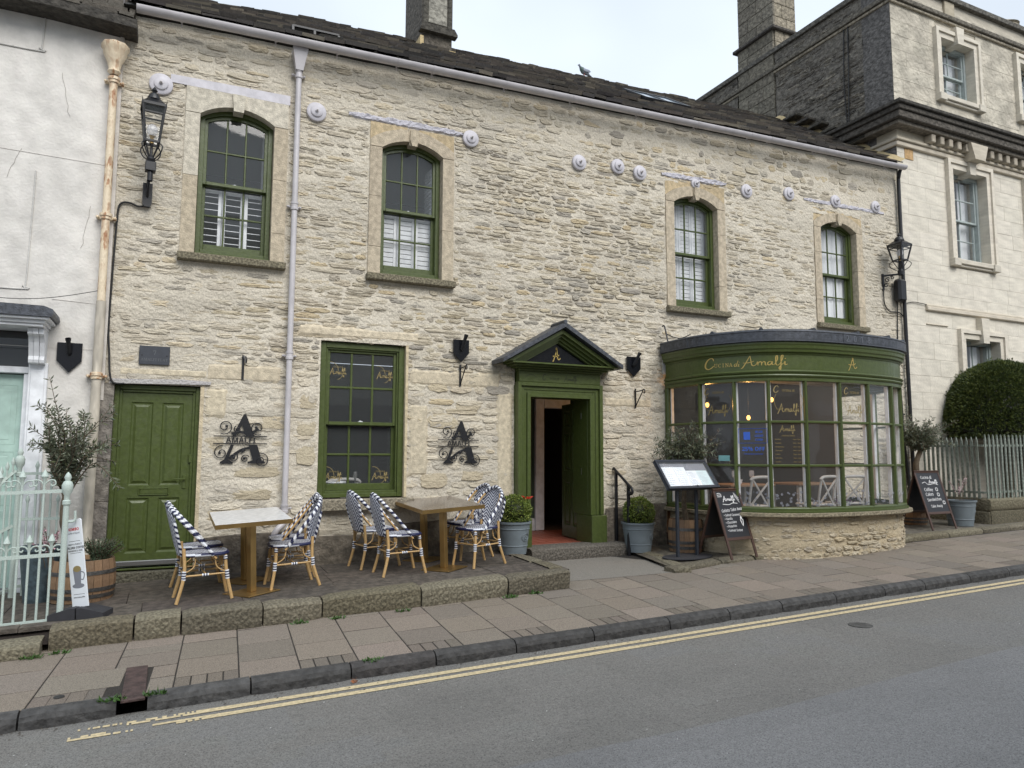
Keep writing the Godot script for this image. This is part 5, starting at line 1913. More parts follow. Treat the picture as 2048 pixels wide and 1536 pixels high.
func rooms(house: Node3D) -> void:
	# rooms behind the glass, closed on every side but the openings of the front
	var mk := func(called: String, a: Vector3, c: Vector3, m: Material) -> void:
		var b := mb()
		b.span(a, c)
		part(house, called, b, m)
	mk.call("room_floor", Vector3(-0.72, 3.5, -4.3), Vector3(12.72, 3.62, -0.26), M.room_floor)
	mk.call("room_ceiling", Vector3(-0.72, 6.55, -4.3), Vector3(12.72, 6.65, -0.26), M.room_ceiling)
	mk.call("room_ceiling", Vector3(-0.72, 3.40, -5.0), Vector3(12.72, 3.498, -0.02), M.room_ceiling)
	mk.call("room_wall", Vector3(-0.72, 3.63, -4.4), Vector3(12.72, 6.54, -4.3), M.room_wall)
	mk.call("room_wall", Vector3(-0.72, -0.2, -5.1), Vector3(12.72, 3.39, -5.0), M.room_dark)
	for x in [1.66, 5.0, 9.3]:
		mk.call("partition", Vector3(x, 3.63, -4.29), Vector3(x + 0.1, 6.54, -0.27), M.room_wall)
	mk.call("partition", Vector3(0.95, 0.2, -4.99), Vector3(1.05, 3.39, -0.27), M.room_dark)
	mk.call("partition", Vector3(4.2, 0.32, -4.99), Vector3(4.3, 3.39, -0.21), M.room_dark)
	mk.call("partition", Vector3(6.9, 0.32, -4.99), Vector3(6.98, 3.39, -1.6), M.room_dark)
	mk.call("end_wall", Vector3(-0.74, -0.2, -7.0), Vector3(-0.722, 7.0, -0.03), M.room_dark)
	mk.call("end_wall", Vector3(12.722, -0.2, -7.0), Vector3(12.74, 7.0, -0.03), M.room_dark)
	mk.call("room_floor", Vector3(1.06, 0.2, -4.98), Vector3(4.19, 0.4, -0.21), M.room_floor)
	var b := mb()
	b.span(Vector3(6.99, 0.2, -4.98), Vector3(10.86, 0.42, 0.03))
	var P := plan()
	var poly := []
	for p in P:
		poly.append(Vector2(p.x, p.y - 0.05))
	for i in range(1, poly.size() - 1):
		b.tri(Vector3(poly[0].x, 0.42, poly[0].y), Vector3(poly[i].x, 0.42, poly[i].y), Vector3(poly[i + 1].x, 0.42, poly[i + 1].y))
	part(house, "room_floor", b, M.room_floor)
	mk.call("partition", Vector3(10.9, 0.2, -4.98), Vector3(11.0, 3.39, -0.05), M.room_dark)
	# ceiling of the bow
	b = mb()
	for i in range(1, poly.size() - 1):
		b.tri(Vector3(poly[0].x, 2.9, poly[0].y), Vector3(poly[i + 1].x, 2.9, poly[i + 1].y), Vector3(poly[i].x, 2.9, poly[i].y))
	part(house, "bow_ceiling", b, M.room_ceiling)
	mk.call("bow_beam", Vector3(6.99, 2.88, -0.3), Vector3(10.87, 3.39, 0.02), M.room_ceiling)

# ---------------------------------------------------------------- the neighbours
func west_house() -> void:
	var house := thing("white_house", "white rendered house with mint green door at the left edge of the picture", "building")
	var b := mb(lin(236, 233, 228))
	var z := 0.03
	# rendered wall with the doorway left open
	var cell := 0.06
	var hole := Rect2(-2.3, -0.3, 0.91, 3.3)
	for j in 120:
		for i in 54:
			var x := -3.96 + i * cell
			var y := -0.2 + j * cell
			if hole.has_point(Vector2(x + 0.03, y + 0.03)) or y > 6.62:
				continue
			var P := []
			for q in [[0, 0], [1, 0], [1, 1], [0, 1]]:
				var xx: float = minf(x + q[0] * cell, -0.725)
				var yy: float = y + q[1] * cell
				P.append(Vector3(xx, yy, z + 0.002 * fn.get_noise_2d(xx * 30, yy * 30) + 0.006 * fn.get_noise_2d(xx * 6, yy * 6 + 80)))
			b.col = lin(234, 230, 223) * (0.95 + 0.2 * fn.get_noise_2d(x * 18 + 300, y * 10) + 0.08 * fn.get_noise_2d(x * 120, y * 90))
			b.quad(P[0], P[1], P[2], P[3])
	part(house, "wall", b, M.render_white)
	b = mb(lin(214, 208, 200))
	b.span(Vector3(-0.74, 2.2, -0.1), Vector3(-0.70, 6.6, 0.05))
	part(house, "wall_edge", b, M.render_white)
	# sunk lines in the render, and a raised panel above the door
	for q in [[-3.0, 2.76, -0.76, 2.76], [-3.0, 4.95, -0.76, 4.9], [-1.2, 2.0, -0.8, 2.0], [-1.25, 3.3, -0.8, 3.28]]:
		b = mb(lin(222, 217, 210))
		b.bar(Vector3(q[0], q[1], z + 0.002), Vector3(q[2], q[3], z + 0.0), 0.005, 0.012)
		part(house, "render_joint", b, M.render_white)
	for q in [[3.38, 4.72], [6.1, 7.2]]:
		b = mb(lin(206, 204, 198))
		var y0: float = q[0]
		var y1: float = q[1]
		b.tube(smooth([Vector3(-3.4, y0, z + 0.006), Vector3(-1.62, y0, z + 0.006), Vector3(-1.53, y0 + 0.04, z + 0.006), Vector3(-1.50, y0 + 0.12, z + 0.006), Vector3(-1.48, y1, z + 0.006)], 4), 0.009, 6)
		part(house, "panel_edge", b, M.render_white)
	for q in [[-1.0, 3.9, 0.06, 0.5], [-1.75, 4.6, 0.12, 0.35], [-1.3, 5.9, 0.1, -0.5]]:
		b = mb(lin(150, 144, 136))
		var cr := []
		for i in 9:
			cr.append(Vector2(q[0] + q[2] * i / 8.0 + 0.02 * fn.get_noise_2d(i * 60.0, q[1] * 50), q[1] + q[3] * i / 8.0))
		b.ribbon(cr, 0.0035, func(p): return Vector3(p.x, p.y, z + 0.008))
		part(house, "crack", b, M.render_white)
	# stone tiled eaves
	b = mb(lin(82, 78, 72))
	b.prism(PackedVector2Array([Vector2(-3.4, 6.50), Vector2(-1.42, 6.50), Vector2(-0.56, 6.46), Vector2(-0.56, 6.56), Vector2(-1.5, 6.64), Vector2(-3.4, 6.66)]), -0.1, 0.34)
	part(house, "eaves_course", b, M.dark_stone)
	for r in 7:
		var x := -3.2 + r * 0.13
		while x < -0.62:
			var w := rs(0.22, 0.38)
			b = mb(lin(104, 98, 88) * rs(0.6, 1.0))
			var y := 6.60 + r * 0.085
			b.prism(PackedVector2Array([Vector2(x, y), Vector2(minf(x + w - 0.01, -0.6), y - 0.01), Vector2(minf(x + w - 0.02, -0.6), y + rs(0.03, 0.045)), Vector2(x + 0.01, y + 0.04)]), -0.5 - r * 0.1, 0.34 - r * 0.11 + rs(-0.02, 0.02))
			part(house, "roof_tile", b, M.slate)
			x += w
	b = mb(lin(70, 66, 62))
	b.quad(Vector3(-3.6, 6.55, 0.3), Vector3(-0.58, 6.55, 0.3), Vector3(-0.58, 9.0, -3.2), Vector3(-3.6, 9.0, -3.2))
	part(house, "roof", b, M.slate)
	# rainwater pipe with a cast hopper, cream paint flaking to rust
	b = mb()
	b.tube([Vector3(-0.775, 5.95, 0.14), Vector3(-0.77, 3.3, 0.14)], 0.042, 12)
	var p := part(house, "downpipe", b, M.cream_pipe)
	b = mb()
	b.tube([Vector3(-0.77, 3.3, 0.13), Vector3(-0.775, 0.2, 0.13)], 0.05, 12)
	part(p, "lower_pipe", b, M.white_cream)
	b = mb()
	b.xf = Transform3D(Basis(), Vector3(-0.775, 5.93, 0.16))
	b.lathe([Vector2(0.045, 0), Vector2(0.07, 0.04), Vector2(0.06, 0.07), Vector2(0.075, 0.14), Vector2(0.12, 0.24), Vector2(0.125, 0.28), Vector2(0.145, 0.31), Vector2(0.145, 0.36), Vector2(0.12, 0.36), Vector2(0.11, 0.28), Vector2(0, 0.28)], 8)
	part(p, "hopper", b, M.cream_pipe)
	for y in [5.88, 4.27, 2.46]:
		b = mb()
		b.xf = Transform3D(Basis(), Vector3(-0.773, y, 0.14))
		b.lathe([Vector2(0.045, -0.04), Vector2(0.056, -0.035), Vector2(0.056, -0.01), Vector2(0.066, 0.0), Vector2(0.066, 0.03), Vector2(0.05, 0.04)], 12)
		b.span(Vector3(-0.1, -0.015, -0.1), Vector3(0.1, 0.015, -0.05), 0.004)
		for sx in [-0.088, 0.088]:
			b.ball(Vector3(sx, 0, -0.045), Vector3(0.018, 0.018, 0.016), 8, 6)
		part(p, "pipe_collar", b, M.cream_pipe)
	# doorway: mint door, fanlight, pilaster, console and leaded hood
	b = mb()
	b.span(Vector3(-2.3, 0.18, -0.16), Vector3(-1.47, 2.46, -0.12))
	var door := part(house, "front_door", b, M.mint_paint)
	for q in [[-2.2, -1.9, 0.4, 1.05], [-1.82, -1.53, 0.4, 1.05], [-2.2, -1.9, 1.25, 1.62], [-1.82, -1.53, 1.25, 1.62], [-2.2, -1.9, 1.7, 2.34], [-1.82, -1.53, 1.7, 2.34]]:
		b = mb()
		panel(b, q[0], q[1], q[2], q[3], -0.117)
		part(door, "panel", b, M.mint_paint)
	b = mb()
	b.span(Vector3(-2.3, 2.47, -0.16), Vector3(-1.42, 2.54, -0.02), 0.006)
	b.span(Vector3(-1.47, 0.18, -0.16), Vector3(-1.42, 2.46, -0.02), 0.004)
	part(house, "door_frame", b, M.white_paint)
	b = mb()
	b.quad(Vector3(-2.3, 2.54, -0.1), Vector3(-1.42, 2.54, -0.1), Vector3(-1.42, 2.92, -0.1), Vector3(-2.3, 2.92, -0.1))
	part(house, "fanlight", b, M.glass)
	b = mb()
	b.span(Vector3(-3.9, 0.1, -2.1), Vector3(-0.8, 6.5, -2.0))
	b.span(Vector3(-2.4, 0.1, -2.0), Vector3(-2.3, 3.0, -0.05))
	b.span(Vector3(-1.39, 2.5, -2.0), Vector3(-1.3, 3.0, 0.0))
	b.span(Vector3(-2.3, 2.98, -2.0), Vector3(-1.39, 3.05, 0.0))
	part(house, "hall", b, M.room_dark)
	b = mb()
	b.span(Vector3(-1.418, 0.15, -0.1), Vector3(-1.24, 2.58, 0.075), 0.006)
	b.span(Vector3(-1.395, 0.3, 0.075), Vector3(-1.265, 2.5, 0.09), 0.006)
	part(house, "pilaster", b, M.white_paint)
	b = mb()
	for i in 3:
		var xa := -1.41 + i * 0.05
		var prof := [Vector2(0.0, 2.92), Vector2(0.3, 2.92), Vector2(0.3, 2.86), Vector2(0.24, 2.84), Vector2(0.2, 2.78), Vector2(0.17, 2.7), Vector2(0.15, 2.64), Vector2(0.16, 2.6), Vector2(0.15, 2.57), Vector2(0.08, 2.56), Vector2(0.0, 2.56)]
		var poly := PackedVector2Array()
		for q in prof:
			poly.append(Vector2(q.x + (0.012 if i == 1 else 0.0), q.y))
		b.xf = Transform3D(Basis(Vector3(0, 0, 1), Vector3(0, 1, 0), Vector3(-1, 0, 0)), Vector3(xa, 0, 0.03))
		b.prism(poly, -0.046, 0.0)
	part(house, "console", b, M.white_paint)
	b = mb()
	b.span(Vector3(-2.4, 2.925, -0.02), Vector3(-1.26, 2.955, 0.42), 0.005)
	b.span(Vector3(-2.4, 2.956, -0.02), Vector3(-1.24, 2.99, 0.45), 0.005)
	b.span(Vector3(-2.4, 2.991, -0.02), Vector3(-1.2, 3.02, 0.5), 0.005)
	var hood := part(house, "hood", b, M.white_paint)
	b = mb()
	b.prism(PackedVector2Array([Vector2(-2.4, 3.02), Vector2(-1.18, 3.02), Vector2(-1.16, 3.05), Vector2(-1.17, 3.10), Vector2(-1.25, 3.13), Vector2(-2.4, 3.14)]), 0.03, 0.53)
	part(hood, "lead_cover", b, M.lead)
	b = mb(lin(226, 222, 214))
	b.span(Vector3(-3.9, -0.2, -2.0), Vector3(-3.8, 6.5, 0.02))
	part(house, "wall", b, M.render_white)

func ashlar_window(house: Node3D, x0: float, x1: float, y0: float, y1: float, head: bool) -> void:
	var c := lin(222, 214, 198)
	var zf := 0.02
	# architrave in two steps with ears, keystone and sill
	for q in [[0.0, 0.11, 0.05], [0.11, 0.19, 0.085]]:
		var b := mb(c * rs(0.94, 1.02))
		b.prism(PackedVector2Array([Vector2(x0 - q[1], y0), Vector2(x0 - q[0], y0), Vector2(x0 - q[0], y1 + q[0]), Vector2(x1 + q[0], y1 + q[0]), Vector2(x1 + q[0], y0), Vector2(x1 + q[1], y0), Vector2(x1 + q[1], y1 + q[1]), Vector2(x0 - q[1], y1 + q[1])]), -0.4, zf + q[2])
		part(house, "architrave", b, M.ashlar)
	var b := mb(c * 0.96)
	var cx := (x0 + x1) * 0.5
	b.prism(PackedVector2Array([Vector2(cx - 0.09, y1 - 0.07), Vector2(cx + 0.09, y1 - 0.07), Vector2(cx + 0.13, y1 + (0.45 if head else 0.3)), Vector2(cx - 0.13, y1 + (0.45 if head else 0.3))]), -0.3, 0.14)
	part(house, "keystone", b, M.ashlar)
	b = mb(c * 0.9)
	b.span(Vector3(x0 - 0.02, y0 - 0.1, -0.4), Vector3(x1 + 0.02, y0 - 0.001, 0.11), 0.01)
	b.span(Vector3(x0 - 0.04, y0 - 0.15, -0.05), Vector3(x1 + 0.04, y0 - 0.101, 0.07), 0.01)
	for xx in [x0 - 0.1, x1 + 0.1]:
		b.span(Vector3(xx - 0.1, y0 - 0.16, -0.05), Vector3(xx + 0.1, y0 - 0.002, 0.14), 0.01)
	part(house, "sill", b, M.ashlar)
	sash_window(house, x0 + 0.001, x1 - 0.001, y0 + 0.001, y1 - 0.001, y1 - 0.001, -0.13, M.sash_blue, 2, 0.024, 0.06)
	b = mb()
	b.quad(Vector3(x0 - 0.1, y0, -1.2), Vector3(x1 + 0.1, y0, -1.2), Vector3(x1 + 0.1, y1, -1.2), Vector3(x0 - 0.1, y1, -1.2))
	b.quad(Vector3(x0 - 0.1, y0, -0.3), Vector3(x1 + 0.1, y0, -0.3), Vector3(x1 + 0.1, y0, -1.2), Vector3(x0 - 0.1, y0, -1.2))
	b.quad(Vector3(x0 - 0.1, y1, -1.2), Vector3(x1 + 0.1, y1, -1.2), Vector3(x1 + 0.1, y1, -0.3), Vector3(x0 - 0.1, y1, -0.3))
	b.quad(Vector3(x0 - 0.1, y0, -0.3), Vector3(x0 - 0.1, y0, -1.2), Vector3(x0 - 0.1, y1, -1.2), Vector3(x0 - 0.1, y1, -0.3))
	b.quad(Vector3(x1 + 0.1, y0, -1.2), Vector3(x1 + 0.1, y0, -0.3), Vector3(x1 + 0.1, y1, -0.3), Vector3(x1 + 0.1, y1, -1.2))
	part(house, "room", b, M.room_wall)
	for s in 2:
		b = mb()
		var xa := x0 + 0.04 if s == 0 else x1 - 0.36
		for i in 10:
			var a := xa + 0.032 * i
			b.quad(Vector3(a, y0 + 0.05, -0.36 + 0.015 * sin(i * 2.1)), Vector3(a + 0.032, y0 + 0.05, -0.36 + 0.015 * sin(i * 2.1 + 2.1)), Vector3(a + 0.032, y1 - 0.05, -0.36 + 0.015 * sin(i * 2.1 + 2.1)), Vector3(a, y1 - 0.05, -0.36 + 0.015 * sin(i * 2.1)))
		part(house, "curtain", b, M.curtain)

func east_house() -> void:
	var house := thing("ashlar_house", "tall pale ashlar stone house with heavy cornice and dark rubble side wall", "building")
	var wins := [[14.38, 15.48, 5.62, 7.53], [14.24, 15.32, 9.1, 10.36], [16.98, 18.06, 9.2, 10.46], [16.98, 18.06, 5.62, 7.53], [14.48, 15.6, 2.0, 3.98], [17.1, 18.2, 2.0, 3.98]]
	# blocks of ashlar, thin joints
	var b := mb(lin(196, 188, 172))
	var x0 := 12.752
	var hs := []
	for w in wins:
		hs.append(Rect2(w[0] - 0.005, w[2] - 0.005, w[1] - w[0] + 0.01, w[3] - w[2] + 0.01))
	var xs := [x0]
	var ys := [-0.2]
	for w in wins:
		for q in [w[0], w[1]]:
			if not xs.has(q):
				xs.append(q)
		for q in [w[2], w[3]]:
			if not ys.has(q):
				ys.append(q)
	xs.append(20.5)
	ys.append(11.3)
	xs.sort()
	ys.sort()
	for i in xs.size() - 1:
		for j in ys.size() - 1:
			var m := Vector2((xs[i] + xs[i + 1]) * 0.5, (ys[j] + ys[j + 1]) * 0.5)
			var hit := false
			for h: Rect2 in hs:
				if h.has_point(m):
					hit = true
			if not hit:
				b.quad(Vector3(xs[i], ys[j], 0.004), Vector3(xs[i + 1], ys[j], 0.004), Vector3(xs[i + 1], ys[j + 1], 0.004), Vector3(xs[i], ys[j + 1], 0.004))
	part(house, "wall", b, M.ashlar)
	var cnt := 0
	var y := 0.2
	var row := 0
	while y < 11.0:
		var h := 0.31 if y > 4.6 else 0.33
		var x := x0 - (0.3 if row % 2 else 0.0)
		while x < 18.3:
			var w := rs(0.55, 0.85)
			var r := Rect2(maxf(x, x0), y, minf(x + w, 18.4) - maxf(x, x0), h)
			x += w
			for hh: Rect2 in hs:
				var g := hh.grow(0.11)
				if r.size.x > 0.0 and g.intersects(r):
					if r.position.x < g.position.x - 0.08:
						r.size.x = g.position.x - r.position.x
					elif r.end.x > g.end.x + 0.08:
						r = Rect2(g.end.x, r.position.y, r.end.x - g.end.x, r.size.y)
					else:
						r.size.x = 0
			if r.size.x < 0.06 or (y > 7.75 and y < 8.45):
				continue
			var up := y > 8.4
			var s := mb((lin(224, 217, 202) if not up else lin(208, 200, 183)) * rs(0.94, 1.03))
			var zf := 0.02 + rs(-0.002, 0.002)
			s.box(Vector3(r.get_center().x, r.get_center().y, zf - 0.01), Vector3(r.size.x - 0.003, r.size.y - 0.003, 0.02), 0.002)
			part(house, "ashlar_block", s, M.ashlar_worn if up else M.ashlar)
			cnt += 1
		y += h
		row += 1
	# a pilaster strip at the corner and an ochre repair
	b = mb(lin(206, 170, 122))
	b.span(Vector3(12.97, 7.5, 0.015), Vector3(13.22, 7.72, 0.032), 0.004)
	part(house, "repaired_block", b, M.dressed)
	for i in 4:
		ashlar_window(house, wins[i][0], wins[i][1], wins[i][2], wins[i][3], i == 0 or i == 3)
	ashlar_window(house, wins[4][0], wins[4][1], wins[4][2], wins[4][3], true)
	ashlar_window(house, wins[5][0], wins[5][1], wins[5][2], wins[5][3], true)
	# string course and sunk panels
	b = mb(lin(212, 202, 184))
	b.span(Vector3(13.35, 4.47, 0.0), Vector3(20, 4.55, 0.08), 0.012)
	b.span(Vector3(13.35, 4.552, 0.0), Vector3(20, 4.6, 0.06), 0.01)
	b.span(Vector3(13.35, 4.19, 0.0), Vector3(14.0, 4.215, 0.045), 0.006)
	part(house, "string_course", b, M.ashlar)
	# main cornice: stepped profile on front and side
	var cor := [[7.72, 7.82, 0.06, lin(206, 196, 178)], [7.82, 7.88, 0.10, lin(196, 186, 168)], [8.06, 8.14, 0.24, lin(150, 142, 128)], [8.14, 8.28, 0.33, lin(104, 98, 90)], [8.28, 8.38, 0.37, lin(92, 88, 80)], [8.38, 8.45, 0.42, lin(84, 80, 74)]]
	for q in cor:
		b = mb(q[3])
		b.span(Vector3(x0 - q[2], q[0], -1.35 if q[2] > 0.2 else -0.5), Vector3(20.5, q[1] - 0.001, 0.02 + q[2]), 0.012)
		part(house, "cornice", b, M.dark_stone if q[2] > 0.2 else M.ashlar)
	b = mb(lin(96, 92, 84))
	b.prism(PackedVector2Array([Vector2(x0 - 0.4, 8.45), Vector2(20, 8.45), Vector2(20, 8.6), Vector2(x0, 8.6)]), 0.0, 0.03)
	b.quad(Vector3(x0 - 0.41, 8.452, 0.43), Vector3(20, 8.452, 0.43), Vector3(20, 8.62, 0.02), Vector3(x0, 8.62, 0.02))
	b.quad(Vector3(x0 - 0.41, 8.452, -1.35), Vector3(x0 - 0.41, 8.452, 0.43), Vector3(x0, 8.62, 0.02), Vector3(x0, 8.62, -1.35))
	part(house, "cornice_weathering", b, M.dark_stone)
	b = mb(lin(196, 186, 166))
	b.span(Vector3(x0 - 0.02, 7.883, -0.4), Vector3(20.5, 8.058, 0.05))
	part(house, "frieze", b, M.ashlar)
	for i in 26:
		b = mb(lin(188, 178, 160) * rs(0.8, 1.0))
		var xx := 13.55 + i * 0.27
		b.span(Vector3(xx, 7.885, 0.03), Vector3(xx + 0.12, 8.057, 0.22), 0.012)
		part(house, "modillion", b, M.ashlar)
	for xx in [14.94]:
		b = mb(lin(204, 194, 176))
		b.prism(PackedVector2Array([Vector2(xx - 0.16, 7.725), Vector2(xx + 0.16, 7.725), Vector2(xx + 0.28, 8.055), Vector2(xx - 0.28, 8.055)]), 0.0, 0.3)
		part(house, "bracket", b, M.ashlar)
	# parapet
	for q in [[10.74, 10.8, 0.05, lin(190, 180, 160)], [10.8, 10.9, 0.09, lin(122, 116, 104)], [11.24, 11.36, 0.08, lin(116, 112, 104)]]:
		b = mb(q[3])
		b.span(Vector3(x0 - q[2], q[0], -9.0), Vector3(20.5, q[1] - 0.001, 0.02 + q[2]), 0.01)
		part(house, "parapet_moulding", b, M.dark_stone)
	for xx in [13.3, 14.6, 17.5]:
		b = mb(lin(180, 170, 150))
		b.span(Vector3(xx - 0.16, 10.9, -0.1), Vector3(xx + 0.16, 11.25, 0.06), 0.01)
		part(house, "parapet_pier", b, M.ashlar)
	b = mb(lin(170, 160, 140))
	b.span(Vector3(17.9, 11.3, -1.0), Vector3(18.3, 11.5, -0.6), 0.02)
	b.xf = Transform3D(Basis(), Vector3(18.1, 11.5, -0.8))
	b.lathe([Vector2(0.15, 0), Vector2(0.2, 0.05), Vector2(0.15, 0.1), Vector2(0.22, 0.3), Vector2(0.3, 0.5), Vector2(0.24, 0.58), Vector2(0.28, 0.62), Vector2(0, 0.8)], 16)
	part(house, "urn", b, M.dark_stone)
	# side wall of dark rubble above the restaurant roof, with its plastered front margin
	var smap := func(u, v, w): return Vector3(12.745 - w, v, u)
	rubble(house, Vector2(-7.5, 6.6), Vector2(-0.62, 11.24), smap, [Rect2(-4.3, 9.4, 1.28, 2.2)], func(_u, _v): return Vector2(1.1, 0.9), pal_dark, lin(138, 132, 122), func(m): return 1.0 if m.y > 8.2 else 0.2, 250, Vector2(0.06, 0.03), 1.5, [M.dark_stone, M.dark_stone])
	b = mb(lin(124, 121, 117))
	b.quad(Vector3(12.74, 6.5, -0.64), Vector3(12.74, 6.5, 0.02), Vector3(12.74, 11.24, 0.02), Vector3(12.74, 11.24, -0.64))
	part(house, "side_margin", b, M.dark_stone)
	b = mb(lin(120, 116, 108))
	b.quad(Vector3(20.5, 6.0, -9.0), Vector3(12.8, 6.0, -9.0), Vector3(12.8, 11.3, -9.0), Vector3(20.5, 11.3, -9.0))
	b.quad(Vector3(12.8, 11.25, 0.0), Vector3(20.5, 11.25, 0.0), Vector3(20.5, 11.25, -9.0), Vector3(12.8, 11.25, -9.0))
	b.quad(Vector3(20.5, -0.2, 0.0), Vector3(20.5, -0.2, -9.0), Vector3(20.5, 11.3, -9.0), Vector3(20.5, 11.3, 0.0))
	part(house, "wall", b, M.dark_stone)
	# stepped weather stones and mortar where the restaurant roof meets it
	for i in 6:
		var t := 0.30 + i * 0.11
		var o := roof_pt(12.7, t, 0.16)
		b = mb(lin(92, 88, 80) * rs(0.8, 1.1))
		b.span(o + Vector3(-0.2, -0.03, -0.2), o + Vector3(0.06, 0.03, 0.2), 0.01)
		part(house, "weather_stone", b, M.dark_stone)
	b = mb(lin(204, 184, 142))
	for i in 30:
		var ta := i / 30.0
		var tb := (i + 1) / 30.0
		var wa := 0.08 + 0.05 * fn.get_noise_1d(i * 30.0)
		var wb := 0.08 + 0.05 * fn.get_noise_1d((i + 1) * 30.0)
		b.quad(roof_pt(12.72 - wa * 1.4, ta, 0.03), roof_pt(12.72, ta, 0.03 + wa), roof_pt(12.72, tb, 0.03 + wb), roof_pt(12.72 - wb * 1.4, tb, 0.03))
	part(house, "mortar_fillet", b, M.dressed)
	# chimney on the side wall, coursed in blocks
	var chim: MeshInstance3D
	b = mb(lin(126, 120, 108))
	b.span(Vector3(12.79, 9.0, -4.16), Vector3(13.44, 14.5, -3.12))
	chim = part(house, "chimney", b, M.dark_stone)
	y = 9.2
	row = 0
	while y < 14.3:
		var nar := 0.0 if y < 11.85 else 0.04
		var cuts := [-4.24, -3.86 if row % 2 else -3.6, -3.04]
		if row % 3 == 0:
			cuts = [-4.24, -3.9, -3.4, -3.04]
		for i in cuts.size() - 1:
			b = mb(lin(150, 143, 128) * rs(0.72, 1.1))
			b.box(Vector3(12.73 + nar, y + 0.17, (cuts[i] + cuts[i + 1]) * 0.5), Vector3(0.06, 0.33, cuts[i + 1] - cuts[i] - 0.008), 0.008)
			part(chim, "chimney_block", b, M.dark_stone)
		for i in 2:
			b = mb(lin(178, 168, 148) * rs(0.8, 1.05))
			var xm := 13.05 if row % 2 else 13.2
			var xa := 12.765 if i == 0 else xm
			var xb := xm if i == 0 else 13.5
			b.box(Vector3((xa + xb) * 0.5, y + 0.17, -3.05 - nar), Vector3(xb - xa - 0.008, 0.33, 0.06), 0.008)
			part(chim, "chimney_block", b, M.dark_stone)
		y += 0.338
		row += 1
	b = mb(lin(92, 88, 82))
	b.span(Vector3(12.62, 11.84, -4.34), Vector3(13.6, 11.93, -2.94), 0.02)
	part(chim, "chimney_string", b, M.dark_stone)
	b = mb()
	b.tube(smooth([Vector3(12.72, 10.9, -0.95), Vector3(12.715, 9.6, -0.98), Vector3(12.71, 8.6, -1.02)], 4), 0.014, 6)
	b.tube(smooth([Vector3(12.72, 10.9, -1.05), Vector3(12.715, 9.6, -1.1), Vector3(12.71, 8.6, -1.06)], 4), 0.012, 6)
	part(house, "conductor_cable", b, M.cable)

func opposite() -> void:
	# houses on the other side of the street; the window glass mirrors them
	var spec := [["purple_shop", "cream house with a dark purple shop front across the street, mirrored in the bow window", -3.0, 6.4, lin(232, 228, 220), M.purple_paint, 7.0], ["stone_shop", "grey stone house across the street mirrored in the ground floor panes", 6.4, 15.0, lin(206, 200, 186), M.black_gloss, 7.6], ["far_cottage", "low cream cottage further up across the street, mirrored in the bow panes", 15.0, 24.0, lin(218, 210, 194), M.white_paint, 6.2]]
	for s in spec:
		var house := thing(s[0], s[1], "building", Vector3.ZERO, 0.0, "")
		var xa: float = s[2]
		var xb: float = s[3]
		var h: float = s[6]
		var z := 12.6
		var yb := road_y(xa) - 0.2
		var b := mb(s[4])
		b.span(Vector3(xa, yb, z), Vector3(xb, h, z + 6.0))
		part(house, "wall", b, M.render_white)
		b = mb(lin(70, 66, 62))
		b.prism(PackedVector2Array([Vector2(-0.3, h), Vector2(3.0, h + 2.2), Vector2(6.3, h)]), xa, xb)
		var rt := part(house, "roof", b, M.slate)
		rt.transform = Transform3D(Basis(Vector3(0, 0, 1), Vector3(0, 1, 0), Vector3(-1, 0, 0)), Vector3(xa + xb, 0, z))
		b = mb()
		b.span(Vector3(xa + 0.3, yb, z - 0.18), Vector3(xb - 0.3, 2.9, z - 0.02))
		b.span(Vector3(xa + 0.2, 2.9, z - 0.3), Vector3(xb - 0.2, 3.25, z - 0.02))
		part(house, "shop_front", b, s[5])
		for i in 4:
			var x := xa + 0.8 + i * (xb - xa - 1.2) / 4.0
			b = mb()
			b.span(Vector3(x, 4.0, z - 0.06), Vector3(x + 1.0, 5.7, z - 0.01))
			var wn := part(house, "window", b, M.white_paint)
			for q in [[0.07, 0.47, 4.08, 4.83], [0.53, 0.93, 4.08, 4.83], [0.07, 0.47, 4.89, 5.62], [0.53, 0.93, 4.89, 5.62]]:
				b = mb()
				b.span(Vector3(x + q[0], q[2], z - 0.068), Vector3(x + q[1], q[3], z - 0.062))
				part(wn, "pane", b, M.sky_glass)
			b = mb()
			b.span(Vector3(x - 0.1, 0.7 + road_y(x), z - 0.21), Vector3(x + 1.2, 2.7, z - 0.185))
			part(house, "shop_window", b, M.black_gloss)
	var b := mb(lin(150, 142, 130))
	b.quad(Vector3(-8, road_y(-8) + 0.11, 13), Vector3(26, road_y(26) + 0.11, 13), Vector3(26, road_y(26) + 0.11, 10.2), Vector3(-8, road_y(-8) + 0.11, 10.2))
	b.quad(Vector3(26, road_y(26) - 0.1, 10.2), Vector3(-8, road_y(-8) - 0.1, 10.2), Vector3(-8, road_y(-8) + 0.11, 10.2), Vector3(26, road_y(26) + 0.11, 10.2))
	struct("far_pavement", b, M.slab)

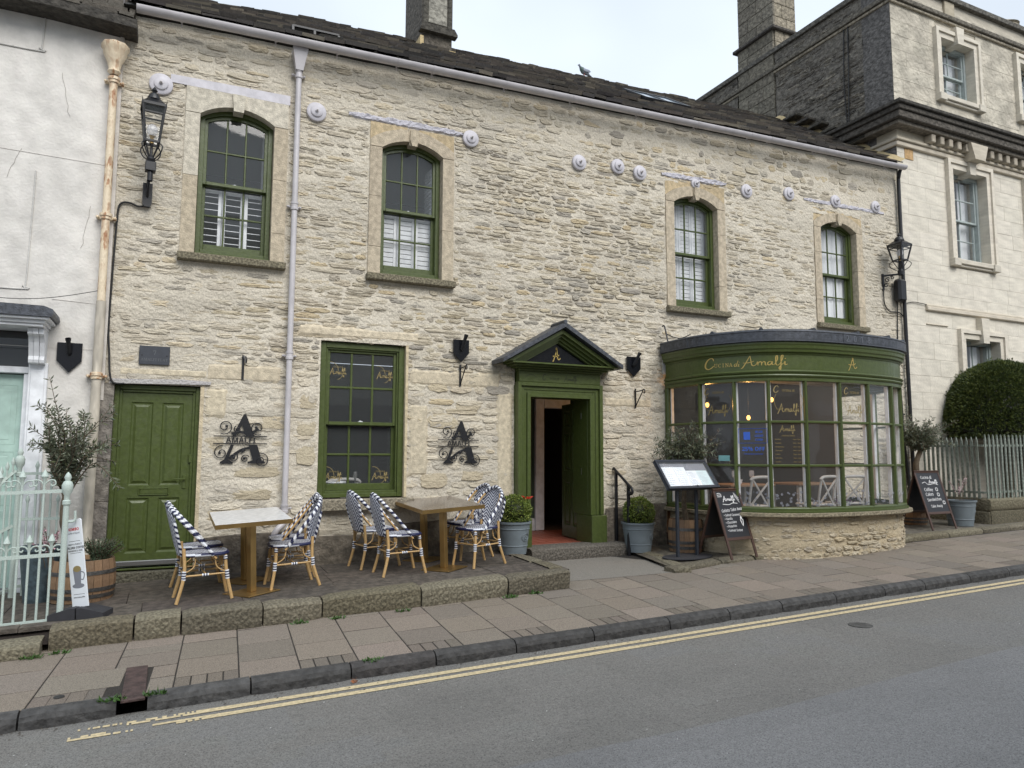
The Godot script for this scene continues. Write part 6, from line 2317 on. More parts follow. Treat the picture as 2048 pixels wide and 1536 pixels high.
# ---------------------------------------------------------------- things on and before the walls
func lantern(at: Vector3, label: String, r: float, h: float, turn: float) -> Node3D:
	# a tapered square lantern; the origin is the middle of its foot
	var t := thing("wall_lantern", label, "lantern", at, turn, "black lanterns on the restaurant wall")
	var r0 := r * 0.6
	var b := mb()
	var c := [Vector2(-1, 1), Vector2(1, 1), Vector2(1, -1), Vector2(-1, -1)]
	for i in 4:
		var q: Vector2 = c[i]
		b.bar(Vector3(q.x * r0, 0, q.y * r0), Vector3(q.x * r, h, q.y * r), 0.024, 0.024, 0.003)
		var n: Vector2 = c[(i + 1) % 4]
		b.bar(Vector3(q.x * r0, 0.01, q.y * r0), Vector3(n.x * r0, 0.01, n.y * r0), 0.022, 0.03)
		b.bar(Vector3(q.x * r, h, q.y * r), Vector3(n.x * r, h, n.y * r), 0.03, 0.03)
		var k := 0.78
		var rk := lerpf(r0, r, k)
		b.bar(Vector3(q.x * rk, h * k, q.y * rk), Vector3(n.x * rk, h * k, n.y * rk), 0.014, 0.014)
	part(t, "frame", b, M.black_iron)
	for i in 4:
		var q: Vector2 = c[i]
		var n: Vector2 = c[(i + 1) % 4]
		b = mb()
		b.quad(Vector3(q.x * r0, 0.01, q.y * r0), Vector3(n.x * r0, 0.01, n.y * r0), Vector3(n.x * r, h, n.y * r), Vector3(q.x * r, h, q.y * r))
		part(t, "pane", b, M.glass)
	b = mb()
	var prof := [Vector2(r * 1.5, h), Vector2(r * 1.5, h + 0.012), Vector2(r * 1.1, h + 0.05), Vector2(r * 0.72, h + 0.085), Vector2(r * 0.62, h + 0.09), Vector2(r * 0.6, h + 0.115), Vector2(r * 0.42, h + 0.155), Vector2(r * 0.16, h + 0.165), Vector2(0.02, h + 0.18), Vector2(0.035, h + 0.2), Vector2(0.012, h + 0.235), Vector2(0, h + 0.25)]
	var keep := b.xf
	b.xf = Transform3D(Basis(Vector3.UP, PI / 4), Vector3.ZERO)
	b.lathe(prof.slice(0, 5), 4, Vector3.ZERO, 2.0)
	b.xf = keep
	b.lathe(prof.slice(4), 14)
	for q: Vector2 in c:
		b.tri(Vector3(q.x * r * 0.95, h, q.y * r * 1.06), Vector3(q.x * r * 1.06, h, q.y * r * 0.95), Vector3(q.x * r * 1.18, h + 0.07, q.y * r * 1.18))
		b.tri(Vector3(q.x * r * 1.06, h, q.y * r * 0.95), Vector3(q.x * r * 0.95, h, q.y * r * 1.06), Vector3(q.x * r * 1.18, h + 0.07, q.y * r * 1.18))
	part(t, "roof", b, M.black_iron)
	b = mb()
	b.lathe([Vector2(0.02, 0.0), Vector2(0.02, 0.07), Vector2(0.03, 0.09)], 10)
	part(t, "lamp_holder", b, M.brass)
	b = mb()
	b.ball(Vector3(0, 0.16, 0), Vector3(0.06, 0.07, 0.06), 16, 10)
	part(t, "bulb", b, M.frosted_bulb)
	b = mb()
	for i in 4:
		var q: Vector2 = c[i]
		b.tube(smooth([Vector3(q.x * r0, 0.0, q.y * r0), Vector3(q.x * r0 * 1.5, -0.05, q.y * r0 * 1.5), Vector3(q.x * r0 * 1.2, -0.13, q.y * r0 * 1.2), Vector3(q.x * 0.02, -0.2, q.y * 0.02)], 5), 0.007, 6)
		b.tube([Vector3(q.x * r0, -0.005, q.y * r0), Vector3(q.x * 0.02, -0.16, q.y * 0.02)], 0.008, 6)
	b.lathe([Vector2(0.0, -0.24), Vector2(0.035, -0.23), Vector2(0.05, -0.19), Vector2(0.03, -0.15), Vector2(0.016, -0.13), Vector2(0.012, 0.01)], 10)
	part(t, "cradle", b, M.black_iron)
	return t

func shield(at: Vector3, w: float, h: float, label: String, tube_at: Vector3, tube_to: Vector3) -> void:
	var t := thing("flag_holder", label, "flag holder", at, 0.0, "black shield-shaped flag holders on the walls")
	var b := mb()
	b.prism(PackedVector2Array([Vector2(-w, h * 0.5), Vector2(-w, -h * 0.1), Vector2(0, -h * 0.5), Vector2(w, -h * 0.1), Vector2(w, h * 0.5)]), 0.0, 0.018)
	part(t, "shield_plate", b, M.black_gloss)
	b = mb()
	b.tube([tube_at, tube_to], 0.024, 12, false)
	b.tube([tube_at.lerp(tube_to, 0.85), tube_to], 0.029, 12, false)
	b.tube([tube_at + Vector3(0, -0.02, -0.03), tube_at], 0.016, 8)
	part(t, "pole_socket", b, M.black_iron)

func hook_bracket(at: Vector3, label: String, open: bool) -> void:
	var t := thing("hanging_bracket", label, "bracket", at, 0.0, "small black iron brackets under the flag holders")
	var b := mb()
	b.span(Vector3(-0.014, -0.15, 0), Vector3(0.014, 0.15, 0.008), 0.002)
	part(t, "back_plate", b, M.black_iron)
	b = mb()
	if open:
		b.bar(Vector3(0, 0.1, 0.008), Vector3(0, 0.11, 0.2), 0.014, 0.014)
		b.bar(Vector3(0, -0.12, 0.008), Vector3(0, 0.1, 0.2), 0.012, 0.012)
		b.tube(smooth([Vector3(0, 0.11, 0.19), Vector3(0, 0.12, 0.24), Vector3(0, 0.07, 0.25), Vector3(0, 0.07, 0.215)], 4), 0.009, 6)
	else:
		b.bar(Vector3(0.004, 0.14, 0.01), Vector3(0.03, 0.05, 0.05), 0.016, 0.016)
		b.tube(smooth([Vector3(0.03, 0.05, 0.05), Vector3(0.035, 0.1, 0.06), Vector3(0.02, 0.13, 0.05)], 4), 0.008, 6)
	part(t, "arm", b, M.black_iron)

func spiral(o: Vector2, r: float, turns: float, start: float, dir: float) -> Array:
	var p := []
	for i in 22:
		var f := i / 21.0
		var a := start + dir * TAU * turns * f
		p.append(o + Vector2(cos(a), sin(a)) * r * (1.0 - 0.78 * f))
	return p

func monogram(at: Vector3, s: float, label: String) -> void:
	var t := thing("monogram_sign", label, "sign", at, 0.0, "black metal A signs on the wall")
	var z := 0.004
	# the two halves of the capital A, the name between two bars, scrolls round it
	var b := mb()
	for poly in [[Vector2(0.03, 0.3), Vector2(0.055, 0.3), Vector2(0.155, 0.045), Vector2(0.06, 0.045), Vector2(0.015, 0.175), Vector2(-0.05, 0.045), Vector2(-0.085, 0.045)],
			[Vector2(-0.10, -0.055), Vector2(-0.165, -0.055 - 0.17), Vector2(-0.21, -0.255), Vector2(-0.21, -0.275), Vector2(-0.07, -0.275), Vector2(-0.07, -0.255), Vector2(-0.125, -0.23), Vector2(-0.065, -0.055)],
			[Vector2(0.095, -0.055), Vector2(0.19, -0.055), Vector2(0.245, -0.235), Vector2(0.285, -0.255), Vector2(0.285, -0.275), Vector2(0.09, -0.275), Vector2(0.09, -0.255), Vector2(0.145, -0.235)]]:
		var p := PackedVector2Array()
		for q in poly:
			p.append(q * s)
		b.prism(p, 0.012, 0.012 + z)
	for st in [[Vector2(-0.12, -0.22), Vector2(-0.02, -0.14), Vector2(0.06, -0.1), Vector2(0.16, -0.09)], [Vector2(-0.1, 0.07), Vector2(0.0, 0.09), Vector2(0.1, 0.075), Vector2(0.2, 0.13)]]:
		var p := smooth(st, 4)
		for i in p.size():
			p[i] = p[i] * s
		b.ribbon(p, 0.03 * s, func(q): return Vector3(q.x, q.y, 0.0165))
	part(t, "capital_letter", b, M.black_iron)
	b = mb()
	for y in [0.035, -0.05]:
		b.span(Vector3(-0.29 * s, y * s, 0.012), Vector3(0.3 * s, (y + 0.012) * s, 0.016))
	part(t, "bar", b, M.black_iron)
	part(t, "name", text_mesh("AMALFI", 0.064 * s, "Droid Sans", 0.004, 700), M.black_iron, Transform3D(Basis(), Vector3(0.01 * s, -0.004 * s, 0.014)))
	for q in [[-0.17, 0.15, 0.09, 1.4, 4.2, 1.0], [0.19, 0.14, 0.085, 1.4, 5.2, -1.0], [-0.03, 0.12, 0.045, 1.2, 2.0, 1.0], [-0.2, -0.15, 0.085, 1.3, 1.4, 1.0], [-0.07, -0.2, 0.055, 1.3, 1.0, -1.0], [0.24, -0.24, 0.09, 1.4, 1.8, -1.0], [0.06, -0.22, 0.05, 1.3, 0.5, 1.0], [0.03, -0.13, 0.03, 1.1, 0.0, 1.0]]:
		b = mb()
		var sp := spiral(Vector2(q[0], q[1]) * s, q[2] * s, q[3], q[4], q[5])
		var pts := []
		for p in sp:
			pts.append(Vector3(p.x, p.y, 0.014))
		b.tube(pts, 0.0065 * s, 6)
		b.ball(pts[21], Vector3(0.016, 0.016, 0.004) * s, 8, 6)
		part(t, "scroll", b, M.black_iron)

func street_things() -> void:
	# lanterns
	var l := lantern(Vector3(-0.345, 5.13, 0.33), "black lantern with a clear bulb on the wall left of the first upper window", 0.115, 0.43, 0.1)
	var b := mb()
	b.lathe([Vector2(0.03, -0.44), Vector2(0.03, -0.25)], 8)
	b.span(Vector3(-0.055, -0.33, -0.06), Vector3(0.055, -0.22, 0.05), 0.006)
	b.bar(Vector3(0, -0.3, -0.02), Vector3(0, -0.42, -0.3), 0.035, 0.05, 0.005)
	part(l, "arm", b, M.black_iron)
	b = mb()
	b.tube(smooth([Vector3(0, -0.36, -0.17), Vector3(0.0, -0.46, -0.2), Vector3(0, -0.56, -0.28)], 4), 0.014, 8)
	b.prism(PackedVector2Array([Vector2(-0.05, -0.38), Vector2(0.05, -0.38), Vector2(0.05, -0.62), Vector2(0.03, -0.66), Vector2(-0.03, -0.66), Vector2(-0.05, -0.62)]), -0.31, -0.26)
	part(l, "wall_plate", b, M.black_iron)
	l = lantern(Vector3(12.3, 5.27, 0.3), "black lantern on a scrolled bracket at the right corner of the restaurant", 0.145, 0.3, 0.5)
	l.rotation.y = 0.0
	b = mb()
	b.lathe([Vector2(0.05, -0.27), Vector2(0.055, -0.2), Vector2(0.03, -0.17), Vector2(0.025, 0.0)], 10)
	b.bar(Vector3(0.0, -0.25, 0.0), Vector3(-0.13, -0.24, -0.27), 0.03, 0.04, 0.004)
	part(l, "arm", b, M.black_iron)
	b = mb()
	b.span(Vector3(-0.15, -0.52, -0.3), Vector3(-0.1, -0.2, -0.27), 0.004)
	var dirv := Vector3(0.13, 0, 0.27).normalized()
	for q in [[0.07, -0.33, 0.05, 1.2, 0.6, 1.0], [0.15, -0.3, 0.035, 1.2, 2.5, -1.0], [0.05, -0.43, 0.04, 1.1, 1.2, 1.0]]:
		var pts := []
		for p in spiral(Vector2(q[0], q[1]), q[2], q[3], q[4], q[5]):
			pts.append(Vector3(-0.125, p.y, -0.275) + dirv * p.x)
		b.tube(pts, 0.009, 6)
	part(l, "scroll_bracket", b, M.black_iron)
	# control box and cables by the right lantern
	b = mb()
	b.span(Vector3(-0.11, -0.22, 0), Vector3(0.11, 0.22, 0.16), 0.04)
	solo("control_box", b, M.black_iron, "black box with rounded edges hanging on the wall below the right lantern", "electric box", Vector3(12.52, 4.76, 0.03))
	b = mb()
	b.tube(smooth([Vector3(12.16, 4.76, 0.03), Vector3(12.17, 4.5, 0.03), Vector3(12.3, 4.36, 0.03), Vector3(12.55, 4.36, 0.03), Vector3(12.66, 4.3, 0.04)], 6), 0.011, 6)
	solo("cable", b, M.cable, "thin black cable looping from the scrolled lantern bracket past the control box", "cable")
	b = mb()
	b.tube(smooth([Vector3(12.5, 4.55, 0.05), Vector3(12.52, 4.3, 0.03), Vector3(12.5, 3.9, 0.025), Vector3(12.49, 3.3, 0.025), Vector3(12.45, 2.9, 0.03)], 5), 0.011, 6)
	b.tube([Vector3(12.45, 2.95, 0.05), Vector3(12.5, 1.8, 0.05), Vector3(12.62, 0.8, 0.05)], 0.03, 8)
	b.bar(Vector3(12.1, 2.36, 0.04), Vector3(12.56, 2.4, 0.04), 0.025, 0.025)
	solo("cable_duct", b, M.cable, "black cable duct running down the wall right of the bow window", "cable")
	b = mb()
	b.tube(smooth([Vector3(-0.36, 4.5, 0.05), Vector3(-0.45, 4.47, 0.03), Vector3(-0.56, 4.5, 0.03), Vector3(-0.65, 4.46, 0.03), Vector3(-0.67, 4.25, 0.03), Vector3(-0.685, 3.6, 0.03), Vector3(-0.69, 3.0, 0.035), Vector3(-0.67, 2.75, 0.04), Vector3(-0.65, 2.5, 0.06), Vector3(-0.61, 2.4, 0.06), Vector3(-0.5, 2.395, 0.045)], 6), 0.012, 6)
	solo("cable", b, M.cable, "black cable running from the left lantern down beside the cream pipe to the side door", "cable")
	b = mb()
	var wire := []
	for i in 11:
		wire.append(Vector3(-2.2 + i * 0.14, 3.3 - 0.1 * sin(PI * i / 10.0) + 0.012 * i, 0.12))
	b.tube(wire, 0.004, 5)
	b.tube(smooth([Vector3(12.75, 4.55, 0.05), Vector3(13.0, 4.6, 0.04), Vector3(13.35, 4.58, 0.05)], 4), 0.008, 5)
	solo("wire", b, M.cable, "thin wire sagging across the white house above the door hood", "cable")
	# flag holders and brackets
	shield(Vector3(-1.05, 2.655, 0.045), 0.12, 0.33, "black shield with peeling marks and an upright socket on the white house", Vector3(0.0, 0.05, 0.04), Vector3(-0.01, 0.2, 0.12))
	shield(Vector3(3.57, 3.03, 0.03), 0.115, 0.31, "black shield flag holder between the ground floor window and the pediment", Vector3(0.0, 0.02, 0.04), Vector3(0.03, 0.21, 0.13))
	shield(Vector3(6.42, 2.965, 0.03), 0.125, 0.31, "black shield flag holder between the pediment and the bow window", Vector3(-0.02, 0.02, 0.04), Vector3(0.04, 0.21, 0.13))
	hook_bracket(Vector3(0.755, 2.65, 0.016), "black iron bar with folded hook on the wall above the left A sign", false)
	hook_bracket(Vector3(3.57, 2.69, 0.016), "small triangular black bracket above the right A sign", true)
	hook_bracket(Vector3(6.46, 2.48, 0.016), "small triangular black bracket between the doorway and the bow window", true)
	# plaque and monograms
	var t := thing("name_plaque", "dark slate plaque with engraved number 7 above the side door", "plaque", Vector3(-0.21, 2.735, 0.02))
	b = mb()
	b.span(Vector3(-0.16, -0.108, 0), Vector3(0.16, 0.108, 0.014), 0.004)
	part(t, "slate", b, M.slate_plate)
	part(t, "number", text_mesh("7", 0.05, "Droid Serif", 0.002), M.slate_letter, Transform3D(Basis(), Vector3(0, 0.03, 0.0145)))
	part(t, "name", text_mesh("AMALFI FLAT", 0.03, "Droid Serif", 0.002), M.slate_letter, Transform3D(Basis(), Vector3(0, -0.05, 0.0145)))
	for x in [-0.13, 0.13]:
		b = mb()
		b.ball(Vector3(x, 0, 0.014), Vector3(0.008, 0.008, 0.004), 8, 6)
		part(t, "screw", b, M.black_iron)
	monogram(Vector3(0.755, 1.775, 0.02), 1.03, "black metal A sign with scrolls between the side door and the grey downpipe")
	monogram(Vector3(3.545, 1.765, 0.02), 1.0, "black metal A sign with scrolls between the ground floor window and the doorway")
	# handrail of the step
	t = thing("handrail", "black iron handrail with scrolled ends beside the doorstep", "handrail", Vector3(6.05, 0.0, 0.0))
	b = mb()
	b.tube(smooth([Vector3(0, 1.33, -0.0), Vector3(0, 1.38, -0.03), Vector3(0, 1.41, 0.02), Vector3(0, 1.37, 0.09), Vector3(0, 1.17, 0.42), Vector3(0, 1.13, 0.49), Vector3(0, 1.07, 0.5), Vector3(0, 1.05, 0.45), Vector3(0, 1.08, 0.43)], 6), 0.02, 10)
	part(t, "rail", b, M.black_iron)
	for q in [[0.08, 0.3, 1.375], [0.40, 0.13, 1.17]]:
		b = mb()
		b.span(Vector3(-0.02, q[1], q[0] - 0.02), Vector3(0.02, q[2], q[0] + 0.02), 0.004)
		part(t, "post", b, M.black_iron)
	pots_and_plants()
	furniture()
	boards()
	railings()

func flower_pot(at: Vector3, r: float, h: float, label: String, turn: float) -> Node3D:
	var t := thing("flower_pot", label, "plant pot", at, turn, "grey ribbed pots by the doors")
	var b := mb()
	var p := func(f): return lerpf(r * 0.76, r, f)
	b.lathe([Vector2(0, 0), Vector2(p.call(0.0), 0), Vector2(p.call(0.24), h * 0.24), Vector2(p.call(0.25) + 0.006, h * 0.25), Vector2(p.call(0.27) + 0.006, h * 0.265), Vector2(p.call(0.28), h * 0.28), Vector2(p.call(0.76), h * 0.76), Vector2(p.call(0.77) + 0.006, h * 0.77), Vector2(p.call(0.79) + 0.006, h * 0.785), Vector2(p.call(0.8), h * 0.8), Vector2(p.call(0.93), h * 0.93), Vector2(r + 0.012, h * 0.94), Vector2(r + 0.014, h), Vector2(r - 0.012, h), Vector2(r - 0.02, h * 0.9), Vector2(0, h * 0.9)], 40, Vector3.ZERO, 0.85)
	part(t, "pot", b, M.pot_grey)
	b = mb()
	var rr: float = p.call(0.53)
	for q in [[0.075, 0.05, 0.004], [0.063, 0.04, 0.003]]:
		var pts := []
		for i in 28:
			var a := TAU * i / 28
			var yy: float = h * 0.53 + q[1] * sin(a)
			var ph: float = q[0] * cos(a) / rr
			var rad: float = lerpf(r * 0.76, r, yy / h) + 0.002
			pts.append(Vector3(rad * sin(ph), yy, rad * cos(ph)))
		b.tube(pts, q[2], 6, false, [], 0.0, true)
	for q in [Vector2(-0.02, 0.0), Vector2(0.02, 0.0), Vector2(0, 0.015), Vector2(-0.012, -0.018), Vector2(0.014, -0.016)]:
		b.ball(Vector3((rr + 0.002) * sin(q.x / rr), h * 0.53 + q.y, (rr + 0.002) * cos(q.x / rr)), Vector3(0.013, 0.009, 0.006), 8, 6)
	part(t, "oval_emblem", b, M.pot_grey)
	b = mb()
	b.lathe([Vector2(r - 0.02, h * 0.905), Vector2(0, h * 0.93)], 20)
	part(t, "soil", b, M.soil)
	return t

func leaf_at(b: MB, o: Vector3, d: Vector3, up: Vector3, l: float, w: float, c: Color) -> void:
	var s := d.cross(up).normalized() * w
	var m := o + d * l * 0.5 + up * l * 0.06
	b.col = c
	b.quad(o, m + s, o + d * l, m - s)

func rand_dir() -> Vector3:
	var z := rs(-1, 1)
	var a := rs(0, TAU)
	var r := sqrt(1 - z * z)
	return Vector3(r * cos(a), z, r * sin(a))

func box_ball() -> ArrayMesh:
	var b := mb()
	for i in 5200:
		var n := rand_dir()
		var rad := 0.205 * (1.0 - 0.16 * pow(rng.randf(), 1.5)) * (1.0 + 0.09 * fn.get_noise_3dv(n * 160.0) + 0.05 * fn.get_noise_3dv(n * 60.0)) * (1.1 if rng.randf() < 0.03 else 1.0)
		var o := n * rad * Vector3(1.08, 1.0, 1.08)
		if o.y < -0.13:
			continue
		var d := (n + rand_dir() * 0.9).normalized()
		leaf_at(b, o, d, d.cross(rand_dir()).normalized(), rs(0.016, 0.03), rs(0.005, 0.009), lin(112, 128, 52).lerp([lin(76, 98, 42), lin(146, 152, 70), lin(98, 118, 48)][i % 3], rng.randf()) * rs(0.7, 1.1))
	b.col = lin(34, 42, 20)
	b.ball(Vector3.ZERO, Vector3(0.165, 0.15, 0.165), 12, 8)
	return b.mesh()

func olive_tree(called: String, label: String, at: Vector3, trunk: Array, rad: float, crown: Vector3, size: Vector3, shoots: int, sd: int) -> void:
	var t := thing(called, label, "olive tree", at, 0.0, "olive trees along the front")
	rng.seed = sd
	var b := mb()
	var p := smooth(trunk, 5)
	var rr := []
	for i in p.size():
		rr.append(rad * lerpf(1.15, 0.7, float(i) / p.size()) * rs(0.92, 1.08))
	b.tube(p, rr, 10)
	part(t, "trunk", b, M.bark)
	var tip: Vector3 = trunk[trunk.size() - 1]
	b = mb()
	var lv := mb()
	for i in shoots:
		var n := rand_dir()
		n.y = absf(n.y) * 0.9 - 0.35 * rng.randf()
		var mid := crown + n * size * rs(0.25, 0.7)
		var out := crown + (n + rand_dir() * 0.35 + Vector3(0, 0.15, 0)) * size * rs(0.75, 1.2 if rng.randf() < 0.75 else 1.75)
		var path := smooth([tip + rand_dir() * 0.03, tip.lerp(mid, 0.5) + rand_dir() * 0.05, mid, out], 4)
		var r2 := []
		for k in path.size():
			r2.append(lerpf(0.009, 0.002, float(k) / path.size()))
		b.tube(path, r2, 5, false)
		for k in range(3, path.size()):
			var d: Vector3 = (path[k] - path[k - 1]).normalized()
			for s in 4:
				var o: Vector3 = path[k - 1].lerp(path[k], s / 4.0)
				var side := d.cross(rand_dir()).normalized()
				for sg in [-1.0, 1.0]:
					if rng.randf() < 0.82:
						var ld: Vector3 = (d * rs(0.3, 0.9) + side * sg + rand_dir() * 0.25).normalized()
						leaf_at(lv, o, ld, ld.cross(side).normalized() if absf(ld.dot(side)) < 0.99 else Vector3.UP, rs(0.045, 0.08), rs(0.006, 0.0095), lin(98, 104, 84).lerp([lin(70, 80, 64), lin(138, 144, 124), lin(104, 110, 76)][(i + s) % 3], rng.randf()) * rs(0.6, 1.05))
	part(t, "branches", b, M.bark)
	part(t, "leaves", lv, M.leaf)

func half_barrel(at: Vector3, r: float, h: float, label: String) -> void:
	var t := thing("half_barrel", label, "barrel planter", at, 0.0, "oak barrels used as planters")
	var k := 22
	var bulge := func(f): return r * (0.86 + 0.14 * sin(PI * (0.16 + 0.68 * f)))
	for i in k:
		var b := mb(lin(176, 142, 108).lerp(lin(136, 110, 88), rng.randf()) * rs(0.8, 1.05))
		var a := TAU * i / k
		var c := TAU * (i + 1) / k - 0.012
		for s in 6:
			var f := s / 6.0
			var g := (s + 1) / 6.0
			var r1: float = bulge.call(f)
			var r2: float = bulge.call(g)
			var q := [Vector3(r1 * cos(a), f * h, -r1 * sin(a)), Vector3(r1 * cos(c), f * h, -r1 * sin(c)), Vector3(r2 * cos(c), g * h, -r2 * sin(c)), Vector3(r2 * cos(a), g * h, -r2 * sin(a))]
			b.quad(q[0], q[1], q[2], q[3])
			var ins := 0.93
			if s == 5:
				b.quad(q[3], q[2], q[2] * Vector3(ins, 1, ins), q[3] * Vector3(ins, 1, ins))
				b.quad(q[2] * Vector3(ins, 0.86, ins), q[3] * Vector3(ins, 0.86, ins), q[3] * Vector3(ins, 1, ins), q[2] * Vector3(ins, 1, ins))
		part(t, "stave", b, M.oak_vc)
	for f in [0.1, 0.26, 0.66] if h < 0.5 else [0.06, 0.3, 0.62]:
		var b := mb()
		var r1: float = bulge.call(f) + 0.004
		var r2: float = bulge.call(f + 0.09) + 0.004
		b.lathe([Vector2(r1 - 0.005, f * h), Vector2(r1, f * h), Vector2(r2, (f + 0.09) * h), Vector2(r2 - 0.005, (f + 0.09) * h)], 36)
		part(t, "hoop", b, M.hoop)
	var b := mb()
	b.lathe([Vector2(r * 0.9, h * 0.88), Vector2(r * 0.5, h * 0.92), Vector2(0, h * 0.93)], 20)
	part(t, "soil", b, M.soil)

func shrub(called: String, label: String, cat: String, at: Vector3, n: int, size: Vector3, leaf: Color, bloom: Color, lean: float, ln := 0.025) -> void:
	var t := thing(called, label, cat, at)
	var b := mb()
	var lv := mb()
	var fl := mb()
	for i in n:
		var a := rs(0, TAU)
		var tip := Vector3(cos(a) * size.x * rs(0.2, 1.0) + lean, size.y * rs(0.55, 1.0), sin(a) * size.z * rs(0.2, 1.0))
		var path := smooth([Vector3(cos(a), 0, sin(a)) * size.x * 0.25, Vector3(tip.x * 0.45, tip.y * 0.5, tip.z * 0.45), tip], 5)
		b.tube(path, 0.0035, 4, false)
		for k in range(2, path.size()):
			for s in 5:
				var o: Vector3 = path[k - 1].lerp(path[k], s / 5.0)
				var d: Vector3 = ((path[k] - path[k - 1]).normalized() * 0.6 + rand_dir()).normalized()
				if leaf.a > 0 and rng.randf() < leaf.a:
					leaf_at(lv, o, d, d.cross(rand_dir()).normalized(), ln * rs(0.7, 1.3), 0.0035, Color(leaf.r, leaf.g, leaf.b) * rs(0.6, 1.1))
				if bloom.a > 0 and rng.randf() < bloom.a and k > path.size() / 2:
					for q in 3:
						var e := rand_dir()
						leaf_at(fl, o, e, e.cross(rand_dir()).normalized(), 0.022, 0.009, Color(bloom.r, bloom.g, bloom.b) * rs(0.7, 1.1))
	part(t, "stems", b, M.bark)
	if not lv.v.is_empty():
		part(t, "leaves", lv, M.leaf)
	if not fl.v.is_empty():
		part(t, "blossom", fl, M.petal)

func pots_and_plants() -> void:
	# clipped box balls in grey pots either side of the door
	flower_pot(Vector3(4.18, ter_y(4.18, 0.5), 0.46), 0.222, 0.42, "grey ribbed pot with oval emblem left of the doorstep", 0.5)
	flower_pot(Vector3(6.24, ter2_y(6.24, 0.4), 0.36), 0.235, 0.42, "grey ribbed pot with oval emblem right of the handrail", 0.62)
	var m := box_ball()
	var t := thing("box_ball", "clipped round box plant with a red flower on it left of the doorway", "box plant", Vector3(4.19, ter_y(4.19, 0.5) + 0.56, 0.46), 0.4, "clipped box balls in pots")
	part(t, "foliage", m, M.leaf)
	var t2 := thing("box_ball", "clipped round box plant right of the handrail", "box plant", Vector3(6.25, ter2_y(6.25, 0.4) + 0.56, 0.36), 2.1, "clipped box balls in pots")
	part(t2, "foliage", m, M.leaf, Transform3D(Basis().scaled(Vector3(1.02, 1.06, 1.02)), Vector3.ZERO))
	var b := mb()
	for i in 16:
		var d := Vector3(rs(-1, 1), rs(-0.1, 0.6), rs(-0.3, 1)).normalized()
		leaf_at(b, Vector3(rs(-0.03, 0.03), 0, 0), d, d.cross(rand_dir()).normalized(), rs(0.04, 0.075), rs(0.01, 0.016), lin(206, 62, 40) * rs(0.7, 1.1))
	solo("red_flower", b, M.petal, "small bright red flower on top of the left box plant", "flower", Vector3(4.33, ter_y(4.2, 0.5) + 0.72, 0.55))
	# left group: half barrel with olive and rosemary, blossom, old blue pot
	var by := ter_y(-0.75, 0.75)
	half_barrel(Vector3(-0.74, by, 0.74), 0.30, 0.40, "wide half barrel planter beside the green side door")
	olive_tree("olive_tree", "olive tree with loose upright shoots in the half barrel by the white house", Vector3(-0.9, by + 0.36, 0.72), [Vector3(0, 0, 0), Vector3(0.0, 0.25, 0), Vector3(-0.035, 0.45, 0.02), Vector3(-0.03, 0.68, 0)], 0.042, Vector3(-0.03, 1.08, 0.02), Vector3(0.38, 0.54, 0.33), 46, 21)
	shrub("rosemary", "bushy grey green rosemary at the right side of the half barrel", "herb", Vector3(-0.6, by + 0.34, 0.84), 70, Vector3(0.2, 0.27, 0.16), Color(lin(74, 92, 66), 0.95), Color(0, 0, 0, 0), 0.03, 0.03)
	shrub("blossom_twigs", "bare twigs with pale pink blossom behind the green railing", "shrub", Vector3(-1.02, by + 0.34, 0.8), 11, Vector3(0.24, 0.42, 0.2), Color(lin(92, 64, 56), 0.12), Color(lin(214, 178, 186), 0.3), -0.04)
	t = thing("blue_pot", "blue grey glazed pot standing behind the half barrel", "plant pot", Vector3(-1.12, by - 0.02, 0.62))
	b = mb()
	b.lathe([Vector2(0, 0), Vector2(0.13, 0), Vector2(0.185, 0.5), Vector2(0.2, 0.51), Vector2(0.2, 0.55), Vector2(0.17, 0.55), Vector2(0.16, 0.48), Vector2(0, 0.48)], 24)
	part(t, "pot", b, M.blue_pot)
	b = mb()
	b.tube([Vector3(0, 0, 0), Vector3(0.02, 0.5, 0)], 0.03, 10)
	b.lathe([Vector2(0.035, 0.44), Vector2(0.035, 0.5), Vector2(0, 0.505)], 10, Vector3(0.018, 0, 0))
	solo("vent_pipe", b, M.white_cream, "short white pipe standing at the foot of the wall left of the side door", "pipe", Vector3(-0.68, by + 0.02, 0.12))
	# barrel with olive by the bow window
	var y2 := ter2_y(6.8, 0.75)
	half_barrel(Vector3(6.86, y2, 0.66), 0.25, 0.46, "narrow oak barrel planter behind the menu stand")
	olive_tree("olive_tree", "dense dark olive tree in the barrel before the bow window", Vector3(6.86, y2 + 0.4, 0.68), [Vector3(0, 0, 0), Vector3(-0.05, 0.3, 0.02), Vector3(-0.02, 0.62, 0.02)], 0.04, Vector3(0.0, 1.0, 0.04), Vector3(0.42, 0.38, 0.34), 84, 33)
	# right group
	var y3 := ter3_y(12.6, 0.8)
	flower_pot(Vector3(12.55, y3, 1.02), 0.25, 0.44, "grey ribbed pot with blossom twigs before the grey railings", 0.9)
	shrub("blossom_twigs", "sparse pink and white blossom twigs in the grey pot by the railings", "shrub", Vector3(12.55, y3 + 0.4, 1.02), 9, Vector3(0.3, 0.5, 0.22), Color(lin(84, 96, 60), 0.08), Color(lin(224, 200, 202), 0.28), 0.0)
	half_barrel(Vector3(12.05, y3, 0.5), 0.22, 0.36, "barrel planter mostly hidden behind the right chalkboard")
	olive_tree("olive_tree", "small olive tree behind the right chalkboard at the corner of the ashlar house", Vector3(12.1, y3 + 0.3, 0.5), [Vector3(0, 0, 0), Vector3(0.1, 0.4, 0), Vector3(0.08, 0.75, 0), Vector3(0.22, 1.0, 0)], 0.055, Vector3(0.2, 1.2, 0.02), Vector3(0.48, 0.36, 0.34), 84, 45)
